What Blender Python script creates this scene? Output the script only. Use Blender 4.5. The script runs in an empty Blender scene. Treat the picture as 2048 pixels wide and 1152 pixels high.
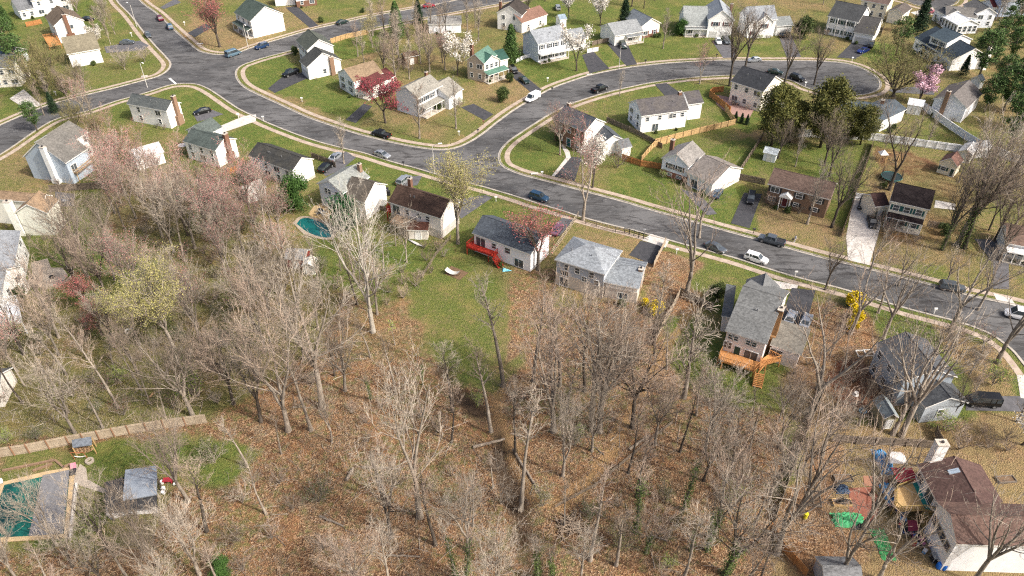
import bpy, math, random
import numpy as np
from math import sin, cos, pi, radians, sqrt, atan2
from mathutils import Vector
from mathutils.geometry import tessellate_polygon
random.seed(7)
S = bpy.context.scene
COL = S.collection

# ---------------------------------------------------------------- camera, sky, sun, exposure
CAM_H, CAM_F, CAM_T = 90.0, 1500.0, radians(38.0)      # height, focal length in photo pixels, tilt below horizontal
cam = bpy.data.objects.new('camera', bpy.data.cameras.new('camera')); COL.objects.link(cam)
cam.location = (0, 0, CAM_H); cam.rotation_euler = (pi/2 - CAM_T, 0, 0)
cam.data.sensor_width = 36; cam.data.lens = CAM_F/2048*36
cam.data.clip_start = 1; cam.data.clip_end = 6000
S.camera = cam
SUN_EL, SUN_AZ = radians(44), radians(-28)             # azimuth measured from +X, towards -Y (the camera side)
sd = Vector((cos(SUN_EL)*cos(SUN_AZ), cos(SUN_EL)*sin(SUN_AZ), sin(SUN_EL)))
W = bpy.data.worlds.new("World"); S.world = W; W.use_nodes = True
nt = W.node_tree; sky = nt.nodes.new('ShaderNodeTexSky'); sky.sky_type = 'NISHITA'; sky.sun_disc = False
sky.sun_elevation = SUN_EL; sky.sun_rotation = pi/2 - SUN_AZ
sky.air_density = .8; sky.dust_density = 7.0; sky.ozone_density = 0.0
nt.links.new(sky.outputs[0], nt.nodes['Background'].inputs[0]); nt.nodes['Background'].inputs[1].default_value = 0.15
sl = bpy.data.lights.new('sun', 'SUN'); sl.energy = 2.65; sl.angle = radians(1.2); sl.color = (1, .965, .91)
so = bpy.data.objects.new('sun', sl); COL.objects.link(so); so.rotation_euler = sd.to_track_quat('Z', 'Y').to_euler()
S.view_settings.view_transform = 'Standard'; S.view_settings.look = 'None'; S.view_settings.gamma = 1
S.view_settings.exposure = 0.68
S.cycles.use_denoising = False; S.cycles.filter_width = 1.2; S.cycles.sample_clamp_indirect = 4
S.cycles.max_bounces = 6; S.cycles.diffuse_bounces = 3; S.cycles.glossy_bounces = 2; S.cycles.transparent_max_bounces = 8

# ---------------------------------------------------------------- helpers
def G(px, py, z=0.0):
    """the point at height z that photo pixel (px, py) looks at"""
    u = px-1024.0; v = py-576.0
    t = (CAM_H-z)/(CAM_F*sin(CAM_T)+v*cos(CAM_T))
    return Vector((u*t, (CAM_F*cos(CAM_T)-v*sin(CAM_T))*t, z))
def Z(c, r, zx, zy):           # pixel read in a 4x enlargement of tile (c, r) of the photo
    return (512*c+zx/4.0, 288*r+zy/4.0)
def top_h(px, py, ytop):       # height of an upright thing with its foot at (px,py) and its top at row ytop
    Y = G(px, py).y; k = (ytop-576)/CAM_F
    return CAM_H - Y*(sin(CAM_T)+k*cos(CAM_T))/(cos(CAM_T)-k*sin(CAM_T))

def tag(o, label=None, cat=None, group=None, kind=None):
    if label: o['label'] = label
    if cat: o['category'] = cat
    if group: o['group'] = group
    if kind: o['kind'] = kind
    return o
def empty(name, loc, label, cat, group=None, rz=0):
    o = bpy.data.objects.new(name, None); COL.objects.link(o); o.location = loc; o.rotation_euler = (0, 0, rz)
    o.empty_display_size = .5
    return tag(o, label, cat, group)

class MB:
    def __init__(s): s.v = []; s.f = []; s.m = []
    def face(s, pts, m=0):
        n = len(s.v); s.v += [tuple(p) for p in pts]; s.f.append(tuple(range(n, n+len(pts)))); s.m.append(m)
    def solid(s, vs, fs, m=0):
        n = len(s.v); s.v += [tuple(p) for p in vs]
        for f in fs: s.f.append(tuple(n+i for i in f)); s.m.append(m)
    def obox(s, o, a, b, c, m=0):      # box from corner o along vectors a, b, c
        o, a, b, c = Vector(o), Vector(a), Vector(b), Vector(c)
        s.solid([o, o+a, o+a+b, o+b, o+c, o+a+c, o+a+b+c, o+b+c],
                [(0,3,2,1),(4,5,6,7),(0,1,5,4),(1,2,6,5),(2,3,7,6),(3,0,4,7)], m)
    def box(s, cx, cy, z0, sx, sy, sz, rz=0, m=0):
        a = Vector((cos(rz)*sx, sin(rz)*sx, 0)); b = Vector((-sin(rz)*sy, cos(rz)*sy, 0))
        s.obox(Vector((cx, cy, z0))-a/2-b/2, a, b, (0, 0, sz), m)
    def prism(s, poly, z0, z1, m=0, mtop=None):      # poly: list of (x,y), convex or simple
        n = len(poly); area = sum(poly[i][0]*poly[(i+1)%n][1]-poly[(i+1)%n][0]*poly[i][1] for i in range(n))
        if area < 0: poly = poly[::-1]
        b = len(s.v)
        s.v += [(p[0], p[1], z0) for p in poly]+[(p[0], p[1], z1) for p in poly]
        for i in range(n):
            j = (i+1) % n; s.f.append((b+i, b+j, b+n+j, b+n+i)); s.m.append(m)
        for t in tessellate_polygon([[Vector((p[0], p[1], 0)) for p in poly]]):
            s.f.append(tuple(b+n+i for i in up(poly, t))); s.m.append(m if mtop is None else mtop)
    def sheet(s, poly, z, m=0):
        b = len(s.v); s.v += [(p[0], p[1], z) for p in poly]
        for t in tessellate_polygon([[Vector((p[0], p[1], 0)) for p in poly]]):
            s.f.append(tuple(b+i for i in up(poly, t))); s.m.append(m)
    def tube(s, pts, rad, n=6, m=0, cap=True):
        rings = []
        for i, p in enumerate(pts):
            p = Vector(p); d = (Vector(pts[min(i+1, len(pts)-1)])-Vector(pts[max(i-1, 0)])).normalized()
            a = d.cross(Vector((0, 0, 1)))
            if a.length < .05: a = d.cross(Vector((1, 0, 0)))
            a.normalize(); b = d.cross(a); r = rad[i] if hasattr(rad, '__len__') else rad
            rings.append(len(s.v))
            s.v += [tuple(p+a*(cos(2*pi*k/n)*r)+b*(sin(2*pi*k/n)*r)) for k in range(n)]
        for q in range(len(rings)-1):
            for k in range(n):
                s.f.append((rings[q]+k, rings[q]+(k+1) % n, rings[q+1]+(k+1) % n, rings[q+1]+k)); s.m.append(m)
        if cap:
            s.f.append(tuple(rings[-1]+k for k in range(n))); s.m.append(m)
            s.f.append(tuple(rings[0]+n-1-k for k in range(n))); s.m.append(m)
    def mesh(s, name, mats, org=(0, 0, 0), smooth=False):
        me = bpy.data.meshes.new(name); ox, oy, oz = org
        me.from_pydata([(x-ox, y-oy, z-oz) for x, y, z in s.v], [], s.f)
        for q in (mats if isinstance(mats, (list, tuple)) else [mats]): me.materials.append(q)
        if any(s.m): me.polygons.foreach_set('material_index', s.m)
        if smooth: me.polygons.foreach_set('use_smooth', [True]*len(s.f))
        me.update(); return me
    def build(s, name, mats, parent=None, org=None, smooth=False):
        if org is None: org = tuple(parent.location) if parent is not None and parent.parent is None else (0, 0, 0)
        o = bpy.data.objects.new(name, s.mesh(name, mats, org, smooth)); COL.objects.link(o)
        if parent is not None: o.parent = parent
        return o
def up(poly, t):
    a, b, c = (poly[i] for i in t)
    return t if (b[0]-a[0])*(c[1]-a[1])-(b[1]-a[1])*(c[0]-a[0]) > 0 else (t[0], t[2], t[1])
def single(mb, name, mats, label, cat, group=None, kind=None, loc=None, smooth=False):
    """a thing that is one mesh, its origin at its foot"""
    if loc is None:
        a = np.array(mb.v); loc = ((a[:, 0].min()+a[:, 0].max())/2, (a[:, 1].min()+a[:, 1].max())/2, max(0, a[:, 2].min()))
    o = mb.build(name, mats, None, loc, smooth); o.location = loc
    return tag(o, label, cat, group, kind)
def smooth_line(pts, n=6):
    out = []; P = [Vector(p[:2]).to_2d() for p in pts]
    for i in range(len(P)-1):
        a, b, c, d = P[max(i-1, 0)], P[i], P[i+1], P[min(i+2, len(P)-1)]
        for k in range(n):
            t = k/n
            out.append(.5*((2*b)+(c-a)*t+(2*a-5*b+4*c-d)*t*t+(3*b-a-3*c+d)*t**3))
    out.append(P[-1]); return out
def offset(line, d):           # left of travel is positive
    out = []
    for i, p in enumerate(line):
        t = (line[min(i+1, len(line)-1)]-line[max(i-1, 0)]).normalized()
        out.append(p+Vector((-t.y, t.x))*d)
    return out

# ---------------------------------------------------------------- materials
def lin(c): return tuple(((x/12.92) if x <= .04045 else ((x+.055)/1.055)**2.4) for x in c)
def hexc(h): return lin(tuple(int(h[i:i+2], 16)/255 for i in (0, 2, 4)))
MATS = {}
def mat(name, c1, c2=None, scale=3.0, detail=6, rough=.85, bump=0.0, metallic=0, spec=.3, stretch=(1, 1, 1), vary=0.0, contrast=(.35, .65)):
    if name in MATS: return MATS[name]
    m = bpy.data.materials.new(name); m.use_nodes = True; t = m.node_tree; b = t.nodes['Principled BSDF']
    b.inputs['Roughness'].default_value = rough; b.inputs['Metallic'].default_value = metallic
    b.inputs['Specular IOR Level'].default_value = spec
    c2 = c2 or tuple(x*.8 for x in c1)
    tc = t.nodes.new('ShaderNodeNewGeometry'); mp = t.nodes.new('ShaderNodeMapping'); mp.inputs['Scale'].default_value = stretch
    t.links.new(tc.outputs['Position'], mp.inputs[0])
    n = t.nodes.new('ShaderNodeTexNoise'); n.inputs['Scale'].default_value = scale; n.inputs['Detail'].default_value = detail
    n.inputs['Roughness'].default_value = .65
    t.links.new(mp.outputs[0], n.inputs['Vector'])
    r = t.nodes.new('ShaderNodeMapRange'); r.inputs[1].default_value = contrast[0]; r.inputs[2].default_value = contrast[1]
    t.links.new(n.outputs['Fac'], r.inputs[0])
    mx = t.nodes.new('ShaderNodeMix'); mx.data_type = 'RGBA'; mx.inputs[6].default_value = (*c1, 1); mx.inputs[7].default_value = (*c2, 1)
    t.links.new(r.outputs[0], mx.inputs[0]); out = mx.outputs[2]
    if vary:
        oi = t.nodes.new('ShaderNodeObjectInfo'); hs = t.nodes.new('ShaderNodeHueSaturation')
        rr = t.nodes.new('ShaderNodeMapRange'); rr.inputs[3].default_value = 1-vary; rr.inputs[4].default_value = 1+vary
        t.links.new(oi.outputs['Random'], rr.inputs[0]); t.links.new(rr.outputs[0], hs.inputs['Value']); t.links.new(out, hs.inputs['Color']); out = hs.outputs[0]
    t.links.new(out, b.inputs['Base Color'])
    if bump:
        bp = t.nodes.new('ShaderNodeBump'); bp.inputs['Strength'].default_value = bump; bp.inputs['Distance'].default_value = .05
        t.links.new(n.outputs['Fac'], bp.inputs['Height']); t.links.new(bp.outputs[0], b.inputs['Normal'])
    MATS[name] = m; return m
def roofmat(h1, h2=None):
    """asphalt shingles: courses, tab-to-tab variation and broad weathering"""
    nm = 'shingles_'+h1
    if nm in MATS: return MATS[nm]
    c1 = hexc(h1); c2 = hexc(h2) if h2 else tuple(x*.62 for x in c1)
    m = bpy.data.materials.new(nm); m.use_nodes = True; t = m.node_tree; b = t.nodes['Principled BSDF']
    b.inputs['Roughness'].default_value = .9; b.inputs['Specular IOR Level'].default_value = .2
    tc = t.nodes.new('ShaderNodeNewGeometry')
    n1 = t.nodes.new('ShaderNodeTexNoise'); n1.inputs['Scale'].default_value = .35; n1.inputs['Detail'].default_value = 8; n1.inputs['Roughness'].default_value = .7
    n2 = t.nodes.new('ShaderNodeTexVoronoi'); n2.inputs['Scale'].default_value = 3.2
    mp = t.nodes.new('ShaderNodeMapping'); mp.inputs['Scale'].default_value = (1, 1, 2.2)
    t.links.new(tc.outputs['Position'], n1.inputs['Vector']); t.links.new(tc.outputs['Position'], mp.inputs[0]); t.links.new(mp.outputs[0], n2.inputs['Vector'])
    r = t.nodes.new('ShaderNodeMapRange'); r.inputs[1].default_value = .3; r.inputs[2].default_value = .7
    t.links.new(n1.outputs['Fac'], r.inputs[0])
    mx = t.nodes.new('ShaderNodeMix'); mx.data_type = 'RGBA'; mx.inputs[6].default_value = (*c1, 1); mx.inputs[7].default_value = (*c2, 1)
    t.links.new(r.outputs[0], mx.inputs[0])
    sp = t.nodes.new('ShaderNodeSeparateColor'); t.links.new(n2.outputs['Color'], sp.inputs[0])
    r2 = t.nodes.new('ShaderNodeMapRange'); r2.inputs[3].default_value = .74; r2.inputs[4].default_value = 1.25
    t.links.new(sp.outputs[0], r2.inputs[0])
    hs = t.nodes.new('ShaderNodeHueSaturation'); t.links.new(mx.outputs[2], hs.inputs['Color']); t.links.new(r2.outputs[0], hs.inputs['Value'])
    t.links.new(hs.outputs[0], b.inputs['Base Color'])
    MATS[nm] = m; return m
def sidemat(h):
    """lap siding: a thin darker line at every course, a little dirt"""
    nm = 'siding_'+h
    if nm in MATS: return MATS[nm]
    c = hexc(h); m = bpy.data.materials.new(nm); m.use_nodes = True; t = m.node_tree; b = t.nodes['Principled BSDF']
    b.inputs['Roughness'].default_value = .7
    g = t.nodes.new('ShaderNodeNewGeometry'); s = t.nodes.new('ShaderNodeSeparateXYZ'); t.links.new(g.outputs['Position'], s.inputs[0])
    f = t.nodes.new('ShaderNodeMath'); f.operation = 'PINGPONG'; f.inputs[1].default_value = .11; t.links.new(s.outputs[2], f.inputs[0])
    r = t.nodes.new('ShaderNodeMapRange'); r.inputs[1].default_value = 0; r.inputs[2].default_value = .03; r.inputs[3].default_value = .72; r.inputs[4].default_value = 1
    t.links.new(f.outputs[0], r.inputs[0])
    n = t.nodes.new('ShaderNodeTexNoise'); n.inputs['Scale'].default_value = .9; n.inputs['Detail'].default_value = 6
    t.links.new(g.outputs['Position'], n.inputs['Vector'])
    r2 = t.nodes.new('ShaderNodeMapRange'); r2.inputs[1].default_value = .3; r2.inputs[2].default_value = .7; r2.inputs[3].default_value = .9; r2.inputs[4].default_value = 1.04
    t.links.new(n.outputs['Fac'], r2.inputs[0])
    mu = t.nodes.new('ShaderNodeMath'); mu.operation = 'MULTIPLY'; t.links.new(r.outputs[0], mu.inputs[0]); t.links.new(r2.outputs[0], mu.inputs[1])
    hs = t.nodes.new('ShaderNodeHueSaturation'); hs.inputs['Color'].default_value = (*c, 1); t.links.new(mu.outputs[0], hs.inputs['Value'])
    t.links.new(hs.outputs[0], b.inputs['Base Color']); MATS[nm] = m; return m
def brickmat(h, name=None):
    nm = name or 'brick_'+h
    if nm in MATS: return MATS[nm]
    c = hexc(h); m = mat(nm, c, tuple(x*.55 for x in c), 9, 4, .9, contrast=(.3, .7)); return m

M_TRIM = mat('trim_white', (.78, .78, .76), (.66, .66, .63), 1.2, rough=.6)
M_GLASS = mat('window_glass', (.035, .045, .055), (.09, .11, .13), .7, 2, rough=.12, spec=.6)
M_CONC = mat('concrete', (.50, .46, .40), (.36, .32, .27), 1.1, 8, bump=.1)
M_CONCW = mat('concrete_pale', (.56, .53, .49), (.40, .38, .35), 1.0, 8)
M_DRIVE = mat('driveway_asphalt', (.035, .037, .042), (.06, .06, .066), .9, 8, bump=.1)
M_DRIVEG = mat('driveway_asphalt_old', (.12, .12, .13), (.07, .07, .075), .8, 8, bump=.1)
M_WOODG = mat('weathered_wood', (.20, .17, .14), (.12, .10, .08), 2.5, 8, bump=.2)
M_WOODO = mat('cedar_wood', (.50, .25, .09), (.38, .17, .06), 2.2, 8, bump=.2)
M_WOODN = mat('new_lumber', (.52, .36, .17), (.40, .26, .11), 2.2, 8)
M_WOODR = mat('red_stained_wood', (.42, .035, .02), (.30, .022, .014), 2.0, 8)
M_WHITEP = mat('white_vinyl', (.80, .81, .82), (.70, .71, .72), .8, rough=.5)
M_BRICK = brickmat('80604f'); M_BRICKT = brickmat('957a66')
M_BLACK = mat('black_plastic', (.02, .02, .022), (.035, .035, .04), 5, rough=.5)
M_METAL = mat('grey_metal', (.35, .36, .37), (.25, .26, .27), 3, rough=.4, metallic=.5)
M_STONE = mat('paving_stone', (.40, .35, .29), (.26, .22, .18), 3.5, 6)
M_RUBBER = mat('rubber', (.02, .02, .02), (.03, .03, .03), 8, rough=.8)
# ---------------------------------------------------------------- road outline (kerb lines read from the photo)
def gp(pts): return [G(x, y).to_2d() for x, y in pts]
K_NW = [(215,-40),(232,0),(260,30),(287,65),(310,92),(330,113),(340,127),(335,140),(317,152),(282,162),(217,179),(150,195),(85,214),(0,250),(-90,296)]
K_N = [(258,-40),(280,0),(315,27),(350,60),(375,82),(397,100),(420,107),(445,109),(475,105),(512,92),(562,77),(624,59),(687,45),(740,33),(800,22),(870,9),(950,-8),(1050,-30)]
K_MID = [(1050,-2),(930,20),(860,33),(800,45),(724,61),(662,80),(587,100),(530,115),(502,124),(486,130),(475,139),(473,150),(478,162),(490,174),(512,186),(562,209),(612,232),(662,250),(712,266),(762,279),(812,290),(850,296),(885,299),(915,294),(940,283),(965,267),(990,247),(1024,222),(1060,200),(1100,178),(1136,164),(1184,149),(1249,136),(1324,127),(1399,122),(1450,120),(1536,121),(1611,121),(1674,124),(1711,131),(1738,143),(1757,157),(1762,170),(1756,180),(1738,187),(1711,191),(1686,191),(1653,187),(1611,175),(1581,161),(1536,152),(1490,151),(1450,151),(1374,156),(1306,165),(1261,174),(1211,186),(1174,197),(1140,209),(1105,226),(1074,245),(1039,268),(1018,283),(1003,300),(999,316),(1006,331),(1024,341),(1049,350),(1099,363),(1174,383),(1249,403),(1299,418),(1374,439),(1434,456),(1536,484),(1636,512),(1701,528),(1761,543),(1836,562),(1886,575),(1941,590),(2011,605),(2060,617),(2160,645),(2400,708),(2700,790)]
K_S = [(-90,352),(0,310),(102,243),(175,222),(230,203),(262,194),(300,183),(330,173),(355,168),(388,168),(412,176),(435,190),(475,217),(512,235),(537,247),(587,267),(637,284),(687,297),(722,305),(749,313),(787,325),(832,337),(862,346),(912,360),(962,373),(1024,391),(1074,407),(1124,422),(1164,435),(1224,451),(1274,463),(1324,477),(1374,491),(1424,504),(1474,518),(1536,538),(1586,553),(1636,566),(1686,579),(1748,598),(1811,617),(1861,630),(1911,643),(1948,655),(1981,669),(2006,686),(2026,703),(2048,730),(2075,768),(2100,812),(2135,880),(2165,960),(2200,1060)]
LN = {k: smooth_line(gp(v), 5) for k, v in dict(nw=K_NW, n=K_N, mid=K_MID, s=K_S).items()}
road_poly = LN['nw'][::-1]+LN['n']+LN['mid']+[G(2700, 960).to_2d(), G(2330, 860).to_2d(), G(2400, 1060).to_2d()]+LN['s'][::-1]

# ---------------------------------------------------------------- ground sheet with painted plant cover
def axis(lo, hi, step, far):
    a = list(np.arange(lo, hi+step/2, step)); s = step
    while a[-1] < far: s *= 1.35; a.append(a[-1]+s)
    s = step
    while a[0] > -far: s *= 1.35; a.insert(0, a[0]-s)
    return np.array(a)
gx = axis(-215, 215, .65, 2500); gy = axis(46, 330, .65, 2500)
XX, YY = np.meshgrid(gx, gy); NX, NY = len(gx), len(gy)
def vnoise(x, y, s, seed=0):
    x = x/s+seed*17.3; y = y/s+seed*9.1; xi = np.floor(x).astype(np.int64); yi = np.floor(y).astype(np.int64); fx = x-xi; fy = y-yi
    fx = fx*fx*(3-2*fx); fy = fy*fy*(3-2*fy)
    def h(a, b):
        n = (a*374761393+b*668265263) & 0x7fffffff; n = ((n ^ (n >> 13))*1274126177) & 0x7fffffff
        return ((n ^ (n >> 16)) & 0xffff)/65535.0
    return (h(xi, yi)*(1-fx)+h(xi+1, yi)*fx)*(1-fy)+(h(xi, yi+1)*(1-fx)+h(xi+1, yi+1)*fx)*fy
def fbm(x, y, s, seed=0): return vnoise(x, y, s, seed)*.5+vnoise(x, y, s/2.1, seed+1)*.3+vnoise(x, y, s/4.3, seed+2)*.2
WX = XX+(fbm(XX, YY, 5, 3)-.5)*5; WY = YY+(fbm(XX, YY, 5, 8)-.5)*6
def inside(poly, X, Y):
    r = np.zeros(X.shape, bool); n = len(poly); j = n-1
    for i in range(n):
        xi, yi = poly[i]; xj, yj = poly[j]
        if yi != yj:
            r ^= ((yi > Y) != (yj > Y)) & (X < (xj-xi)*(Y-yi)/(yj-yi)+xi)
        j = i
    return r
green = .52+(fbm(XX, YY, 26, 1)-.5)*1.0; leaf = np.clip((fbm(XX, YY, 14, 5)-.52)*2.2, 0, .5); mud = np.zeros_like(green)
ZONES = [ # (polygon in photo pixels, green, leaf, mud)
 ([(-200,1400),(-200,700),(60,600),(230,520),(200,350),(420,335),(480,400),(560,470),(620,470),(640,560),(830,600),(845,700),(890,750),(990,790),(1060,700),(1110,610),(1330,600),(1340,700),(1400,800),(1560,820),(1540,1400)], .36, .95, .10),
 ([(-200,900),(-200,640),(60,590),(240,500),(200,350),(420,335),(470,400),(560,470),(640,480),(700,560),(640,700),(430,840),(200,870)], .66, .55, .18),
 ([(860,560),(890,520),(990,560),(990,700),(975,760),(930,755),(880,730),(860,640)], .66, .03, 0),
 ([(1015,560),(1110,540),(1110,640),(1015,740)], .4, .95, .1),
 ([(620,470),(700,460),(880,480),(900,520),(850,600),(800,640),(700,600),(640,560)], .70, .25, 0),
 ([(700,620),(830,600),(850,700),(780,740),(690,720)], .45, .6, 0),
 ([(60,480),(230,470),(330,520),(300,600),(100,600)], .75, .25, .1),
 ([(230,370),(330,360),(430,420),(420,500),(330,520),(240,450)], .55, .45, .3),
 ([(0,900),(430,865),(500,900),(480,960),(330,1000),(330,1100),(150,1100),(0,1100)], .55, .25, .15),
 ([(180,900),(440,870),(520,900),(470,960),(330,940),(180,960)], .75, .1, .05),
 ([(1310,600),(1360,590),(1450,700),(1500,790),(1440,800),(1370,760)], .72, .15, .1),
 ([(1330,500),(1400,540),(1600,590),(1590,640),(1500,620),(1450,640),(1330,600)], .70, .1, 0),
 ([(1290,500),(1400,530),(1400,620),(1280,640)], .25, .85, .1),
 ([(1600,600),(1740,620),(1760,700),(1640,790),(1610,700)], .30, .75, .2),
 ([(1560,700),(1740,690),(1800,830),(1620,880),(1560,820)], .35, .55, .4),
 ([(1650,710),(1735,715),(1790,800),(1700,830),(1650,760)], .05, .4, .75),
 ([(1870,640),(2010,700),(2048,820),(1960,800),(1900,720)], .15, .3, .12),
 ([(1620,870),(2100,820),(2100,1160),(1560,1160),(1550,1050)], .16, .35, .12),
 ([(1545,1040),(1640,900),(1700,880),(1640,1000),(1720,1070),(1700,1160),(1600,1160)], .12, .75, .15),
 ([(1900,930),(2100,930),(2100,1160),(1900,1160)], .05, .05, 0),
 ([(1690,480),(1760,290),(1830,310),(1960,360),(1930,520),(1840,540),(1700,520)], .42, .45, .35),
 ([(1745,290),(1830,300),(1880,330),(1800,360),(1750,350)], .40, .2, .55),
 ([(1510,390),(1680,400),(1690,470),(1640,500),(1510,470)], .22, .05, 0),
 ([(1840,480),(2048,520),(2048,610),(1900,570)], .38, .35, .1),
 ([(1410,300),(1500,270),(1530,330),(1510,350),(1440,340)], 1.0, 0, 0),
 ([(1220,350),(1320,330),(1480,370),(1500,430),(1460,450),(1230,390)], .82, .05, .05),
 ([(1000,300),(1060,285),(1130,290),(1140,310),(1110,350),(1010,340)], .78, .05, 0),
 ([(1180,180),(1330,150),(1470,180),(1460,250),(1290,290),(1200,240)], .62, .05, .05),
 ([(1190,250),(1290,290),(1320,320),(1260,340),(1220,300)], 1.0, 0, 0),
 ([(1420,240),(1500,200),(1540,240),(1500,260)], .9, 0, .2),
 ([(540,180),(640,150),(760,200),(720,250),(600,200)], .75, .05, .12),
 ([(490,130),(560,105),(600,140),(560,190),(500,170)], .9, 0, 0),
 ([(660,90),(740,60),(760,100),(680,120)], 1.0, 0, 0),
 ([(720,200),(800,190),(960,230),(930,285),(870,290),(760,260)], .42, .3, .15),
 ([(380,30),(470,40),(520,60),(520,95),(430,100),(390,80)], .12, 0, 0),
 ([(520,20),(600,10),(620,40),(500,90)], .22, .1, 0),
 ([(620,10),(740,0),(730,30),(650,45)], .60, .1, 0),
 ([(190,30),(250,20),(320,110),(320,145),(220,170),(200,120)], .60, .2, .12),
 ([(320,185),(410,175),(480,230),(420,270),(330,260)], .85, .05, .05),
 ([(460,270),(520,240),(640,290),(620,320),(500,290)], .95, 0, 0),
 ([(640,320),(720,305),(860,350),(800,380),(700,370)], .85, 0, 0),
 ([(800,380),(880,350),(1000,390),(960,420),(820,420)], .78, .05, 0),
 ([(960,400),(1130,430),(1120,460),(960,440)], .78, .1, 0),
 ([(1030,440),(1120,450),(1080,540),(1020,550)], .40, .7, 0),
 ([(1150,460),(1290,480),(1280,520),(1160,500)], .20, .1, 0),
 ([(0,170),(80,150),(110,200),(0,240)], .65, .1, .1),
 ([(0,60),(100,80),(130,180),(40,190)], .55, .3, .1),
 ([(60,40),(180,0),(210,40),(180,60)], .85, .1, 0),
 ([(1035,110),(1180,110),(1190,150),(1090,170),(1030,150)], .92, 0, 0),
 ([(1195,95),(1260,90),(1250,140),(1215,140)], .95, 0, 0),
 ([(1260,85),(1440,85),(1430,115),(1270,130)], .66, .05, 0),
 ([(1480,80),(1640,80),(1640,115),(1480,115)], .62, .05, 0),
 ([(1700,90),(1790,80),(1820,110),(1760,130)], .95, 0, 0),
 ([(960,130),(1030,130),(1075,175),(1030,205),(960,190)], .20, .2, 0),
 ([(1740,180),(1830,180),(1850,230),(1720,210)], .35, .25, .2),
 ([(1500,280),(1700,290),(1740,300),(1700,460),(1530,350),(1500,330)], .72, .15, .1),
 ([(760,20),(1000,10),(1040,60),(1000,100),(780,110)], .48, .35, .25),
 ([(1540,-60),(2100,-60),(2100,260),(1900,240),(1860,100),(1540,60)], .45, .35, .15),
 ([(700,-60),(1100,-60),(1000,20),(850,30)], .4, .35, .2),
 ([(870,390),(950,420),(940,480),(880,560),(840,560),(860,480)], .62, .25, .25),
]
for poly, g_, l_, m_ in ZONES:
    q = [tuple(G(*p).to_2d()) for p in poly]
    k = inside(q, WX, WY)
    green[k] = g_+(fbm(XX, YY, 7, 21)[k]-.5)*.55; leaf[k] = l_+(fbm(XX, YY, 6, 31)[k]-.5)*.35; mud[k] = m_+(fbm(XX, YY, 5, 41)[k]-.5)*.25*(m_ > 0)
def blur(a, n=2):
    for _ in range(n): a = (np.roll(a, 1, 0)+np.roll(a, -1, 0)+np.roll(a, 1, 1)+np.roll(a, -1, 1)+2*a)/6
    return a
green, leaf, mud = (np.clip(blur(a), 0, 1) for a in (green, leaf, mud))
# footpaths trodden through the woods, and the creek bed
def dist_line(pts):
    P = np.array([tuple(G(*p).to_2d()) for p in pts]); d = np.full(XX.shape, 1e9)
    for a, b in zip(P[:-1], P[1:]):
        ab = b-a; t = np.clip(((WX*.35+XX*.65-a[0])*ab[0]+(WY*.35+YY*.65-a[1])*ab[1])/(ab@ab), 0, 1)
        d = np.minimum(d, np.hypot(WX*.35+XX*.65-a[0]-ab[0]*t, WY*.35+YY*.65-a[1]-ab[1]*t))
    return d
path = np.zeros_like(green)
for pts, w in (([(1240,860),(1225,900),(1190,950),(1130,1005),(1075,1010),(1045,965),(1030,900),(1000,850),(985,800),(1010,775),(1075,760)], 1.0),
               ([(1240,860),(1300,760),(1370,640),(1400,590)], .7)):
    path = np.maximum(path, np.clip(1.6-dist_line(pts)/w, 0, 1))
dc = dist_line([(880,735),(920,790),(985,850),(1000,930),(1030,1010),(1050,1090),(1080,1200)])
creek = np.clip(1.5-dc/1.6, 0, 1)*np.clip(vnoise(XX, YY, 6, 60)*1.6-.15, .25, 1)
woods = np.clip((leaf-.45)*3, 0, 1)
H = -.8*np.clip(1.4-dc/2.4, 0, 1)**1.5+woods*((fbm(XX, YY, 4, 50)-.5)*.35)
H[(H > 0)] *= .6
near = inside([tuple(p) for p in road_poly], XX, YY)
H[near] = 0
verts = np.stack([XX, YY, H], -1).reshape(-1, 3).astype(np.float32)
me = bpy.data.meshes.new('ground'); me.vertices.add(NX*NY); me.vertices.foreach_set('co', verts.ravel())
idx = np.arange(NX*NY).reshape(NY, NX); q = np.stack([idx[:-1, :-1], idx[:-1, 1:], idx[1:, 1:], idx[1:, :-1]], -1).reshape(-1, 4)
me.loops.add(q.size); me.loops.foreach_set('vertex_index', q.ravel().astype(np.int32)); me.polygons.add(len(q))
me.polygons.foreach_set('loop_start', np.arange(0, q.size, 4, dtype=np.int32)); me.update(calc_edges=True)
ca = me.color_attributes.new('cover', 'FLOAT_COLOR', 'POINT')
ca.data.foreach_set('color', np.stack([green, leaf, mud, path], -1).reshape(-1).astype(np.float32))
cb = me.color_attributes.new('bed', 'FLOAT_COLOR', 'POINT')
cb.data.foreach_set('color', np.stack([creek, creek, creek, creek], -1).reshape(-1).astype(np.float32))
me.polygons.foreach_set('use_smooth', [True]*len(q))
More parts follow.
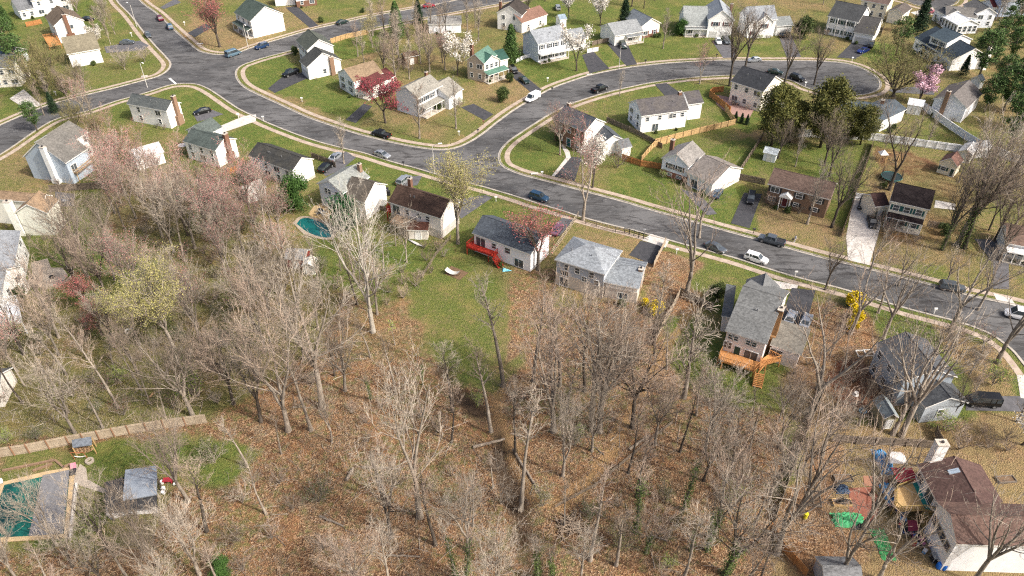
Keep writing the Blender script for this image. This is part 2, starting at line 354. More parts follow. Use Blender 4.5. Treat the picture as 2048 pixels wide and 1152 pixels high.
def ground_mat():
    m = bpy.data.materials.new('ground_cover'); m.use_nodes = True; t = m.node_tree; N = t.nodes; L = t.links; b = N['Principled BSDF']
    b.inputs['Roughness'].default_value = .95; b.inputs['Specular IOR Level'].default_value = .1
    g = N.new('ShaderNodeNewGeometry'); a = N.new('ShaderNodeVertexColor'); a.layer_name = 'cover'; s = N.new('ShaderNodeSeparateColor'); L.new(a.outputs['Color'], s.inputs[0])
    bd = N.new('ShaderNodeVertexColor'); bd.layer_name = 'bed'
    def noise(sc, d=6, r=.7, w=None):
        n = N.new('ShaderNodeTexNoise'); n.inputs['Scale'].default_value = sc; n.inputs['Detail'].default_value = d; n.inputs['Roughness'].default_value = r
        L.new(g.outputs['Position'], n.inputs['Vector']); return n.outputs['Fac']
    def rng(x, a0, a1, b0=0, b1=1):
        r = N.new('ShaderNodeMapRange'); r.inputs[1].default_value = a0; r.inputs[2].default_value = a1; r.inputs[3].default_value = b0; r.inputs[4].default_value = b1; L.new(x, r.inputs[0]); return r.outputs[0]
    def mix(f, c1, c2):
        x = N.new('ShaderNodeMix'); x.data_type = 'RGBA'
        if isinstance(f, float): x.inputs[0].default_value = f
        else: L.new(f, x.inputs[0])
        for i, c in ((6, c1), (7, c2)):
            if isinstance(c, tuple): x.inputs[i].default_value = (*c, 1)
            else: L.new(c, x.inputs[i])
        return x.outputs[2]
    def add(a_, b_, op='ADD'):
        x = N.new('ShaderNodeMath'); x.operation = op; x.use_clamp = True
        for i, c in enumerate((a_, b_)):
            if isinstance(c, (int, float)): x.inputs[i].default_value = c
            else: L.new(c, x.inputs[i])
        return x.outputs[0]
    hi = noise(5, 5, .8); mid = noise(.9, 5, .7); mid2 = noise(.45, 6, .75)
    hf = noise(11, 3, .8); patch = noise(.17, 5, .7); clump = noise(2.2, 6, .8)
    straw = mix(rng(hi, .35, .65), (.37, .28, .145), (.16, .12, .06)); straw = mix(rng(patch, .45, .65), straw, (.30, .20, .11))
    straw = mix(rng(mid2, .45, .7), straw, (.22, .17, .075))
    grass = mix(rng(hi, .3, .7), (.125, .20, .04), (.045, .085, .016)); grass = mix(rng(mid, .4, .7), grass, (.175, .175, .05)); grass = mix(rng(clump, .5, .68), grass, (.055,.075,.018)); grass = mix(rng(patch, .5, .7), grass, (.20,.19,.06))
    # blend of green and straw broken up by noise
    gm = rng(add(add(s.outputs[0], rng(mid, .3, .7, -.26, .26)), rng(clump, .3, .7, -.2, .24)), .20, .68); lawn = mix(gm, straw, grass); lawn = mix(rng(hf, .45, .75, 0, .6), lawn, (.06,.055,.025))
    v = N.new('ShaderNodeTexVoronoi'); v.inputs['Scale'].default_value = 5.5; L.new(g.outputs['Position'], v.inputs['Vector'])
    cr = N.new('ShaderNodeValToRGB'); e = cr.color_ramp.elements; sc = N.new('ShaderNodeSeparateColor'); L.new(v.outputs['Color'], sc.inputs[0]); L.new(sc.outputs[0], cr.inputs[0])
    e[0].position = 0; e[0].color = (.075, .045, .028, 1); e[1].position = 1; e[1].color = (.45, .32, .21, 1)
    for p, c in ((.3, (.14, .072, .040)), (.55, (.235, .132, .068)), (.8, (.32, .20, .11))):
        x = e.new(p); x.color = (*c, 1)
    lf = mix(rng(mid2, .4, .68), cr.outputs[0], mix(.55, cr.outputs[0], (.20, .165, .105))); lf = mix(rng(patch, .5, .66, 0, .5), lf, (.33,.165,.075)); lf = mix(rng(noise(.33, 6, .75), .52, .68, 0, .7), lf, (.115,.068,.042)); lf = mix(rng(noise(.22, 5, .7), .56, .72, 0, .6), lf, (.30,.25,.17)); lf = mix(rng(clump, .52, .7, 0, .55), lf, (.085,.052,.032))
    lm = rng(add(s.outputs[1], rng(mid, .3, .7, -.28, .28)), .3, .62)
    green_in_leaf = mix(rng(add(s.outputs[0], rng(mid, .3, .7, -.35, .45)), .42, .70), lf, mix(.6, lf, (.125, .145, .045)))
    c = mix(lm, lawn, green_in_leaf)
    mudc = mix(rng(hi, .3, .7), (.17, .075, .045), (.095, .047, .03))
    c = mix(rng(add(s.outputs[2], rng(mid2, .3, .7, -.25, .25)), .32, .75), c, mudc)
    c = mix(add(rng(add(a.outputs['Alpha'], rng(mid, .3, .7, -.3, .3)), .25, .75), .7, 'MULTIPLY'), c, mix(rng(hi, .3, .7), (.40, .26, .13), (.28, .17, .08)))
    sb = N.new('ShaderNodeSeparateColor'); L.new(bd.outputs['Color'], sb.inputs[0])
    c = mix(rng(sb.outputs[0], .2, .9), c, mix(rng(hi, .3, .7), (.10, .067, .043), (.05, .036, .025)))
    L.new(c, b.inputs['Base Color'])
    bp = N.new('ShaderNodeBump'); bp.inputs['Strength'].default_value = .9; bp.inputs['Distance'].default_value = .18
    hh = N.new('ShaderNodeMath'); hh.operation = 'ADD'; L.new(hi, hh.inputs[0]); L.new(v.outputs['Distance'], hh.inputs[1])
    L.new(hh.outputs[0], bp.inputs['Height']); L.new(bp.outputs[0], b.inputs['Normal'])
    return m
me.materials.append(ground_mat()); go = bpy.data.objects.new('ground', me); COL.objects.link(go); tag(go, kind='structure')

# ---------------------------------------------------------------- road, kerbs, pavements
def road_mat():
    m = bpy.data.materials.new('street_asphalt'); m.use_nodes = True; t = m.node_tree; N = t.nodes; L = t.links; b = N['Principled BSDF']
    b.inputs['Roughness'].default_value = .85; b.inputs['Specular IOR Level'].default_value = .25
    g = N.new('ShaderNodeNewGeometry')
    def noise(sc, d, r, st=(1, 1, 1), rot=0, dist=0):
        mp = N.new('ShaderNodeMapping'); mp.inputs['Scale'].default_value = st; mp.inputs['Rotation'].default_value = (0, 0, rot); L.new(g.outputs['Position'], mp.inputs[0])
        n = N.new('ShaderNodeTexNoise'); n.inputs['Scale'].default_value = sc; n.inputs['Detail'].default_value = d; n.inputs['Roughness'].default_value = r; n.inputs['Distortion'].default_value = dist
        L.new(mp.outputs[0], n.inputs['Vector']); return n.outputs['Fac']
    def rng(x, a0, a1):
        r = N.new('ShaderNodeMapRange'); r.inputs[1].default_value = a0; r.inputs[2].default_value = a1; L.new(x, r.inputs[0]); return r.outputs[0]
    def mix(f, c1, c2):
        x = N.new('ShaderNodeMix'); x.data_type = 'RGBA'; L.new(f, x.inputs[0])
        for i, c in ((6, c1), (7, c2)):
            if isinstance(c, tuple): x.inputs[i].default_value = (*c, 1)
            else: L.new(c, x.inputs[i])
        return x.outputs[2]
    c = mix(rng(noise(.06, 6, .6, (1, 1.6, 1), .4), .38, .62), (.070, .071, .073), (.135, .135, .136))
    c = mix(rng(noise(.16, 9, .72, (1, 3.4, 1), .35, 1.2), .5, .60), c, (.052, .051, .051))      # dark patches of sealing
    c = mix(rng(noise(.28, 10, .75, (1, 2.6, 1), -.6, 2.2), .58, .64), c, (.18, .178, .178))      # worn pale streaks
    def rng2(x):
        q_ = N.new('ShaderNodeMapRange'); q_.inputs[4].default_value = .55; L.new(x, q_.inputs[0]); return q_.outputs[0]
    v = N.new('ShaderNodeTexVoronoi'); v.feature = 'DISTANCE_TO_EDGE'; v.inputs['Scale'].default_value = .16
    nn = N.new('ShaderNodeTexNoise'); nn.inputs['Scale'].default_value = .5; nn.inputs['Detail'].default_value = 5; L.new(g.outputs['Position'], nn.inputs['Vector'])
    ad = N.new('ShaderNodeVectorMath'); ad.operation = 'MULTIPLY_ADD'; L.new(nn.outputs['Color'], ad.inputs[0]); ad.inputs[1].default_value = (3, 3, 3); L.new(g.outputs['Position'], ad.inputs[2])
    L.new(ad.outputs[0], v.inputs['Vector'])
    r = N.new('ShaderNodeMapRange'); r.inputs[1].default_value = .012; r.inputs[2].default_value = .004; L.new(v.outputs['Distance'], r.inputs[0])
    c = mix(rng2(r.outputs[0]), c, (.035, .035, .038))
    x = N.new('ShaderNodeMix'); x.data_type = 'RGBA'; x.blend_type = 'MULTIPLY'; x.inputs[0].default_value = .5; L.new(c, x.inputs[6])
    f = noise(7, 4, .8); cc = N.new('ShaderNodeCombineColor'); 
    for i in range(3): L.new(rng(f, -.2, .7), cc.inputs[i])
    L.new(cc.outputs[0], x.inputs[7]); L.new(x.outputs[2], b.inputs['Base Color']); return m
M_ROAD = road_mat()
mb = MB(); mb.sheet([tuple(p) for p in road_poly], .010)
o = mb.build('road', M_ROAD); tag(o, kind='structure')
def ribbon(name, line, d0, d1, z, mt, thick=None):
    a = offset(line, d0); b = offset(line, d1); mb = MB()
    for i in range(len(a)-1):
        p, q, r, s = a[i], a[i+1], b[i+1], b[i]
        if thick:
            mb.solid([(*p, z), (*q, z), (*r, z), (*s, z), (*p, z+thick), (*q, z+thick), (*r, z+thick), (*s, z+thick)], [(4,5,6,7),(0,1,5,4),(3,7,6,2)])
        else: mb.face([(*p, z), (*q, z), (*r, z), (*s, z)])
    o = mb.build(name, mt); return tag(o, kind='structure')
M_GUT = mat('gutter_concrete', (.41, .38, .335), (.26, .235, .20), .8, 8)
M_WALK = mat('sidewalk_concrete', (.42, .35, .285), (.27, .21, .165), .6, 8)
SIDE = dict(nw=-1, n=1, mid=1, s=-1)
for k in LN:
    # side of the block relative to travel: find it by testing against the road polygon
    l = LN[k]; i = len(l)//2; tst = offset(l, .8)[i]
    sg = -1 if inside([tuple(p) for p in road_poly], np.array([[tst.x]]), np.array([[tst.y]]))[0, 0] else 1
    SIDE[k] = sg
    ribbon('gutter', l, -sg*.42, 0, .014, M_GUT)
    ribbon('kerb', l, 0, sg*.18, 0, M_GUT, .13)
    if k == 'n': ribbon('sidewalk', l, sg*1.3, sg*2.5, .03, M_WALK)
    elif k == 'mid':
        ribbon('sidewalk', l[:], sg*1.25, sg*2.55, .03, M_WALK)
    else: ribbon('sidewalk', l, sg*1.25, sg*2.55, .03, M_WALK)
# the far street and turning circle at the top edge
mb = MB(); mb.sheet([tuple(p) for p in gp([(1690,-60),(1800,-6),(1828,8),(1870,16),(1905,10),(1920,-4),(1925,-60)])], .010); tag(mb.build('far_road', M_ROAD), kind='structure')
l = smooth_line(gp([(1690,-50),(1770,-10),(1810,3),(1840,13),(1870,18),(1905,11),(1920,-2),(1924,-40)])); ribbon('far_kerb', l, 0, .3, 0, M_GUT, .13); ribbon('far_sidewalk', l, -2.9, -1.6, .03, M_WALK)

def slab(name, pts, mt, z=.035, zoom=None):
    if zoom: pts = [Z(*zoom, *p) for p in pts]
    mb = MB(); mb.sheet([tuple(G(*p).to_2d()) for p in pts], z); return tag(mb.build(name, mt), kind='structure')
D = [((0,0),[(75,790),(190,715),(335,845),(205,870)],M_CONCW),((0,0),[(835,375),(1120,325),(1190,365),(1150,400),(850,425)],M_DRIVEG),
 ((0,0),[(1280,60),(1400,-10),(1450,20),(1310,75)],M_DRIVEG),((0,0),[(1500,265),(1640,190),(1700,215),(1560,300)],M_DRIVE),((0,0),[(1540,905),(1700,880),(1790,915),(1580,975)],M_DRIVEG),
 ((0,0),[(1700,1035),(1950,930),(2048,915),(2048,970),(1760,1070)],M_CONCW),((1,0),[(235,60),(330,50),(500,205),(430,222)],M_DRIVE),
 ((1,0),[(95,710),(230,600),(400,575),(425,620),(150,745)],M_DRIVE),((1,0),[(715,960),(860,830),(930,850),(800,985)],M_DRIVE),((1,0),[(1640,860),(1740,830),(1900,915),(1830,965)],M_DRIVE),
 ((1,0),[(1340,-10),(1600,-30),(1540,20),(1380,40)],M_DRIVEG),((2,0),[(-30,590),(60,575),(240,720),(165,750)],M_DRIVE),((2,0),[(560,440),(650,410),(780,550),(620,588)],M_DRIVE),
 ((2,0),[(760,350),(915,335),(1000,515),(915,528)],M_DRIVE),((2,0),[(1600,330),(1760,320),(1800,460),(1690,465)],M_DRIVEG),((2,0),[(1140,675),(1235,665),(1400,780),(1280,830)],M_DRIVE),
 ((3,0),[(75,260),(180,270),(265,455),(150,460)],M_DRIVEG),((3,0),[(690,325),(850,340),(830,390),(700,472),(550,460)],M_DRIVE),((3,0),[(1300,480),(1480,560),(1380,570),(1250,545)],M_DRIVE),((3,0),[(1060,700),(1330,690),(1330,760),(1000,740),(960,720)],M_DRIVEG),
 ((1,1),[(1150,300),(1215,260),(1330,255),(1290,330),(1170,350),(1120,340)],M_DRIVEG),((1,1),[(1560,450),(1840,410),(1890,430),(1640,600)],M_DRIVEG),
 ((1,1),[(500,200),(720,60),(800,110),(690,200),(560,260)],M_DRIVEG),
 ((2,1),[(320,255),(450,100),(560,110),(500,300)],M_DRIVE),((2,1),[(1350,360),(1500,400),(1640,560),(1560,570)],M_DRIVEG),((2,1),[(1855,390),(2000,400),(1900,675),(1750,635)],M_DRIVE),
 ((2,1),[(400,590),(500,610),(380,740),(280,720)],M_DRIVEG),((2,1),[(935,890),(1030,775),(1230,820),(1120,960)],M_DRIVE),
 ((2,1),[(1040,770),(1110,720),(1260,765),(1230,830)],M_CONCW),((3,1),[(680,440),(900,420),(905,640),(810,970),(640,930),(625,740)],M_CONCW),
 ((3,1),[(1800,940),(1925,930),(1930,1160),(1800,1160)],M_DRIVEG),((3,1),[(1650,760),(1880,770),(1890,930),(1790,940)],M_DRIVEG),
 ((3,2),[(190,0),(380,20),(300,310),(95,270)],M_DRIVE),((3,2),[(1590,870),(2020,865),(2060,900),(2050,990),(1580,980)],M_DRIVEG),
 ((3,2),[(1990,700),(2100,700),(2140,900),(2020,880)],M_CONCW),((3,2),[(1800,40),(1950,90),(1990,150),(1830,100)],M_CONCW),
 ((3,3),[(1980,1090),(1975,1030),(2048,960),(2200,960),(2200,1090)],M_DRIVEG),
 ((3,1),[(-10,1080),(240,1130),(230,1160),(-30,1160)],M_CONCW),((3,0),[(1140,100),(1320,60),(1330,115),(1200,130)],M_CONCW)]
for zi, (zm, pts, mt) in enumerate(D): slab('driveway', pts, mt, .040+.0015*(zi % 3), zm)
slab('path', [(385,0),(400,0),(460,60),(470,110),(340,260),(318,255),(432,110),(425,75)], M_CONCW, .046, (2,1))
slab('patio', [(1640,760),(1700,770),(1960,830),(1900,945),(1830,940),(1700,890),(1630,830)], mat('patio_pavers', (.34,.22,.19), (.24,.15,.13), 4, 5), .04, (3-1,0))
slab('patio', [(420,560),(460,500),(540,465),(640,560),(690,640),(560,640),(470,610)], mat('sand_paving', (.44,.32,.16), (.34,.24,.12), 2, 6), .04, (1,1))
slab('patio', [(250,950),(380,915),(410,990),(500,990),(545,1050),(500,1110),(400,1150),(250,1150),(180,1130),(260,1050)], M_STONE, .04, (0,1))
slab('patio', [(650,450),(830,440),(900,560),(860,700),(760,770),(650,640)], mat('red_pavers', (.30,.12,.08), (.20,.075,.05), 5, 5), .04, (3,3))
slab('patio', [(760,350),(960,360),(960,450),(770,430)], mat('clay_pavers', (.36,.19,.12), (.28,.14,.09), 5, 5), .043, (3,3))
slab('patio', [(1340,450),(1500,480),(1500,530),(1330,510)], M_CONCW, .04, (3,1))
slab('patio', [(440,380),(600,400),(590,500),(450,500)], M_DRIVEG, .04, (0,1))
slab('path', [(640,255),(690,290),(700,380),(850,460),(830,490),(640,430),(615,400),(620,300)], M_STONE, .04, (0,3))
slab('stop_line', [(1347,628),(1362,622),(1420,672),(1405,678)], mat('road_paint', (.72,.72,.70), (.5,.5,.49), 4), .018, (0,0))
# ---------------------------------------------------------------- houses
def px(zm, p):
    if zm is None: return p
    return Z(zm[0], zm[1], *p)
class Frame:       # a footprint rectangle: local u along the near wall, v away from the camera
    def __init__(s, o, u, L, Dp):
        s.o, s.u, s.L, s.D = o, u, L, Dp; s.v = Vector((-u.y, u.x))
        if s.v.y < 0 and abs(s.v.y) > .3: s.v = -s.v
    def p(s, u, v, z): q = s.o+s.u*u+s.v*v; return Vector((q.x, q.y, z))
    def side(s, k):   # origin, direction along the wall, outward normal, length
        return {'f': (s.p(0,0,0), s.u, -s.v, s.L), 'r': (s.p(s.L,0,0), s.v, s.u, s.D), 'b': (s.p(s.L,s.D,0), -s.u, s.v, s.L), 'l': (s.p(0,s.D,0), -s.v, -s.u, s.D)}[k]
def window(parent, fr, side, u, z, w=1.0, h=1.35, shut=None, trim=None, door=None, name='window'):
    o, d, n, Ln = fr.side(side); d3 = Vector((*d, 0)); n3 = Vector((*n, 0)); c = o+d3*u+Vector((0, 0, z)); zz = Vector((0, 0, 1)); t = .11
    mb = MB()
    if door != 'garage':
        for (a, b, ww, hh) in ((-w/2-t, -t, w+2*t, t), (-w/2-t, h, w+2*t, t), (-w/2-t, 0, t, h), (w/2, 0, t, h)):
            mb.obox(c+d3*a+zz*b+n3*.003, d3*ww, n3*.09, zz*hh)
        if door is None and w < 1.6: mb.obox(c+d3*(-w/2)+zz*(h*.48)+n3*.03, d3*w, n3*.05, zz*.07)
        if w >= 1.6: mb.obox(c-d3*.04+n3*.03, d3*.08, n3*.05, zz*h)
        wo = mb.build(name, trim or M_TRIM, parent)
        g = MB(); g.obox(c+d3*(-w/2)+n3*.003, d3*w, n3*.035, zz*h); g.build('pane' if door is None else 'panel', door if door is not None else M_GLASS, wo, org=tuple(parent.location))
    else:
        mb.obox(c-d3*(w/2)+n3*.003, d3*w, n3*.05, zz*h)
        for k in range(1, 4): mb.obox(c-d3*(w/2-.1)+zz*(h*k/4)+n3*.05, d3*(w-.2), n3*.012, zz*.05, 1)
        wo = mb.build('garage_door', [mat('garage_white', (.62,.62,.60), (.52,.52,.50), 1), M_METAL], parent)
    if shut is not None:
        for sx in (-w/2-t-.42, w/2+t+.02):
            sm = MB(); sm.obox(c+d3*sx+n3*.003, d3*.4, n3*.05, zz*h); sm.build('shutter', shut, parent)
    return wo
EPS = [0]; FRONTS = []
def block(parent, A, B, zr, e, dep=None, C=None, D=None, ridge='x', pitch=.55, rise=None, hip=False, wall='f0f0ee', roof='4a4d50', oh=.35, base=None,
          wins='f', shut=None, trim=None, zm=None, flat=False, skirt=None, roof2=None, z0=0.0, brick=False, low=None):
    """one gabled or hipped mass. A, B: near eave (or base when zr == 0) left and right"""
    if len(A) == 1:        # A gives only the width: the far corner C sets the direction
        b = G(*px(zm, B), zr).to_2d(); v_ = (G(*px(zm, C), zr).to_2d()-b).normalized(); a = b-Vector((v_.y, -v_.x))*A[0]
    else: a = G(*px(zm, A), zr).to_2d(); b = G(*px(zm, B), zr).to_2d()
    u = (b-a).normalized(); L = (b-a).length
    fr = Frame(a, u, L, 1)
    if dep is None:
        q = G(*px(zm, C or D), zr).to_2d() - (b if C else a); dep = max(2.5, abs(q.dot(fr.v)))
    if zr > 0: fr = Frame(a+fr.v*oh+u*.15, u, L-.3, dep-2*oh)
    else: fr.D = dep; 
    L, Dp = fr.L, fr.D; EPS[0] = (EPS[0]+1) % 7; e += EPS[0]*.004
    wm = (brickmat(wall) if brick else sidemat(wall)); rm = roofmat(roof, roof2)
    P = fr.p; span = (Dp if ridge == 'x' else L)+2*oh
    if rise is None: rise = span/2*pitch
    sl = rise/(span/2); ze = e-0.0; wz = e+sl*oh   # wall top rises to the roof plane
    mb = MB(); wtop = ze+.02
    mb.obox(P(0,0,z0), Vector((*fr.u,0))*L, Vector((*fr.v,0))*Dp, (0,0,wtop-z0))
    if not hip and not flat:
        th = rise-.05; k = th/(span/2)*oh
        if ridge == 'x':
            for uu, fl in ((0.001, 0), (L-.001, 1)):
                mb.solid([P(uu,0,wtop), P(uu,Dp,wtop), P(uu,Dp,wtop+k), P(uu,Dp/2,wtop+th), P(uu,0,wtop+k)], [(0,1,2,3,4) if fl else (4,3,2,1,0)])
        else:
            for vv, fl in ((0.001, 0), (Dp-.001, 1)):
                mb.solid([P(0,vv,wtop), P(L,vv,wtop), P(L,vv,wtop+k), P(L/2,vv,wtop+th), P(0,vv,wtop+k)], [(4,3,2,1,0) if fl else (0,1,2,3,4)])
    mats = [wm]
    mb.build('wall', wm, parent)
    if low:       # brick or block lower storey, a shade proud of the siding
        m2 = MB(); zz = low[1]
        m2.obox(P(-.03,-.03,z0), Vector((*fr.u,0))*(L+.06), Vector((*fr.v,0))*(Dp+.06), (0,0,zz-z0)); m2.build('foundation', low[0], parent)
    rb = MB(); t = .22; g = .3
    if hip:
        o_ = oh; r0 = min(span/2, (L+2*oh)/2-.3) if ridge == 'x' else span/2
        c = [P(-o_,-o_,ze), P(L+o_,-o_,ze), P(L+o_,Dp+o_,ze), P(-o_,Dp+o_,ze)]
        if ridge == 'x': r1, r2 = P(-o_+r0, Dp/2, ze+rise), P(L+o_-r0, Dp/2, ze+rise); fs = [(0,1,5,4),(1,2,5),(2,3,4,5),(3,0,4)]
        else:
            r0 = min(span/2, (Dp+2*oh)/2-.3); r1, r2 = P(L/2, -o_+r0, ze+rise), P(L/2, Dp+o_-r0, ze+rise); fs = [(0,1,4),(1,2,5,4),(2,3,5),(3,0,4,5)]
        for q in c: pass
        up_ = Vector((0,0,t)); cc = [x+up_ for x in c]; rb.solid(cc+[r1+up_, r2+up_], fs, 0)
        rb.solid(c+cc, [(0,1,5,4),(1,2,6,5),(2,3,7,6),(3,0,4,7),(3,2,1,0)], 1)
    elif flat:
        c = [P(-oh,-oh,ze), P(L+oh,-oh,ze), P(L+oh,Dp+oh,ze+rise), P(-oh,Dp+oh,ze+rise)]; cc = [x+Vector((0,0,t)) for x in c]
        rb.solid(cc, [(0,1,2,3)], 0); rb.solid(c+cc, [(0,1,5,4),(1,2,6,5),(2,3,7,6),(3,0,4,7),(3,2,1,0)], 1)
    else:
        if ridge == 'x': Q = lambda s_, w_, z_: P(-g+s_*(L+2*g), -oh+w_*(Dp+2*oh), z_)
        else: Q = lambda s_, w_, z_: P(-oh+w_*(L+2*oh), -g+s_*(Dp+2*g), z_)
        pr = [(0, ze), (.5, ze+rise), (1, ze)]
        T = [[Q(s_, w_, z_+t) for w_, z_ in pr] for s_ in (0, 1)]; U = [[Q(s_, w_, z_) for w_, z_ in pr] for s_ in (0, 1)]
        fl = 1 if ridge == 'x' else -1
        def F(*a_): return a_ if fl > 0 else a_[::-1]
        rb.solid(T[0]+T[1], [F(0,3,4,1), F(1,4,5,2)], 0)
        rb.solid(T[0]+T[1]+U[0]+U[1], [F(0,1,7,6), F(1,2,8,7), F(3,9,10,4), F(4,10,11,5), F(0,6,9,3), F(2,5,11,8), F(6,7,10,9), F(7,8,11,10)], 1)
        # ridge cap
        r1, r2 = Q(0, .5, ze+rise+t), Q(1, .5, ze+rise+t); rb.tube([r1+Vector((0,0,.0)), r2], .09, 4, 2)
    ro = rb.build('roof', [rm, trim or M_TRIM, rm], parent)
    FRONTS.append(fr) if e-z0 > 2.9 and L > 5 else None; fr.e = e; fr.rise = rise; fr.parent = parent; fr.oh = oh
    if wins:
        for tok in wins.split():
            s_ = tok[0]; Ls = fr.side(s_)[3]; n1 = n2 = max(1, int(Ls/3.3))
            if len(tok) > 1: n1 = n2 = int(tok[1])
            if len(tok) > 2: n2 = int(tok[2])
            rows = [(.95+z0, n1)] if e-z0 < 4.2 else [(.9+z0, n1), (e-1.75, n2)]
            for zz, n_ in rows:
                for i in range(n_):
                    window(parent, fr, s_, Ls*(i+.5)/n_+random.uniform(-.15,.15), zz, random.choice((.95,.95,1.7)), 1.3, shut, trim)
    return fr
def chimney(fr, u, v, top, w=1.3, d=.7, mt=None, z0=0, cap=True, wide=None):
    mb = MB(); P = fr.p
    def bx(uu, vv, ww, dd, za, zb, m=0): mb.obox(P(uu-ww/2, vv-dd/2, za), Vector((*fr.u,0))*ww, Vector((*fr.v,0))*dd, (0,0,zb-za), m)
    bx(u, v, w, d, z0, top)
    if wide: bx(u+.004, v+.004, wide[0], wide[1], z0, wide[2])
    bx(u, v, w+.14, d+.14, top, top+.12, 1 if cap else 0)
    mb.box(*P(u, v, 0).to_2d(), top+.12, .3, .3, .3, m=2)
    return mb.build('chimney', [mt or M_BRICK, M_CONC, M_BLACK], fr.parent)
def porch(fr, u0, u1, depth, zt, side='f', roof=None, posts=4, slope=.5, floor=.25):
    o, d, n, Ls = fr.side(side); d3 = Vector((*d,0)); n3 = Vector((*n,0)); zz = Vector((0,0,1))
    a = o+d3*u0+n3*.01; w = d3*(u1-u0)
    mb = MB(); c = [a+zz*(zt+slope), a+n3*depth+zz*zt, a+w+n3*depth+zz*zt, a+w+zz*(zt+slope)]; cc = [x+zz*.16 for x in c]
    mb.solid(cc, [(0,1,2,3)], 0); mb.solid(c+cc, [(0,4,5,1),(1,5,6,2),(2,6,7,3),(3,2,1,0)], 1)
    mb.build('porch_roof', [roofmat(roof or '4a4d50'), M_TRIM], fr.parent)
    m2 = MB(); m2.obox(a+n3*.01, w, n3*(depth-.1), zz*floor); m2.build('porch_floor', M_CONC, fr.parent)
    for i in range(posts):
        p = a+w*(i+.02)/(posts-1+.04)+n3*(depth-.25); q = MB(); q.box(p.x, p.y, floor, .16, .16, zt-floor+.02); q.build('porch_post', M_TRIM, fr.parent)
def deck(parent, pts, z, mt, rail=True, steps=None, zm=None, posts=True, floor=None, railm=None, open_side=None, world=False):
    poly = pts if world else [tuple(G(*px(zm, p), z).to_2d()) for p in pts]
    mb = MB(); mb.prism(poly, z-.28, z); f = mb.build('deck', floor or mt, parent); org = tuple(parent.location)
    for i, p in enumerate(poly):
        q = poly[(i+1) % len(poly)]
        if posts and z > .8:
            k = MB(); k.box(p[0]*.96+q[0]*.04, p[1]*.96+q[1]*.04, 0, .16, .16, z-.28); k.build('post', mt, f, org=org)
        if rail and (open_side is None or i not in open_side):
            a = Vector((*p, z)); b = Vector((*q, z)); d = (b-a).normalized(); n = Vector((-d.y, d.x, 0))*.05; L = (b-a).length
            k = MB(); k.obox(a+Vector((0,0,.92)), d*L, n*2, (0,0,.09)); k.obox(a+Vector((0,0,.12)), d*L, n, (0,0,.06))
            for s_ in np.arange(0, L, .28): k.obox(a+d*s_+n*.2, d*.06, n*.6, (0,0,.92))
            k.build('railing', railm or mt, f, org=org)
    if steps:
        (x0, y0), (x1, y1), w = steps; a = G(*px(zm, (x0, y0)), z); b = G(*px(zm, (x1, y1)), 0); stairs(f, a, b, w, mt, org)
    return f
def stairs(parent, a, b, w, mt, org=None):
    d = Vector((b.x-a.x, b.y-a.y, 0)); n = max(3, int(a.z/.2)); s_ = d/n; nn = Vector((-d.y, d.x, 0)).normalized()*w
    k = MB()
    for i in range(n):
        zz = a.z-(i+1)*a.z/(n+1); k.obox(Vector((a.x, a.y, zz))+s_*i-nn/2, s_*1.05, nn, (0,0,.08))
    for sgn in (-.5, .46):
        p = a+nn*sgn; q = b+nn*sgn; k.tube([p+Vector((0,0,.9)), Vector((q.x, q.y, .95))], .05, 4); k.tube([p-Vector((0,0,.1)), Vector((q.x, q.y, .05))], .09, 4)
    return k.build('stairs', mt, parent, org=org)
def house(name, label, zm, at, group='houses of the neighbourhood', cat='house'):
    p = G(*px(zm, at)); return empty(name, (p.x, p.y, 0), label, cat, group)
def vents(fr, n=2):
    for i in range(n):
        u = fr.L*random.uniform(.2, .8); z = fr.e+fr.rise*.6
        q = MB(); p = fr.p(u, fr.D*.28, z-.1); q.tube([p, p+Vector((0,0,.75))], .09, 6); q.build('roof_vent', M_METAL, fr.parent)
SH_K = mat('shutter_black', (.025,.028,.03), (.04,.042,.045), 3, rough=.6); SH_G = mat('shutter_green', (.02,.06,.045), (.03,.07,.055), 3, rough=.6)
SH_R = mat('shutter_maroon', (.10,.02,.025), (.13,.03,.035), 3, rough=.6); SH_T = mat('shutter_teal', (.02,.09,.09), (.03,.11,.11), 3, rough=.6)
WS = M_WHITEP; WH='f2f2ef'

# --- north-west corner
h = house('house', 'long white house at the top left corner with a lower grey roofed wing', (0,0), (350,110))
f = block(h, (180,160), (300,135), 0, 3.0, dep=9, wall=WH, roof='6f7275', zm=(0,0), wins='f2')
f = block(h, (300,136), (590,84), 0, 5.6, dep=8, wall=WH, roof='565a5e', zm=(0,0), wins='f3'); vents(f)
h = house('house', 'white house with brown roof, tall brick gable chimney and orange back deck', (0,0), (560,300))
f = block(h, (435,215), (672,168), 5.6, 5.6, D=(366,140), ridge='y', pitch=.62, wall=WH, roof='6b5f52', zm=(0,0), wins='f1 l'); chimney(f, f.L*.42, -.45, 8.8, 1.1, .8, M_BRICK, wide=(2.4,1.0,2.6)); vents(f)
f = block(h, (540,440), (800,395), 4.2, 4.2, D=(490,352), ridge='x', pitch=.6, wall=WH, roof='7d7766', zm=(0,0), wins='r1')
deck(h, [(350,300),(440,290),(490,350),(390,370)], 1.6, M_WOODO, zm=(0,0))
h = house('house', 'cream two storey house at the left edge by the pale concrete driveway', (0,0), (60,650))
f = block(h, (-190,565), (112,548), 5.6, 5.6, dep=9, wall='e6e1d4', roof='5e6266', zm=(0,0), wins='f4 r1', ridge='x')
h = house('house', 'small blue roofed house cut by the left edge of the photo', (0,0), (20,460))
f = block(h, (-180,430), (82,462), 3.2, 3.2, dep=7, wall='dfe3e6', roof='3a4a66', zm=(0,0), wins='f')
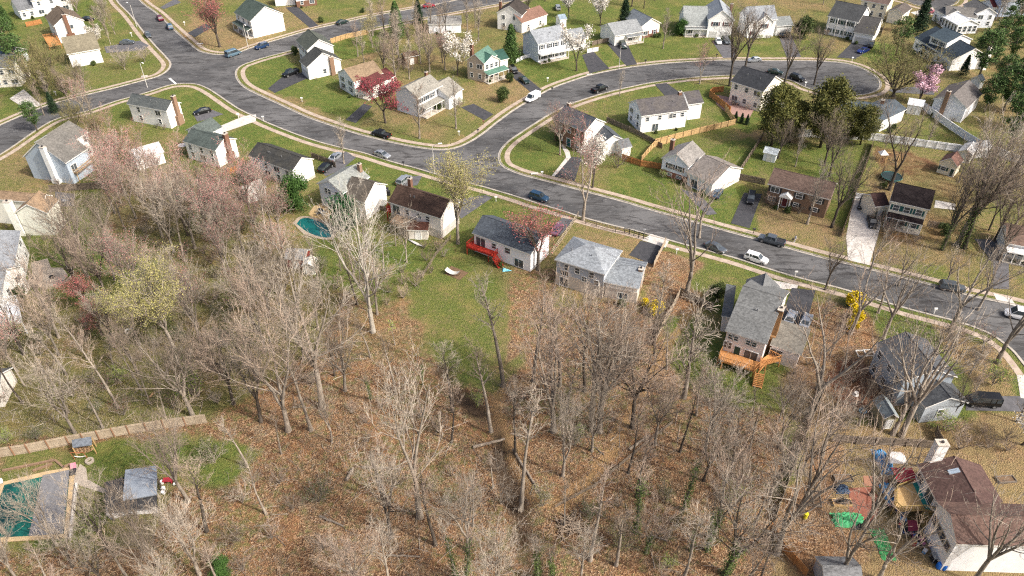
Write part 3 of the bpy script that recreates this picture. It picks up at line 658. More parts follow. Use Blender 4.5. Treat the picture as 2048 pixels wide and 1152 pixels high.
h = house('house', 'white ranch house inside the road bend with brick chimney on its end', (0,0), (1250,960))
f = block(h, (1015,835), (1328,895), 5.0, 5.0, C=(1500,835), wall=WH, roof='3f4547', roof2='565a58', zm=(0,0), wins='f2', pitch=.6); chimney(f, f.L+.45, f.D*.62, 8.0, .8, 1.1, M_BRICKT, wide=(.9,2.0,2.6)); vents(f,3)
h = house('house', 'white house with dark green grey gabled roof and tall chimney above the pink treetops', None, (430,325))
f = block(h, (366,284), (430,303), 4.6, 4.6, C=(486,282), wall=WH, roof='4d5653', roof2='3d4543', wins='f', pitch=.5); chimney(f, f.L+.4, f.D*.55, 7.6, .8, 1.2, M_BRICK, wide=(.9,2,2.6))
f = block(h, (372,262), (408,274), 5.0, 5.0, dep=6, ridge='y', wall=WH, roof='57605d', wins='')
h = house('house', 'white ranch house with black roof and a brown wooden stair at its back', (1,1), (100,230))
f = block(h, (-60,100), (285,225), 4.6, 4.6, C=(452,120), wall=WH, roof='2f3133', roof2='45443f', zm=(1,1), wins='f4', pitch=.55, low=(M_CONC,.7)); vents(f,3)
deck(h, [(-120,200),(60,240),(30,290),(-150,250)], 2.4, M_WOODG, zm=(1,1)); a_ = G(*Z(1,1,100,240),2.4); b_ = G(*Z(1,1,30,350),0); stairs(h, a_, b_, 1.3, M_WOODG, tuple(h.location))
h = house('house', 'big blue grey gabled house with white side chimney and yellow timber deck', (0,1), (400,230))
q8 = lambda x, y: (x/8.0, 220+y/8.0)
f = block(h, q8(375,765), q8(1040,865), 5.6, 5.6, D=q8(560,500), ridge='y', wall='aebbc8', roof='6c6a66', roof2='545350', wins='', pitch=.75); 
chimney(f, f.L*.62, -.5, 9.4, 1.3, .9, sidemat('eef0ef'), wide=(2.0,1.0,1.0))
f2 = block(h, q8(1070,590), q8(1410,365), 5.9, 5.9, D=q8(760,400), ridge='x', wall='eef0ef', roof='5d5c59', roof2='6f6c66', wins='f3')
window(h, f, 'r', f.D*.25, 2.8, 1.6, 1.6)
deck(h, [q8(1110,1000),q8(1250,830),q8(1520,790),q8(1230,1020)], 2.4, M_WOODN, floor=M_WOODG)
h = house('house', 'cream house with tan roof and slanted white chimney at the left edge', (0,1), (250,600))
f = block(h, (-260,430), (345,480), 6.2, 6.2, C=(440,420), wall='ece9dd', roof='72614f', roof2='83705c', zm=(0,1), wins='r2', pitch=.75)
window(h, f, 'r', f.D*.3, 3.2, .95, 1.3); window(h, f, 'r', f.D*.72, 3.2, .95, 1.3)
f2 = block(h, (120,560), (370,560), 5.6, 5.6, dep=5.5, ridge='y', wall='e2e2d5', roof='8b7660', roof2='796753', zm=(0,1), wins='', pitch=.62)
chimney(f2, -1.0, .2, 8.3, 1.5, 1.0, sidemat('ecebe2'))
h = house('house', 'white two storey house behind the round stone patio at the left edge', (0,1), (150,900))
f = block(h, (6.0,), (98,1050), 5.4, 5.4, D=None, C=(160,700), pitch=.3, ridge='y', wall='f0f0ec', roof='8b8f93', roof2='777b80', zm=(0,1), wins='r3')
h = house('house', 'white house at the left edge with white deck and white stairs', (0,2), (10,200))
f = block(h, (-300,80), (12,60), 5.0, 5.0, dep=9, wall='f2f2ee', roof='8a8d90', zm=(0,2), wins='f r')
deck(h, [(15,120),(140,95),(178,270),(20,290),(-20,260)], 2.8, M_WHITEP, zm=(0,2)); a_ = G(*Z(0,2,35,285),2.7); b_ = G(*Z(0,2,50,385),0); stairs(h, a_, b_, 1.2, M_WHITEP, tuple(h.location))
h = house('house', 'corner of a pale house and deck low on the left edge', (0,2), (20,930))
f = block(h, (-250,985), (40,950), 0, 2.6, dep=6, wall='ddd8d0', roof='6a6a68', zm=(0,2), wins='')

# --- north centre
h = house('house', 'white two storey house with dark roof and brick chimney beside the parked black truck driveway', (1,0), (520,560))
f = block(h, (410,412), (622,372), 5.8, 5.8, D=(308,328), ridge='y', wall='f5f5f2', roof='54584f', roof2='444a46', zm=(1,0), wins='l3', shut=SH_K, pitch=.62); vents(f)
f = block(h, (412,545), (682,485), 3.8, 3.8, D=(352,490), ridge='y', wall='f5f5f2', roof='4a4c4a', roof2='3b3d3c', zm=(1,0), wins='f1', pitch=.6); chimney(f, f.L*.72, -.4, 5.6, 1.3, .8, M_BRICKT)
o_ = window(h, f, 'l', f.D*.5, .05, 4.4, 2.2, door='garage')
h = house('house', 'split level house with tan roof, maroon roofed wing and red flowering tree in front', (1,0), (870,700))
f = block(h, (645,585), (778,662), 4.6, 4.6, C=(945,550), ridge='y', wall='e9eceb', roof='877560', roof2='6f614f', zm=(1,0), wins='f2', shut=SH_G, pitch=.5)
f = block(h, (790,665), (925,705), 3.4, 3.4, C=(1080,600), ridge='y', wall='f1eee6', roof='472b2b', roof2='5c3432', zm=(1,0), wins='r2', pitch=.5); porch(f, .2, f.L-.2, 2.0, 2.5, 'f', '472b2b', 4)
h = house('house', 'long grey roofed white house with two level front porch near the street corner', (1,0), (1370,850))
f = block(h, (1300,790), (1492,690), 5.6, 5.6, D=(1130,718), wall='dfe4ec', roof='8c8a82', roof2='77756e', zm=(1,0), wins='f4', shut=SH_K, pitch=.5); porch(f, .3, f.L-.3, 2.4, 2.7, 'f', '8c8a82', 5); chimney(f, f.L*.97, f.D*.62, 8.6, .9, .7); vents(f)
f = block(h, (1548,785), (1660,718), 3.6, 3.6, D=(1440,655), wall='e9ecee', roof='8a877f', roof2='74726b', zm=(1,0), wins='', pitch=.5); window(h, f, 'f', f.L*.5, .05, 4.2, 2.1, door='garage')
q96 = lambda x, y: (900+x/9.6, 60+y/9.6)
h = house('house', 'beige house with bright green shingle roof and green porch roof', None, (975,150))
f = block(h, q96(660,662), q96(905,495), 5.6, 5.6, D=q96(440,500), wall='b3a695', roof='5a776b', roof2='48635a', wins='l2', pitch=.75); chimney(f, f.L*.2, f.D*.85, 10.2, 1.0, .8, M_BRICK)
f2 = block(h, q96(668,665), q96(955,575), 5.5, 5.5, dep=5, ridge='y', wall='f6f3e6', roof='42645a', roof2='3a584e', wins='f3', pitch=.62)
porch(f2, -.4, f2.L+2.2, 2.4, 2.7, 'f', '577a6d', 5)
f3 = block(h, q96(960,600), q96(1130,560), 3.2, 3.2, dep=7, wall='eeeadf', roof='33524a', wins='')
h = house('house', 'white gabled house with dark brown roof and chimney behind the green roofed house', (1,0), (1980,200))
f = block(h, (1925,108), (2125,130), 5.4, 5.4, dep=9, ridge='y', wall=WH, roof='3f3a37', zm=(1,0), wins='f2', pitch=.6); chimney(f, -.3, f.D*.5, 8.2, .8, 1.0)
f = block(h, (2130,190), (2335,120), 3.4, 3.4, dep=8, wall=WH, roof='6b5247', roof2='7a6054', zm=(1,0), wins='f2')
h = house('house', 'white house with dark green roof and front dormers at the top beside the red maple', None, (500,40))
f = block(h, (468,26), (500,44), 5.6, 5.6, C=(540,14), wall=WH, roof='3e4a44', roof2='4a5550', wins='f3', pitch=.6); porch(f, .2, f.L-.2, 2, 2.7, 'f', '3e4a44', 4)
h = house('house', 'brick and white house at the top edge beside a long black driveway', (1,0), (420,30))
f = block(h, (330,60), (490,40), 0, 4.6, dep=8, wall=WH, roof='6a6258', zm=(1,0), wins='f2', low=(M_BRICK,2.2))
f = block(h, (160,50), (325,38), 0, 2.8, dep=5, wall=WH, roof='8a8a86', zm=(1,0), wins='')
h = house('garage', 'white garage with flat grey roof behind bare trees near the top of the photo', (1,0), (1500,260), cat='garage')
f = block(h, (1385,268), (1642,262), 0, 3.0, dep=8, wall='eef1f6', roof='8d8c88', zm=(1,0), wins='', pitch=.2)

# --- north east
h = house('house', 'white two storey house with full width double balcony and grey roof', (2,0), (300,470))
f = block(h, (210,360), (446,312), 5.8, 5.8, D=(88,280), wall='d8dee8', roof='8b9095', roof2='787d82', zm=(2,0), wins='f4', shut=SH_K, pitch=.55, oh=.3); porch(f, .0, f.L, 1.8, 2.6, 'f', '8b9095', 5, slope=.15); vents(f)
deck(h, [tuple(f.p(0,-1.7,0).to_2d()), tuple(f.p(f.L,-1.7,0).to_2d()), tuple(f.p(f.L,-.05,0).to_2d()), tuple(f.p(0,-.05,0).to_2d())], 3.05, M_WHITEP, world=True, posts=False)
f = block(h, (455,335), (600,310), 3.2, 3.2, dep=8, wall='eef0f0', roof='83888c', zm=(2,0), wins='f'); chimney(f, .3, f.D*.75, 7.2, .9, .8, M_BRICKT)
h = house('house', 'pale house with long grey roof and attached white garage beside the double driveway', (2,0), (1000,310))
f = block(h, (825,292), (1050,255), 3.3, 3.3, D=(733,210), wall='e8e8e2', roof='868a8c', roof2='74787a', zm=(2,0), wins='', pitch=.5); window(h, f, 'f', f.L*.18, .05, 2.8, 2.1, door='garage'); porch(f, f.L*.38, f.L, 1.6, 2.6, 'f', '868a8c', 4, slope=.2); window(h, f, 'f', f.L*.6, 1, 1.6, 1.2, SH_R)
f = block(h, (1040,218), (1192,190), 4.0, 4.0, D=(945,130), ridge='y', wall='ece6d8', roof='6e757b', roof2='5f666c', zm=(2,0), wins='f2', shut=SH_R, low=(M_BRICK,1.1)); vents(f)
h = house('house', 'tall front gabled white house with grey roof and maroon shutters above two parked cars', (2,0), (1640,280))
f = block(h, (1378,215), (1568,218), 3.2, 3.2, D=(1343,112), wall='f1f2f0', roof='8a8f8e', roof2='7b807f', zm=(2,0), wins='', pitch=.7); porch(f, .3, f.L, 1.5, 2.6, 'f', '8a8f8e', 4, slope=.15); window(h, f, 'f', f.L*.3, 1, 1.7, 1.2)
f = block(h, (1572,165), (1776,172), 5.8, 5.8, D=(1528,58), ridge='y', wall='f1f2f0', roof='8b9298', roof2='7c8389', zm=(2,0), wins='', pitch=.75); window(h, f, 'f', f.L*.3, 4.0, 1.7, 1.3, SH_R); window(h, f, 'f', f.L*.75, 4.0, 1.5, 1.3, SH_R); window(h, f, 'f', f.L*.26, .05, 2.5, 2.1, door='garage'); window(h, f, 'f', f.L*.72, .05, 2.5, 2.1, door='garage'); chimney(f, f.L+.3, f.D*.75, 8.4, .8, .9)
h = house('house', 'white house with steep grey roof and low right wing behind roadside bare trees', (3,0), (20,230))
f = block(h, (-145,175), (75,160), 5.6, 5.6, dep=8.5, ridge='x', wall='f0f0ef', roof='868b90', roof2='777c81', zm=(3,0), wins='f2', shut=SH_R, pitch=.8)
f2 = block(h, (-90,190), (50,185), 5.0, 5.0, dep=5, ridge='y', wall='f0f0ef', roof='91969b', zm=(3,0), wins='', pitch=.8); window(h, f2, 'f', f2.L*.5, 3.4, 1.6, 1.3, SH_R)
f = block(h, (75,215), (203,205), 3.2, 3.2, dep=7, wall='e8e8e4', roof='7f8484', zm=(3,0), wins=''); window(h, f, 'f', f.L*.5, .05, 2.5, 2.1, door='garage')
h = house('house', 'white colonial house with four tall columns, black roof and attached garage', (3,0), (600,290))
f = block(h, (478,133), (722,182), 5.9, 5.9, C=(797,98), wall='f5f6f6', roof='3a3c3e', roof2='47494a', zm=(3,0), wins='f4', shut=SH_G, pitch=.55)
for i in range(4):
    p_ = f.p(f.L*(.06+i*.29), -.35, 0); q = MB(); q.tube([(p_.x, p_.y, 0), (p_.x, p_.y, 5.9)], .2, 8); q.build('column', M_TRIM, h)
f = block(h, (686,262), (846,290), 3.4, 3.4, C=(914,190), wall='f5f6f6', roof='3c3c3d', roof2='4a4948', zm=(3,0), wins='', pitch=.5); window(h, f, 'f', f.L*.5, .05, 4.8, 2.2, door='garage')
h = house('house', 'cream house at the top edge behind the white columned house', (3,0), (850,130))
f = block(h, (745,5), (960,45), 5.2, 5.2, dep=8, wall='eae3cd', roof='6a5a54', zm=(3,0), wins='f3')
f = block(h, (960,95), (1080,120), 3.6, 3.6, dep=9, ridge='y', wall='ece6d4', roof='5a5450', zm=(3,0), wins='')
h = house('house', 'grey roofed house with large white glass sunroom at the top right', (3,0), (1600,200))
q665 = lambda x, y: (1740+x/6.65, y/6.65)
f = block(h, q665(1010,215), q665(1420,250), 3.6, 3.6, dep=9, ridge='x', wall='d9e2ee', roof='6b6966', roof2='5a5856', wins='', pitch=.45)
f = block(h, q665(1420,190), q665(1690,190), 4.8, 4.8, dep=10, ridge='y', wall='dfe5ee', roof='565655', roof2='666564', wins='f2', pitch=.55); vents(f,3)
f = block(h, q665(850,125), q665(1010,215), 3.6, 3.6, dep=7, ridge='x', wall='dfe5ee', roof='565655', roof2='666564', wins='f2', pitch=.45)
f = block(h, q665(1175,345), q665(1460,330), 3.0, 3.0, D=q665(1010,225), ridge='y', wall='e9eef4', roof='d8dce0', roof2='c8ccd2', wins='', pitch=.4)
for i in range(4): window(h, f, 'f', f.L*(.14+.24*i), .7, 1.2, 1.9)
for i in range(5): window(h, f, 'l', f.D*(.1+.2*i), .7, .8, 1.9)
h = house('house', 'dark slate roofed white house with front dormer storey and white chimney', None, (1850,110))
f = block(h, q665(590,505), q665(1090,805), 3.4, 3.4, C=q665(1385,650), wall='f3f3f2', roof='2c3640', roof2='38434c', wins='f5', pitch=.5); porch(f, f.L*.22, f.L*.62, 1.6, 2.6, 'f', '2c3640', 5, slope=.2); window(h, f, 'f', f.L*.82, .05, 4.4, 2.2, door='garage')
chimney(f, f.L+.6, f.D*.9, 7.0, 1.2, 1.3, sidemat('f1efe8'))
f2 = block(h, q665(795,480), q665(1020,580), 6.2, 6.2, C=q665(1250,480), wall='f3f3f2', roof='3b4750', roof2='46535b', wins='', pitch=.4)
for i in (0.3, .72): window(h, f2, 'f', f2.L*i, 4.7, 1.3, 1.1, SH_K)
h = house('house', 'grey roofed house with front facing gable and brick chimney below the cul de sac', (3,0), (1450,900))
f = block(h, (1322,800), (1585,872), 4.2, 4.2, D=(1365,660), ridge='y', wall='dfe3ea', roof='6a6664', roof2='5a5755', zm=(3,0), wins='', pitch=.6); chimney(f, f.L*.35, -.45, 7.6, 1.0, .8, M_BRICKT)
h = house('house', 'long house with dark blue grey roof and chimney hidden behind the cedars', (3,0), (850,930))
f = block(h, (560,905), (900,960), 3.6, 3.6, dep=10, wall='e6e6e2', roof='3d4852', roof2='4c555d', zm=(3,0), wins='f', pitch=.4); chimney(f, f.L*.98, f.D*.62, 6.6, .8, .9, M_BRICK)
f = block(h, (925,970), (1110,880), 3.3, 3.3, dep=8, wall='e0e0dc', roof='4f5860', zm=(3,0), wins='', pitch=.35)
h = house('house', 'pale blue house with maroon roof in the top right corner', (3,0), (1900,100))
f = block(h, q665(1760,25), q665(2300,0), 5.5, 5.5, dep=8, wall='b9c6db', roof='5c5f66', wins='f1', pitch=.5)
f = block(h, q665(1640,110), q665(1740,105), 3.0, 3.0, dep=7, wall='dfe3e8', roof='5a2a2e', wins='f1')
# --- centre
h = house('house', 'long white ranch house with charcoal roof, brick chimney and fenced lawn', (2,0), (1200,1000))
f = block(h, (1040,935), (1412,885), 4.8, 4.8, D=(930,825), wall='f5f6f8', roof='46454a', roof2='5a5652', zm=(2,0), wins='l', pitch=.6); 
for u_, z_ in ((.13,3.2),(.4,3.2),(.64,3.2),(.72,3.2),(.9,3.2)): window(h, f, 'f', f.L*u_, z_, .9, 1.1)
window(h, f, 'f', f.L*.32, .1, 1.7, 2.0, name='patio_door'); vents(f); chimney(f, f.L-.6, f.D*.5, 8.3, .9, .8)
f = block(h, (1416,842), (1532,826), 4.5, 4.5, dep=7, wall='f5f6f8', roof='46454a', roof2='555152', zm=(2,0), wins='', pitch=.6)
h = house('house', 'cream two storey house with black roof and pinkish paved back patio', (2,0), (1850,830))
f = block(h, (1752,655), (2008,738), 5.9, 5.9, C=(2130,640), wall='ebe6da', roof='2c2f33', roof2='3a3c40', zm=(2,0), wins='f33', pitch=.55); vents(f)
f = block(h, (2030,790), (2210,800), 3.4, 3.4, C=(2318,735), ridge='y', wall='efece4', roof='2b2e32', roof2='393b3f', zm=(2,0), wins='', pitch=.5); chimney(f, f.L*.35, -.4, 6.4, .9, .8, M_BRICKT)
h = house('house', 'brick fronted house with dark slate roof and white door surround at the corner lot', (2,0), (470,1100))
f = block(h, (335,955), (577,1062), 5.9, 5.9, C=(757,985), wall='f3f3f1', roof='3f444b', roof2='4b5057', zm=(2,0), wins='', pitch=.58)
m_ = MB(); o3, d3, n3, L3 = f.side('f'); m_.obox(o3+Vector((*n3,0))*.001, Vector((*d3,0))*L3, Vector((*n3,0))*.06, (0,0,f.e-.05)); m_.build('brick_front', brickmat('977560'), h)
f.o = f.o-f.v*.061
for u_ in (.2,.5,.8): window(h, f, 'f', f.L*u_, 4.0, 1.0, 1.3)
for u_ in (.2,.8): window(h, f, 'f', f.L*u_, 1.0, 1.6, 1.4)
window(h, f, 'f', f.L*.5, .2, 1.2, 2.1, door=SH_T, name='door'); chimney(f, -.2, f.D*.7, 8.6, .9, .8, M_BRICKT)
f = block(h, (737,1150), (886,1120), 3.4, 3.4, D=(628,1045), ridge='y', wall='f2f2ee', roof='41464c', roof2='51565b', zm=(2,0), wins='', pitch=.55)
h = house('house', 'split level house with mottled grey roof, white front gable and black shutters', (2,1), (1400,250))
f = block(h, (1196,120), (1412,190), 4.2, 4.2, C=(1512,70), ridge='y', wall='e8edf6', roof='6d6b68', roof2='8a8783', zm=(2,1), wins='', pitch=.6, low=(brickmat('9c6b5a'),1.5), oh=.3); chimney(f, -.2, f.D*.6, 7.2, .9, .9)
for u_ in (.33,.7): window(h, f, 'f', f.L*u_, 2.3, 1.2, 1.3, SH_K); window(h, f, 'f', f.L*u_, .5, 1.2, .6)
f = block(h, (1400,235), (1600,330), 3.2, 3.2, C=(1712,140), wall='efede8', roof='68635f', roof2='837d77', zm=(2,1), wins='', pitch=.45); window(h, f, 'f', f.L*.3, .3, 1.8, 1.9)
h = house('house', 'grey and white two storey house with dark cross gable roof behind the teal pool', (1,1), (800,520))
f = block(h, (488,325), (690,402), 5.5, 5.5, C=(868,250), ridge='y', wall='dfe4ef', roof='75797a', roof2='82867f', zm=(1,1), wins='', pitch=.5)
for u_ in (.3,.42,.75): window(h, f, 'f', f.L*u_, 4.0, .9, 1.2)
window(h, f, 'f', f.L*.42, .3, 1.7, 2.0, name='patio_door'); vents(f)
f2 = block(h, (688,425), (865,475), 4.6, 4.6, C=(1058,330), wall='f6f6f4', roof='4a453f', roof2='57524b', zm=(1,1), wins='', pitch=.62); chimney(f, f.L*.75, f.D*.95, 8.6, .8, .8, M_BRICKT)
f3 = block(h, (745,490), (862,500), 3.6, 3.6, dep=4, ridge='y', wall='eef0f2', roof='9a9c98', zm=(1,1), wins='', pitch=.55)
h = house('house', 'cream ranch house with rusty brown mossy roof and raised tan deck', (1,1), (1300,600))
f = block(h, (1060,470), (1472,602), 5.2, 5.2, C=(1617,465), wall='e8e2dc', roof='54433a', roof2='3a2e28', zm=(1,1), wins='', pitch=.62, low=(M_CONCW,2.0)); vents(f,3); chimney(f, .8, f.D*.95, 8.0, .8, .8)
window(h, f, 'f', f.L*.12, 2.8, 1.8, 2.0, name='patio_door')
for u_ in (.34,.58,.75): window(h, f, 'f', f.L*u_, 3.5, .9, 1.1)
deck(h, [(1065,625),(1200,680),(1300,600),(1130,560)], 2.6, M_WOODG, zm=(1,1), floor=mat('tan_deck', (.42,.30,.20), (.33,.23,.15), 2)); deck(h, [(1045,530),(1125,560),(1140,520),(1060,490)], 2.6, M_WOODR, zm=(1,1))
q823 = lambda x, y: (920+x/8.23, 420+y/8.23)
h = house('house', 'white house with slate roof and bright red wooden deck', None, (1010,520))
f = block(h, q823(205,395), q823(1160,745), 4.4, 4.4, C=q823(1360,385), wall='f0f1f4', roof='3f454d', roof2='4c535b', wins='', pitch=.55)
window(h, f, 'f', f.L*.12, 1.9, 2.2, 2.0, name='patio_door'); window(h, f, 'f', f.L*.36, 2.5, .9, 1.2); window(h, f, 'f', f.L*.8, .2, 2.0, 1.9, name='patio_door'); window(h, f, 'f', f.L*.6, 2.6, 1.2, 1.2)
s_ = f.p(f.L*.4, f.D*.14, 0); q = MB(); q.obox(f.p(f.L*.38, f.D*.1, f.e+.45), Vector((*f.u,0))*.7, Vector((*f.v,0))*1.0+Vector((0,0,.55)), (0,0,.14)); q.build('skylight', M_GLASS, h)
deck(h, [q823(100,600),q823(460,725),q823(560,770),q823(670,640),q823(230,500)], 1.9, M_WOODR, open_side=[3])
a_ = G(*q823(570,760),1.9); b_ = G(*q823(680,940),0); stairs(h, a_, b_, 1.5, M_WOODR, tuple(h.location))
h = house('house', 'blue grey house with pale hip roof and lower garage wing', (2,1), (600,1150))
f = block(h, (345,932), (737,1052), 5.8, 5.8, C=(880,858), hip=True, wall='a9b0b9', roof='8c9298', roof2='7a8085', zm=(2,1), wins='', pitch=.5, low=(mat('stucco_tan', (.60,.54,.47), (.48,.43,.37), 1.5, 7),2.9)); vents(f)
for u_ in (.22,.45,.75): window(h, f, 'f', f.L*u_, 4.1, .9, 1.25)
for u_, w_ in ((.18,1.7),(.6,.9),(.85,.9)): window(h, f, 'f', f.L*u_, 2.95-.25, w_, 1.1)
window(h, f, 'f', f.L*.18, .2, 1.7, 1.9, name='patio_door')
f2 = block(h, (742,1112), (1010,1165), 3.7, 3.7, C=(1120,958), wall='efece4', roof='868c91', roof2='747a7f', zm=(2,1), wins='', pitch=.35, low=(mat('stucco_tan'  , (.42,.37,.32)),2.6)); chimney(f2, f2.L-.3, f2.D*.45, 5.6, .8, 1.0, M_BRICKT)
window(h, f2, 'f', f2.L*.55, .6, 1.7, 1.3)
h = house('house', 'brown brick ranch house with brown roof and small white porticoed door', (3,1), (250,540))
f = block(h, (0,325), (492,450), 4.9, 4.9, C=(545,322), wall='8b725f', roof='564740', roof2='62534b', zm=(3,1), wins='', pitch=.55, brick=True)
for u_, w_ in ((.12,1.8),(.53,1.3),(.84,1.5)): window(h, f, 'f', f.L*u_, 3.3, w_, 1.2, SH_K); window(h, f, 'f', f.L*(u_-.02), 1.1, w_*.8, .9, SH_K)
m_ = MB(); p0 = f.p(f.L*.28, -1.3, 0)
for k in (0, 2.2):
    q = f.p(f.L*.25+k, -1.3, 0); m_.box(q.x, q.y, 0, .22, .22, 3.3, atan2(f.u.y, f.u.x))
m_.build('portico_column', M_TRIM, h); m_ = MB(); a_ = f.p(f.L*.25-.3, -1.6, 3.3); uu = Vector((*f.u,0)); vv = Vector((*f.v,0))
m_.solid([a_, a_+uu*2.8, a_+uu*1.4+Vector((0,0,1.0)), a_+vv*1.9, a_+uu*2.8+vv*1.9, a_+uu*1.4+vv*1.9+Vector((0,0,1.0))], [(0,1,2),(3,5,4),(0,2,5,3),(1,4,5,2),(0,3,4,1)]); m_.build('portico_roof', M_TRIM, h)
window(h, f, 'f', f.L*.32, .4, 1.1, 2.1, door=SH_R, name='door')
h = house('house', 'cream two storey house with nearly black roof, teal shutters and front porch', (3,1), (1100,620))
f = block(h, (980,462), (1290,532), 5.9, 5.9, dep=9, wall='ece6d2', roof='231d1e', roof2='2d2626', zm=(3,1), wins='', pitch=.5)
for u_ in (.18,.47,.79): window(h, f, 'f', f.L*u_, 4.0, 1.1, 1.3, SH_T); window(h, f, 'f', f.L*u_, .8, 1.0, 1.4, SH_T)
porch(f, .1, f.L-.1, 1.5, 2.7, 'f', '2d2324', 4, slope=.5)
f2 = block(h, (862,510), (968,497), 3.5, 3.5, D=(900,390), wall='ece6d2', roof='3a2b2b', roof2='45332f', zm=(3,1), wins='', pitch=.6); window(h, f2, 'f', f2.L*.55, .2, 1.0, 2.0, SH_T, door=M_TRIM, name='door')
h = house('house', 'brown roofed house with white front porch at the right edge', (3,1), (2000,850))
f = block(h, (1905,800), (2200,855), 3.4, 3.4, D=(1915,640), wall='cfd3d4', roof='6d5a50', roof2='5f4e46', zm=(3,1), wins='', pitch=.35); porch(f, .1, f.L, 2.2, 2.6, 'f', 'dcdcdc', 5, slope=.1); window(h, f, 'f', f.L*.2, 1, 1.6, 1.3); window(h, f, 'f', f.L*.55, 1, 1.6, 1.3)
# --- lower right
h = house('house', 'pinkish white two storey house with charcoal roof and orange stained back deck', (2,2), (1850,560))
q5 = lambda x, y: (1420+x/5.0077, 560+y/5.0077)
f = block(h, q5(157,517), q5(560,650), 6.0, 6.0, C=q5(800,120), wall='ece3de', roof='5d5f5f', roof2='6f7171', wins='', pitch=.5, zm=None); vents(f)
for u_ in (.13,.25,.6,.72): window(h, f, 'f', f.L*u_, 4.5, .9, .95)
for u_ in (.05,.14): window(h, f, 'f', f.L*u_, 2.9-.5, .7, 1.3)
window(h, f, 'f', f.L*.36, 1.7, 1.0, 1.7, door=SH_G, name='door'); window(h, f, 'f', f.L*.72, 1.7, 2.2, 1.6, name='patio_door')
chimney(f, f.L+.45, f.D*.38, 9.4, .9, 1.5, brickmat('8a6a48'), wide=(.9,2.6,4.0))
f2 = block(h, q5(330,180), q5(655,255), 6.0, 5.4, dep=6.5, ridge='y', wall='ece3de', roof='55585b', roof2='6a6c6c', wins='', pitch=.75)
f3 = block(h, q5(610,660), q5(905,755), 3.6, 3.6, C=q5(990,500), wall='e6deda', roof='5b5954', roof2='6d6a63', wins='', flat=True, rise=.15); window(h, f3, 'f', f3.L*.2, 1.4, 2.0, 1.5)
f4 = block(h, q5(125,370), q5(205,385), 3.6, 3.6, D=q5(260,110), wall='e6deda', roof='64686a', wins='', flat=True, rise=1.0)
deck(h, [q5(85,770),q5(110,810),q5(440,910),q5(500,860),q5(500,800),q5(120,700)], 1.7, M_WOODO, railm=M_WOODO, open_side=[4])
deck(h, [q5(510,800),q5(480,930),q5(560,840),q5(710,800),q5(590,740)], 1.7, M_WOODO, open_side=[4]); a_ = G(*q5(500,930),1.7); b_ = G(*q5(470,1080),0); stairs(h, a_, b_, 1.5, M_WOODO, tuple(h.location))
h = house('house', 'slate blue house with dark roof and white trim seen through a big bare tree', (3,2), (1300,800))
f = block(h, (1095,758), (1507,722), 5.7, 5.7, D=(878,447), ridge='y', wall='97a2ac', roof='414449', roof2='54575a', zm=(3,2), wins='l33', pitch=.48)
f2 = block(h, (1268,968), (1598,928), 3.6, 3.6, D=(1130,790), ridge='y', wall='a3abb2', roof='3d4044', roof2='505356', zm=(3,2), wins='', pitch=.45); window(h, f2, 'f', f2.L*.45, 1.0, 1.0, 1.6)
q423 = lambda x, y: (1820+x/4.235, 880+y/4.235)
h = house('house', 'large white house with brown shingle roofs and a cluttered timber deck', (3,3), (1600,800))
f = block(h, q423(228,520), q423(765,528), 4.6, 4.6, D=q423(85,210), ridge='y', wall='e9e9ea', roof='4a3936', roof2='574540', wins='', pitch=.42); chimney(f, f.L*.22, f.D+.6, 9.0, 1.5, 1.2, sidemat('f0efec'))
L_, R_, P_ = f.p(-.5, -.32, f.e+.22), f.p(f.L+.5, -.32, f.e+.22), f.p(f.L/2, -.32, f.e+f.rise+.22); Q_ = f.p(f.L/2, -3.6, f.e+f.rise+.25)
sd_ = MB(); sd_.face([L_, Q_, P_]); sd_.face([P_, Q_, R_]); sd_.build('roof_saddle', roofmat('4a3936', '574540'), h)
window(h, f, 'l', f.D*.2, 2.7, 1.6, 1.3); window(h, f, 'l', f.D*.75, 2.3, 1.9, 1.9, name='patio_door')
s_ = MB(); s_.obox(f.p(f.L*.3, f.D*.55, f.e+f.rise*.6+.30), Vector((*f.u,0))*1.3+Vector((0,0,.55)), Vector((*f.v,0))*.7, (0,0,.14)); s_.build('skylight', mat('skylight_glass', (.30,.38,.46), (.36,.43,.5), 2, rough=.1), h)
f2 = block(h, q423(400,892), q423(1500,930), 6.2, 6.2, D=q423(232,528), ridge='x', wall='ededee', roof='564540', roof2='665249', wins='', pitch=.5)
for v_, z_ in ((.15,3.0),(.4,3.4),(.62,3.9),(.86,4.3)): window(h, f2, 'l', f2.D*(1-v_) if False else f2.D*v_*.95, 3.3, .85, 1.2, trim=mat('tan_trim', (.42,.36,.28)))
deck(h, [q423(-130,560),q423(-90,600),q423(120,590),q423(190,610),q423(20,360),q423(-130,420)], 2.1, mat('olive_lumber', (.30,.22,.08), (.24,.17,.06), 2), floor=M_WOODN, open_side=[3])
a_ = G(*q423(150,610),2.1); b_ = G(*q423(170,740),.6); stairs(h, a_, b_, 1.8, MATS['olive_lumber'], tuple(h.location))
q = MB(); q.sheet([tuple(G(*q423(*p), 2.12).to_2d()) for p in ((22,365),(75,355),(190,600),(130,590))], 2.125); q.build('deck_carpet', mat('teal_carpet', (.03,.26,.22), (.02,.2,.17), 3), h)

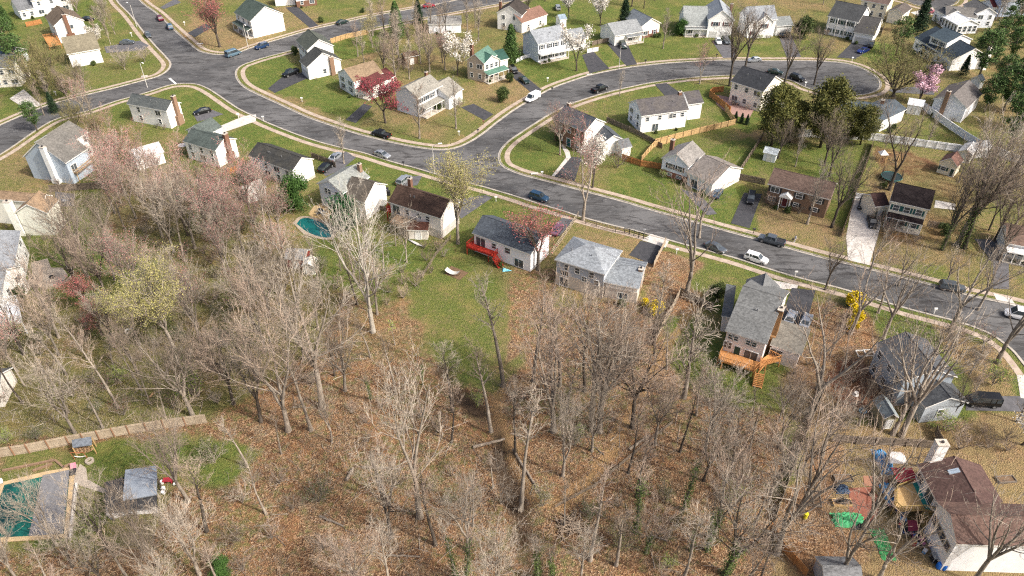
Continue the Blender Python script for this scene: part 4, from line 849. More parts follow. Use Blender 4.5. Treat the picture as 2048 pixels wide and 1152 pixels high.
# --- sheds and small buildings
def shed(name, label, zm, A, B, e=2.2, dep=2.6, wall='e8e8e6', roof='7d8082', ridge='x', pitch=.6, door=True, zr=0, side='f', **k):
    h = house(name, label, zm, A, group='garden sheds and outbuildings', cat='shed'); f = block(h, A, B, zr, e, dep=dep, zm=zm, wall=wall, roof=roof, ridge=ridge, pitch=pitch, oh=.15, wins='', **k)
    if door: window(h, f, side, f.side(side)[3]*.5, .05, 1.1, 1.8, door=M_TRIM, name='door')
    return f
shed('shed', 'small white shed with barn roof beside the balcony house', (2,0), (385,222), (432,215), 2.6, 3.5, 'f2f2f2', '8a9aa8')
shed('shed', 'brown garden shed among the trees behind the tan roofed house', (1,0), (1200,525), (1300,505), 2.4, 3.0, '8a7258', '6a5646')
shed('shed', 'white shed with grey roof behind the corner brick house', (2,1), (875,110), (945,95), 2.4, 4.0, 'ececea', '6d7073')
shed('shed', 'small white metal shed on the green back lawn', (3,1), (-45,130), (50,152), 2.0, 2.8, 'dfe6ea', 'c6d0d4', side='f')
f = shed('playhouse', 'cream cottage playhouse with green shutters in the fenced yard', (3,1), (1345,225), (1480,268), 2.8, 4.0, 'e9e2cb', '6a5048', ridge='y', pitch=.8, door=False)
window(f.parent, f, 'f', f.L*.3, 1.0, 1.1, .9, SH_G); window(f.parent, f, 'f', f.L*.82, .1, .7, 1.9, door=SH_G, name='door')
shed('shed', 'pale barn roofed shed by the white vinyl fence corner', (3,1), (1500,130), (1600,160), 2.4, 5.0, 'd2cfc6', 'b9babb', ridge='y')
shed('shed', 'white arched shed at the end of the white fence near the pink cherry', (3,0), (1100,905), (1210,925), 2.4, 3.5, 'eef0f2', 'dfe3e8')
f = shed('playhouse', 'tiny pale playhouse with green door beside the grey gabled house', (3,0), (1605,690), (1680,715), 2.2, 2.0, 'dfe6e8', '6f7a80', ridge='y', pitch=.9, door=False)
shed('shed', 'tan barn roofed shed beside the slate blue house', (3,2), (890,1125), (1000,1120), 2.4, 3.6, '8f8a72', '7c8588', ridge='y', pitch=.8)
shed('shed', 'cream lean to shed under the tan deck beside the brown roofed ranch', (1,1), (1225,760), (1375,765), 2.2, 3.0, 'e6e0d6', '5c3e34')
shed('shed', 'red walled shed with grey roof half hidden by trees near the pool', (1,1), (255,990), (400,1000), 2.2, 3.4, '7a2f28', '8d8f90')
shed('shed', 'long low shed with pale grey roof behind the leyland hedge', (1,1), (-60,480), (90,420), 2.2, 4, 'b5b2aa', 'a3a29c')
shed('shed', 'grey roofed shed at the bottom edge below the cluttered yard', (3,3), (430,1320), (700,1325), 2.4, 4, 'b0b2b5', '77797b')
shed('carport', 'white carport roof behind the pink treetops left of the green roofed ranch', (0,1), (1110,215), (1330,150), 2.8, 5, 'eef0f1', 'd4d7d8', door=False)
shed('shed', 'white barn shaped shed beside the pool yard trees', (1,1), (385,1040), (475,1045), 2.0, 2.2, 'f0efe6', 'e4e2d8', ridge='y')
shed('shed', 'white walled shed between the playhouse shed and right edge fence', (3,1), (1640,120), (1760,90), 2.4, 3, 'dadcdd', '9a9c9e')
# ---------------------------------------------------------------- vehicles
def paint(name, c, metallic=.3):
    m = mat('paint_'+name, c, tuple(x*.92 for x in c), 6, 2, .28, metallic=metallic, spec=.6); return m
M_CARG = mat('car_glass', (.02, .028, .034), (.05, .065, .075), 1.2, 2, rough=.06, spec=.8)
M_HL = mat('lamp_lens', (.65, .68, .7), (.5, .52, .55), 9, rough=.1); M_TL = mat('tail_lens', (.32, .02, .02), (.22, .01, .01), 9, rough=.2)
SHAPES = {  # half-profile stations: (x, half width at waist, sill z, waist z); roof: (x, half width, z)
 'sedan': dict(L=4.7, W=.91, body=[(-2.35,.72,.42,.72),(-2.2,.84,.26,.92),(-1.5,.9,.2,.98),(0,.91,.19,.95),(1.2,.9,.2,.93),(2.0,.84,.24,.82),(2.35,.66,.36,.62)], cab=[(-1.75,.78,.96),(-1.05,.62,1.42),(.25,.62,1.44),(1.05,.76,.95)], wx=(-1.4,1.42), r=.33),
 'suv': dict(L=4.75, W=.95, body=[(-2.37,.80,.5,.9),(-2.3,.9,.34,1.08),(-1.5,.95,.28,1.1),(0,.95,.27,1.08),(1.2,.94,.28,1.07),(2.05,.88,.32,.98),(2.37,.72,.42,.75)], cab=[(-2.28,.83,1.08),(-1.95,.70,1.66),(.35,.70,1.7),(1.15,.82,1.08)], wx=(-1.4,1.45), r=.37),
 'pickup': dict(L=5.6, W=.98, body=[(-2.8,.92,.5,1.08),(-2.7,.95,.45,1.12),(-1,.97,.38,1.12),(.2,.98,.38,1.12),(1.6,.96,.4,1.13),(2.5,.92,.42,1.05),(2.8,.8,.5,.85)], cab=[(-.85,.86,1.12),(-.7,.74,1.82),(.95,.74,1.84),(1.6,.86,1.13)], wx=(-1.75,1.85), r=.42, bed=(-2.68,-.95)),
 'van': dict(L=5.3, W=1.0, body=[(-2.65,.92,.5,1.1),(-2.6,.98,.36,1.2),(-1,1.0,.32,1.2),(.6,1.0,.32,1.2),(1.7,.97,.34,1.12),(2.3,.9,.38,.98),(2.65,.75,.45,.75)], cab=[(-2.58,.93,1.2),(-2.5,.84,2.05),(1.0,.84,2.08),(1.75,.92,1.12)], wx=(-1.6,1.7), r=.36),
}
def vehicle(kind, col, a, b, label, cat, zm=None, box=False, flip=False):
    """stands with its middle at pixel a, its nose towards pixel b"""
    p = G(*px(zm, a)); q = G(*px(zm, b)); rz = atan2(q.y-p.y, q.x-p.x); sp = SHAPES[kind]
    nm = {'sedan': 'sedan_car', 'suv': 'suv_car', 'pickup': 'pickup_truck', 'van': 'van'}[kind]
    root = empty(nm, (p.x, p.y, .012), label, cat, 'cars and trucks of the neighbourhood', rz)
    def sect(x, w, z0, z1): return [(x,-w*.93,z0),(x,-w,z0+(z1-z0)*.45),(x,-w*.94,z1),(x,w*.94,z1),(x,w,z0+(z1-z0)*.45),(x,w*.93,z0)]
    mb = MB(); S_ = [sect(*s_) for s_ in sp['body']]; vs = [v for s_ in S_ for v in s_]; fs = []
    for i in range(len(S_)-1):
        for k in range(6): fs.append((i*6+k, i*6+(k+1) % 6, (i+1)*6+(k+1) % 6, (i+1)*6+k))
    fs += [tuple(range(5, -1, -1)), tuple(6*(len(S_)-1)+k for k in range(6))]
    mb.solid(vs, fs); 
    if 'bed' in sp:
        x0, x1 = sp['bed']; mb.obox((x0,-.78,1.125), (x1-x0,0,0), (0,1.56,0), (0,0,.012), 1)
        for sy in (-.9, .82): mb.obox((x0,sy,1.1), (x1-x0,0,0), (0,.08,0), (0,0,.16))
        mb.obox((x0-.02,-.9,1.1), (.08,0,0), (0,1.8,0), (0,0,.16))
    mb.build('body', [col, M_BLACK], root, org=(0,0,0))
    c = sp['cab']; g = MB(); (xa,wa,za),(xb,wb,zb),(xc,wc,zc),(xd,wd,zd) = c; e = .012
    V = [(xa,-wa,za-.03),(xa,wa,za-.03),(xb,wb,zb),(xb,-wb,zb),(xc,-wc,zc),(xc,wc,zc),(xd,wd,zd-.03),(xd,-wd,zd-.03)]
    g.solid(V, [(0,3,2,1),(4,7,6,5),(0,7,4,3),(1,2,5,6)]); g.build('window_glass', M_CARG, root, org=(0,0,0))
    r = MB(); r.solid([(xb-.04,-wb-.02,zb-.03),(xb-.04,wb+.02,zb-.03),(xc+.04,wc+.02,zc-.03),(xc+.04,-wc-.02,zc-.03),(xb,-wb+.04,zb+.045),(xb,wb-.04,zb+.045),(xc,wc-.04,zc+.045),(xc,-wc+.04,zc+.045)],
                      [(4,7,6,5),(0,4,5,1),(1,5,6,2),(2,6,7,3),(3,7,4,0)])
    for sy in (1, -1):      # pillars
        r.tube([(xa,sy*wa,za),(xb,sy*wb,zb)], .05, 4); r.tube([(xd,sy*wd,zd-.02),(xc,sy*wc,zc)], .045, 4); xm = (xb+xc)/2; r.tube([(xm,sy*(wa+.005),za-.02),(xm,sy*wb,zb)], .05, 4)
        if kind == 'suv' or (kind == 'van'): r.tube([((xb+xm)/2,sy*(wa+.0),za-.02),((xb+xm)/2,sy*wb,zb)], .07, 4)
    if box: r.obox((xa,-wa-.01,za-.03), (abs(xa)*1.2,0,0), (0,.03,0), (0,0,zb-za-.1)); r.obox((xa,wa-.02,za-.03), (abs(xa)*1.2,0,0), (0,.03,0), (0,0,zb-za-.1)); r.obox((-1.9,-.5,zb+.1), (2.2,0,0), (0,.05,0), (0,0,.08)); r.obox((-1.9,.45,zb+.1), (2.2,0,0), (0,.05,0), (0,0,.08))
    r.build('roof', col, root, org=(0,0,0))
    for wx in sp['wx']:
        for sy in (1, -1):
            w_ = MB(); y = sy*(sp['W']-.1); w_.tube([(wx,y-.11,sp['r']),(wx,y+.11,sp['r'])], sp['r'], 14); wo = w_.build('wheel', M_RUBBER, root, org=(0,0,0))
            k = MB(); k.tube([(wx,y+sy*.09,sp['r']),(wx,y+sy*.125,sp['r'])], sp['r']*.58, 10); k.build('rim', M_METAL, wo, org=(0,0,0))
    xf = sp['body'][-1][0]; xr = sp['body'][0][0]; wf = sp['body'][-2][1]; zf = sp['body'][-1][3]
    for sy in (1, -1):
        k = MB(); k.obox((xf-.22, sy*(wf-.26)-.14, zf-.10), (.2,0,0), (0,.28,0), (0,0,.16)); k.build('headlight', M_HL, root, org=(0,0,0))
        k = MB(); k.obox((xr-.02, sy*(wf-.14)-.09, sp['body'][0][3]-.16), (.16,0,0), (0,.18,0), (0,0,.22)); k.build('tail_light', M_TL, root, org=(0,0,0))
    return root
P_BLK = paint('black', (.012,.013,.015)); P_SIL = paint('silver', (.42,.45,.48), .6); P_WHT = paint('white', (.78,.79,.80), 0); P_NAV = paint('navy', (.02,.05,.13))
P_BLU = paint('blue', (.03,.075,.14)); P_LBL = paint('light_blue', (.16,.26,.34), .5); P_MAR = paint('maroon', (.12,.02,.04)); P_GRY = paint('grey', (.12,.14,.16), .5); P_RED = paint('red', (.32,.03,.045)); P_STL = paint('steel_blue', (.10,.17,.24), .5); P_GRN = paint('dark_green', (.02,.04,.035)); P_BRB = paint('bright_blue', (.015,.04,.22))
CARS = [('suv',P_MAR,(0,0),(1283,160),(1200,60),'maroon car parked on the upper left street ahead of the grey blue one'),
 ('suv',P_STL,(0,0),(1362,228),(1280,120),'grey blue suv parked behind the maroon car'),('sedan',P_GRY,(0,0),(1187,292),(1230,360),'dark grey sedan parked across the street by the corner lot'),
 ('van',P_LBL,(0,0),(1870,445),(1990,405),'light blue minivan rounding the junction beside the straw coloured lawn'),('sedan',P_BLK,(0,0),(1622,905),(1500,935),'black sedan on the dark driveway of the ranch in the road bend'),
 ('sedan',P_GRY,(0,0),(1020,352),(1150,345),'grey sedan in the upper left driveway behind a bare tree'),('sedan',P_BLK,(0,0),(705,165),(780,170),'black car beside the brick chimney house at the upper left'),
 ('suv',P_NAV,(1,0),(48,385),(-60,420),'navy blue wagon driving on the side street by the white two storey house'),('sedan',P_GRN,(1,0),(692,190),(800,160),'dark sedan parked at the kerb near the long black driveway'),
 ('pickup',P_BLK,(1,0),(280,600),(150,650),'black pickup with canopy parked on the driveway beside the white garage gable'),('pickup',P_BLK,(1,0),(1005,1092),(900,1060),'black pickup parked at the bend with things in its bed'),
 ('sedan',P_RED,(1,0),(1385,58),(1500,45),'bright red car near the top edge behind the conifers'),('suv',P_BLK,(1,0),(2060,575),(2130,650),'black suv nearer the house of the two on the narrow driveway by the green porch'),
 ('sedan',P_GRN,(2,0),(98,655),(170,710),'dark green car behind the black suv on the narrow driveway'),('van',P_WHT,(2,0),(165,800),(90,840),'white work van with roof rack parked at the kerb'),
 ('pickup',P_BLK,(2,0),(700,728),(790,695),'black pickup parked on the curving street before the turning circle'),('suv',P_GRN,(2,0),(888,378),(910,410),'dark green suv on the black driveway of the pale garage house'),
 ('sedan',P_WHT,(2,0),(1648,342),(1665,375),'white car in front of the double garage'),('suv',P_GRY,(2,0),(1712,342),(1735,375),'grey suv in front of the double garage beside the white car'),
 ('sedan',P_SIL,(2,0),(1935,492),(1850,500),'silver sedan parked at the kerb behind tall bare trees'),('suv',P_SIL,(2,0),(365,75),(350,40),'silver suv near the top edge between the white blossoming trees'),
 ('sedan',P_GRN,(3,0),(55,590),(170,610),'dark green sedan parked on the inner kerb of the turning circle'),('suv',P_BLK,(3,0),(232,640),(300,665),'black suv parked ahead of the dark green sedan on the turning circle'),
 ('sedan',P_BRB,(3,0),(757,418),(680,440),'bright blue car on the driveway of the columned house'),('suv',P_BLK,(3,0),(818,372),(800,410),'black suv behind the bright blue car'),
 ('suv',P_BLK,(3,0),(125,292),(160,270),'black suv beside the low wing at the top right roadside'),('suv',paint('pink_red', (.45,.16,.20)),(3,0),(1285,105),(1400,108),'faded red pickup like car near the far turning circle'),
 ('sedan',P_SIL,(1,1),(1012,100),(1090,130),'silver car parked on the near kerb of the main street by the lamp post'),('suv',P_BLK,(1,1),(560,205),(620,150),'black suv parked beside the blocky brick chimney'),
 ('suv',P_SIL,(1,1),(1185,308),(1230,270),'silver suv on the driveway above the rusty brown roof'),('sedan',P_SIL,(1,1),(640,118),(700,70),'silver grey sedan under the small round bare tree'),
 ('suv',P_BLU,(2,1),(215,442),(300,470),'blue suv driving on the main street below the junction'),('sedan',paint('red_blue', (.20,.10,.16)),(2,1),(360,700),(400,640),'dull red car on the driveway beside the red budding tree'),
 ('suv',P_BLK,(2,1),(1908,452),(1895,520),'black boxy off road car with grey soft top on the steep black driveway'),('sedan',P_GRY,(2,1),(1625,845),(1700,880),'dark grey sedan parked at the near kerb under the bare tree'),
 ('suv',P_WHT,(2,1),(1950,935),(2040,965),'white suv parked at the near kerb of the main street'),('pickup',P_GRY,(3,1),(25,792),(-70,765),'grey pickup with black soft top parked across from the white suv'),
 ('sedan',P_BLU,(2,1),(1640,410),(1680,350),'blue car hidden behind the big bare tree by the split level house'),
 ('suv',P_BLK,(3,1),(755,500),(735,570),'black suv nearest the white gate on the wide concrete driveway'),('sedan',P_BLK,(3,1),(828,640),(850,720),'dark car lower on the wide concrete driveway'),
 ('sedan',P_SIL,(3,2),(176,256),(207,190),'silver car on the black driveway nearest the charcoal roofed house'),('sedan',P_SIL,(3,2),(300,282),(332,210),'silver car on the right of the black driveway with pale windscreen'),
 ('van',P_BLK,(3,2),(1700,928),(1600,922),'black minivan on the short driveway of the slate blue house'),('van',P_WHT,(3,2),(2010,240),(1900,215),'white vehicle on the street at the right edge'),
 ('suv',P_GRY,(3,1),(1465,1165),(1580,1185),'dark grey car parked on the far kerb near the right end of the street')]
for k_, c_, zm_, a_, b_, l_ in CARS:
    vehicle(k_, c_, a_, b_, l_, {'sedan':'car','suv':'car','pickup':'truck','van':'van'}[k_], zm_, box=('work' in l_))

# ---------------------------------------------------------------- fences
def fence(pts, h, mt, label, zm=None, step=2.4, rails=True, name='fence', gap=.02, postm=None, solid=True, top=False):
    P = [G(*px(zm, p)) for p in pts]; root = empty(name, (P[0].x, P[0].y, 0), label, 'fence', 'fences between the gardens')
    n_post = 0
    for a, b in zip(P[:-1], P[1:]):
        d = b-a; L = d.length; d.normalize(); n = Vector((-d.y, d.x, 0)); mb = MB(); s_ = 0
        if solid:
            w = .3
            while s_ < L-.05:
                w_ = min(w-gap, L-s_); hh = h-random.uniform(0, .05); mb.obox(a+d*s_+n*random.uniform(-.012,.012)+Vector((0,0,.05)), d*w_, n*.035, (0,0,hh)); s_ += w
        if rails:
            for z in ((.4, h-.3) if solid else (.25, h*.55, h-.12)): mb.obox(a+Vector((0,0,z))-n*.07, d*L, n*.05, (0,0,.1))
        if top: mb.obox(a+Vector((0,0,h+.04))-n*.05, d*L, n*.14, (0,0,.05))
        mb.build('panel', mt, root)
        k = max(1, round(L/step))
        for i in range(k):
            if n_post > 90: break
            p = a+d*(L*i/k); q = MB(); q.box(p.x-n.x*.1, p.y-n.y*.1, 0, .13, .13, h+.12, atan2(d.y, d.x)); q.build('post', postm or mt, root); n_post += 1
    return root
M_CF = mat('cedar_fence', (.46,.22,.08), (.34,.15,.055), 1.6, 8, bump=.2); M_CF2 = mat('pale_fence', (.52,.36,.18), (.40,.27,.13), 1.6, 8); M_GF = mat('grey_fence', (.22,.18,.14), (.13,.105,.08), 1.6, 8, bump=.2); M_TF = mat('tan_grey_fence', (.44,.37,.28), (.31,.25,.18), 1.4, 8)
fence([(1740,900),(1575,770),(1600,745),(1690,735)], 1.8, M_CF, 'orange wooden fence beside the paved back patio', (2,0))
fence([(1140,1160),(1300,1118),(1500,1065),(1780,1000),(1700,880)], 1.7, M_CF2, 'pale new wooden fence along the back of the white ranch lawn', (2,0))
fence([(1030,150),(1060,110),(1130,30),(1290,-20)], 1.7, M_CF2, 'pale wooden fence climbing behind the split level house', (2,1))
fence([(880,130),(1030,180),(1190,205)], 1.7, M_CF, 'short orange brown fence left of the split level house', (2,1))
fence([(1680,245),(1830,290),(2020,330)], 1.7, M_GF, 'brown and grey fence between the split level and the brick ranch', (2,1))
fence([(1815,240),(1960,20),(2010,-60)], 1.7, M_GF, 'grey fence running up beside the vivid green back lawn', (2,1))
fence([(760,975),(1000,1080),(1130,1150),(1200,1190)], 1.4, M_GF, 'low grey picket fence behind the slate roofed corner house', (2,0))
fence([(600,350),(720,312),(900,275)], 1.7, M_CF2, 'yellow wooden fence beside the side street', (1,0))
fence([(640,365),(730,345),(820,330)], 1.5, M_GF, 'grey wooden fence beside the black driveway at the top', (2,0))
fence([(30,505),(100,470),(150,460)], 1.2, M_WHITEP, 'low white fence left of the balcony house', (2,0))
fence([(600,425),(690,410)], 1.4, M_WHITEP, 'short white fence panel beside the white blossoming tree', (2,0))
fence([(180,1095),(400,1100),(560,1110),(840,1125),(1100,1160),(1500,1215),(1760,1270)], 2.0, M_WHITEP, 'long white vinyl fence behind the cedars', (3,0), top=True, step=2.6)
fence([(1240,880),(1400,1000),(1560,1110),(1760,1230)], 2.0, M_WHITEP, 'white vinyl fence running diagonally down from the arched shed', (3,0), top=True, step=2.6)
fence([(1820,85),(1950,140),(2100,175)], 1.9, M_WHITEP, 'white vinyl fence at the right edge above the grey driveway', (3,1), top=True)
fence([(580,745),(650,560),(720,330),(790,150),(835,5)], 1.8, mat('dark_fence', (.17,.125,.085), (.09,.07,.05), 1.5, 8), 'tall dark brown fence running between the two yards', (3,1), step=2.6)
fence([(690,440),(830,455)], 1.6, M_WHITEP, 'white gate across the top of the wide concrete driveway', (3,1), name='gate')
fence([(1270,660),(1480,700),(1500,680)], 1.6, M_GF, 'low grey brown fence right of the teal shuttered house', (3,1))
fence([(0,915),(60,906),(140,890),(200,879),(260,868),(330,857),(415,846)], 2.0, M_TF, 'long grey board fence behind the pool yard', None, step=2.6, postm=mat('rust_post', (.30,.17,.10), (.22,.12,.07), 2))
fence([(410,385),(640,370),(850,355)], 1.8, M_GF, 'grey fence behind the yellow timber deck house', (0,1))
fence([(1800,260),(1900,215),(1960,150)], 1.6, M_CF, 'short orange fence by the green lawn above the treetops', (0,1))
fence([(1340,60),(1290,160),(1160,400),(1135,470)], 1.9, M_TF, 'grey fence running down beside the charcoal roofed house', (2,2))
fence([(1340,60),(1480,130),(1600,190)], 1.9, M_GF, 'dark grey fence behind the air shaft of the charcoal roofed house', (2,2))
fence([(530,590),(300,920)], 1.5, M_TF, 'pale fence from the street down beside the blue grey hip roofed house', (2,1), solid=False)
fence([(1225,800),(1170,910),(1130,990)], 1.6, M_TF, 'pale wooden fence along the black driveway of the hip roofed house', (2,1))
fence([(590,635),(760,690),(900,720)], 1.2, M_GF, 'open grey rail fence by the main street pavement', (2,1), solid=False)
fence([(900,712),(1090,772)], 1.4, M_BLACK, 'black iron gate by the mailbox on the main street', (2,1), solid=False, name='gate', step=1.0)
fence([(510,75),(700,95),(1000,110),(1200,120),(1390,140)], 1.7, M_GF, 'weathered grey fence between the two lower right yards', (3,3))
fence([(1395,140),(1340,50),(1330,0)], 1.7, M_GF, 'grey fence end climbing beside the lower right chimney', (3,3))
fence([(20,790),(120,960),(300,1160)], 1.7, M_CF, 'orange brown fence at the lower edge of the cluttered yard', (3,3))
fence([(900,510),(1050,540)], 1.2, M_GF, 'short grey fence behind the cream ranch and the tan deck', (1,1))
fence([(1560,760),(1440,900),(1330,1080)], 1.0, M_GF, 'low open brown rail fence crossing the lawn below the cream ranch', (1,1), solid=False)
fence([(450,110),(560,150),(640,190)], 1.5, M_GF, 'dark fence by the black suv and brick chimney', (1,1))
fence([(1345,848),(1275,905),(1190,975),(1110,1018)], .9, M_GF, 'old low wire and post fence line crossing the lower woods', None, solid=False, step=3.2)
fence([(1655,765),(1600,900),(1548,1045)], 1.5, M_TF, 'tan fence along the left side of the cluttered yard, above the orange brown part', None)
fence([(1330,700),(1375,760),(1400,800),(1470,830)], 1.0, M_GF, 'low dark fence round the grass below the orange deck', None, solid=False, step=3)
fence([(215,215),(340,190)], 1.6, M_CF, 'orange fence panel beside the evergreen in the top left corner', (0,0))
fence([(1140,0),(1330,8)], 1.4, M_GF, 'grey fence at the top edge beyond the dark house', (3,0))
fence([(925,220),(900,300)], 1.6, M_GF, 'brown fence beside the attached garage of the columned house', (3,0))

# ---------------------------------------------------------------- street furniture
def street_lamp(a, top, label, zm, arm=(1.8, .4)):
    p = G(*px(zm, a)); h = 7.5
    root = empty('street_lamp', (p.x, p.y, 0), label, 'street lamp', 'street lamps'); mb = MB(); mb.tube([(p.x,p.y,0),(p.x,p.y,h*.6),(p.x,p.y,h)], [.11,.09,.065], 8); mb.build('pole', mat('lamp_pole', (.55,.54,.51), (.45,.44,.41), 1), root)
    k = MB(); q = (p.x+arm[0], p.y+arm[1]); k.tube([(p.x,p.y,h-.1),(p.x+arm[0]*.5,p.y+arm[1]*.5,h+.35),(*q,h+.45)], .05, 6); k.build('arm', M_METAL, root)
    k = MB(); k.box(q[0], q[1], h+.36, .9, .34, .16, atan2(arm[1], arm[0])); k.build('lamp_head', M_TRIM, root)
street_lamp((1427,240), None, 'street lamp at the main street junction beside the yellow green tree', (1,1))
street_lamp((1095,215), None, 'street lamp on the upper left street by the pear trees', (0,0), (-1.6,1.4))
street_lamp((1985,380), None, 'street lamp on the straw coloured corner lawn', (0,0), (1.2,-1.6))
street_lamp((855,555), None, 'street lamp in front of the double driveway on the curving street', (2,0), (1.0,-1.5))
street_lamp((1180,700), None, 'street lamp beside the crossing street under the big bare tree', (0,0), (1.4,-1.2))
def mailbox(a, label, zm, col=None):
    p = G(*px(zm, a)); root = empty('mailbox', (p.x, p.y, 0), label, 'mailbox', 'kerbside mailboxes'); mb = MB(); mb.box(p.x, p.y, 0, .12, .12, 1.05); mb.build('post', M_TRIM if col is None else col, root)
    k = MB(); r_ = .17; k.obox((p.x-.3, p.y-.15, 1.05), (.6,0,0), (0,.3,0), (0,0,.2)); k.tube([(p.x-.3,p.y,1.25),(p.x+.3,p.y,1.25)], .15, 10); k.build('box', M_TRIM if col is None else col, root)
for a, zm, l_, c_ in [((1480,205),(0,0),'white mailbox by the tan driveway strip at the upper left street',None),((450,765),(0,0),'white mailbox below the olive evergreen by the west road',None),((1055,292),(0,0),'small white mailbox across from the grey driveway sedan',None),
 ((1910,945),(0,0),'white mailbox beside the pale concrete driveway below the bend',None),((370,815),(1,0),'pale mailbox shaped post on the patchy lawn of the split level house',None),((60,965),(1,0),'white mailbox with a small bush on the near kerb',None),
 ((1820,1000),(1,0),'brown brick mailbox pillar at the inner corner',M_BRICK),((1775,1070),(1,0),'black mailbox on the pavement of the inner corner',M_BLACK),((1625,1085),(1,0),'white marker post on the brown corner lawn',None),
 ((320,735),(2,0),'black mailbox ahead of the white work van',M_BLACK),((285,655),(2,0),'white mailbox beside the narrow driveway',None),((1065,510),(2,0),'black mailbox before the wide lawn on the curving street',M_BLACK),
 ((1635,465),(2,0),'dark mailbox below the double garage driveway',M_BLACK),((670,490),(3,0),'white mailbox on the outer kerb of the turning circle',None),((535,745),(3,0),'white mailbox on the near side of the turning circle',None),
 ((297,690),(3,0),'white mailbox beside the black suv on the turning circle',None),((1180,178),(1,1),'black mailbox on the near kerb of the main street',M_BLACK),((240,258),(2,1),'white mailbox below the corner house lawn',None),
 ((1055,722),(2,1),'grey mailbox next to the black iron gate',M_METAL),((1930,715),(2,1),'black mailbox below the black driveway with the off road car',M_BLACK),((1315,880),(2,1),'white realty style post sign on the leaf covered verge',None),
 ((215,1060),(3,1),'white mailbox across the street from the grey pickup',None),((1325,205),(3,2),'white mailbox at the near kerb of the lower main street',None),((1920,460),(1,1),'small white mailbox by the lawn left of the slate roof',None)]:
    mailbox(a, l_, zm, c_)

for a, zm, l_ in [((1100,70),(0,0),'manhole cover on the upper left street'),((1885,468),(0,0),'manhole cover beside the light blue minivan'),((1070,640),(2,0),'manhole cover on the curving street below the pickup'),((640,1000),(2,0),'manhole cover in the mouth of the junction'),((1200,560),(2,1),'manhole cover mid street above the iron gate'),((860,300),(1,1),'manhole cover at the main junction')]:
    c = G(*px(zm, a)); k = MB(); k.tube([(c.x,c.y,.012),(c.x,c.y,.03)], .42, 14); single(k, 'manhole_cover', mat('cast_iron', (.16,.15,.14), (.10,.09,.085), 6, rough=.6), l_, 'manhole cover', 'manhole covers')
for a, zm, l_ in [((1155,612),(0,0),'storm drain inlet on the inside of the west road corner'),((1600,352),(0,0),'storm drain inlet at the straw coloured corner'),((180,238),(2,1),'storm drain inlet at the corner lawn kerb'),((620,598),(2,0),'storm drain inlet below the white blossoming tree driveway')]:
    c = G(*px(zm, a)); k = MB(); k.box(c.x, c.y, .0, 1.8, .8, .16, .2); k.box(c.x, c.y-.35, .0, 1.2, .14, .11, .2, 1); single(k, 'storm_drain', [M_CONCW, M_BLACK], l_, 'storm drain', 'storm drains')
# ---------------------------------------------------------------- the two pools, gazebo, woodshed
def pool(label, pts, zm, water, rim, cover=None, name='pool'):
    P = [G(*px(zm, p)).to_2d() for p in pts]; P = smooth_line(P+[P[0]], 4)[:-1] if len(P) > 5 else P
    p0 = sum(P, Vector((0,0)))/len(P); root = empty(name, (p0.x, p0.y, 0), label, 'swimming pool')
    big = [p0+(p-p0)*(1+.9/(p-p0).length) for p in P]
    mb = MB(); n = len(P)
    for i in range(n):
        j = (i+1) % n; a, b, c, d = P[i], P[j], big[j], big[i]
        mb.solid([(*a,.10),(*b,.10),(*c,.10),(*d,.10),(*a,.0),(*b,.0),(*c,.0),(*d,.0)], [(0,1,2,3),(0,4,5,1),(3,2,6,7)])
    mb.build('coping', rim, root); w = MB(); w.sheet([tuple(p) for p in P], .055); w.build('water', water, root); return root
M_WAT = mat('pool_water', (.01,.11,.11), (.012,.06,.075), .12, 3, rough=.08, spec=.5, contrast=(.45,.55)); M_WAT2 = mat('green_pool_water', (.012,.11,.085), (.008,.045,.045), .16, 3, rough=.08, contrast=(.42,.58))
pool('kidney shaped pool with dark teal water behind the cross gabled house', [(325,640),(360,600),(420,595),(500,620),(570,660),(610,700),(600,745),(540,750),(480,735),(400,700)], (1,1), M_WAT, mat('pool_rim', (.36,.31,.24), (.26,.21,.16), 1))
q57 = lambda x, y: (x/5.69, 900+y/5.69)
pool('large rectangular pool with green water half under a grey cover at the lower left', [q57(50,400),q57(490,305),q57(800,240),q57(730,960),q57(-160,1010)], None, M_WAT2, mat('tan_coping', (.50,.36,.20), (.36,.27,.16), .8, 6))
cv = MB(); cv.prism([tuple(G(*q57(*p)).to_2d()) for p in ((490,296),(795,232),(720,955),(330,985))], .11, .17); single(cv, 'pool_cover', mat('mesh_cover', (.20,.20,.21), (.13,.13,.135), 2.5, 8), 'grey mesh cover drawn over the right half of the large pool', 'pool cover')
slab('patio', [q57(*p) for p in ((800,170),(885,165),(880,420),(800,1010),(740,1010),(790,420))], M_STONE, .036)
w_ = MB(); a_, b_ = G(*q57(868,400)), G(*q57(795,1000)); dd = (b_-a_); nn = Vector((-dd.y, dd.x, 0)).normalized()*.3; w_.obox(a_, dd, nn, (0,0,.5)); single(w_, 'garden_wall', M_CONCW, 'pale low wall along the right side of the large pool', 'wall')
w_ = MB(); 
for p, q in (((30,250),(330,190)),((330,190),(620,130)),((620,130),(720,215)),((720,215),(800,175)),((380,250),(600,170))):
    a_, b_ = G(*q57(*p)), G(*q57(*q)); dd = b_-a_; nn = Vector((-dd.y, dd.x, 0)).normalized()*.3; w_.obox(a_, dd, nn, (0,0,.3))
single(w_, 'raised_bed', mat('bed_timber', (.26,.17,.11), (.18,.12,.08), 2), 'long raised garden bed with timber edging above the large pool', 'garden bed')
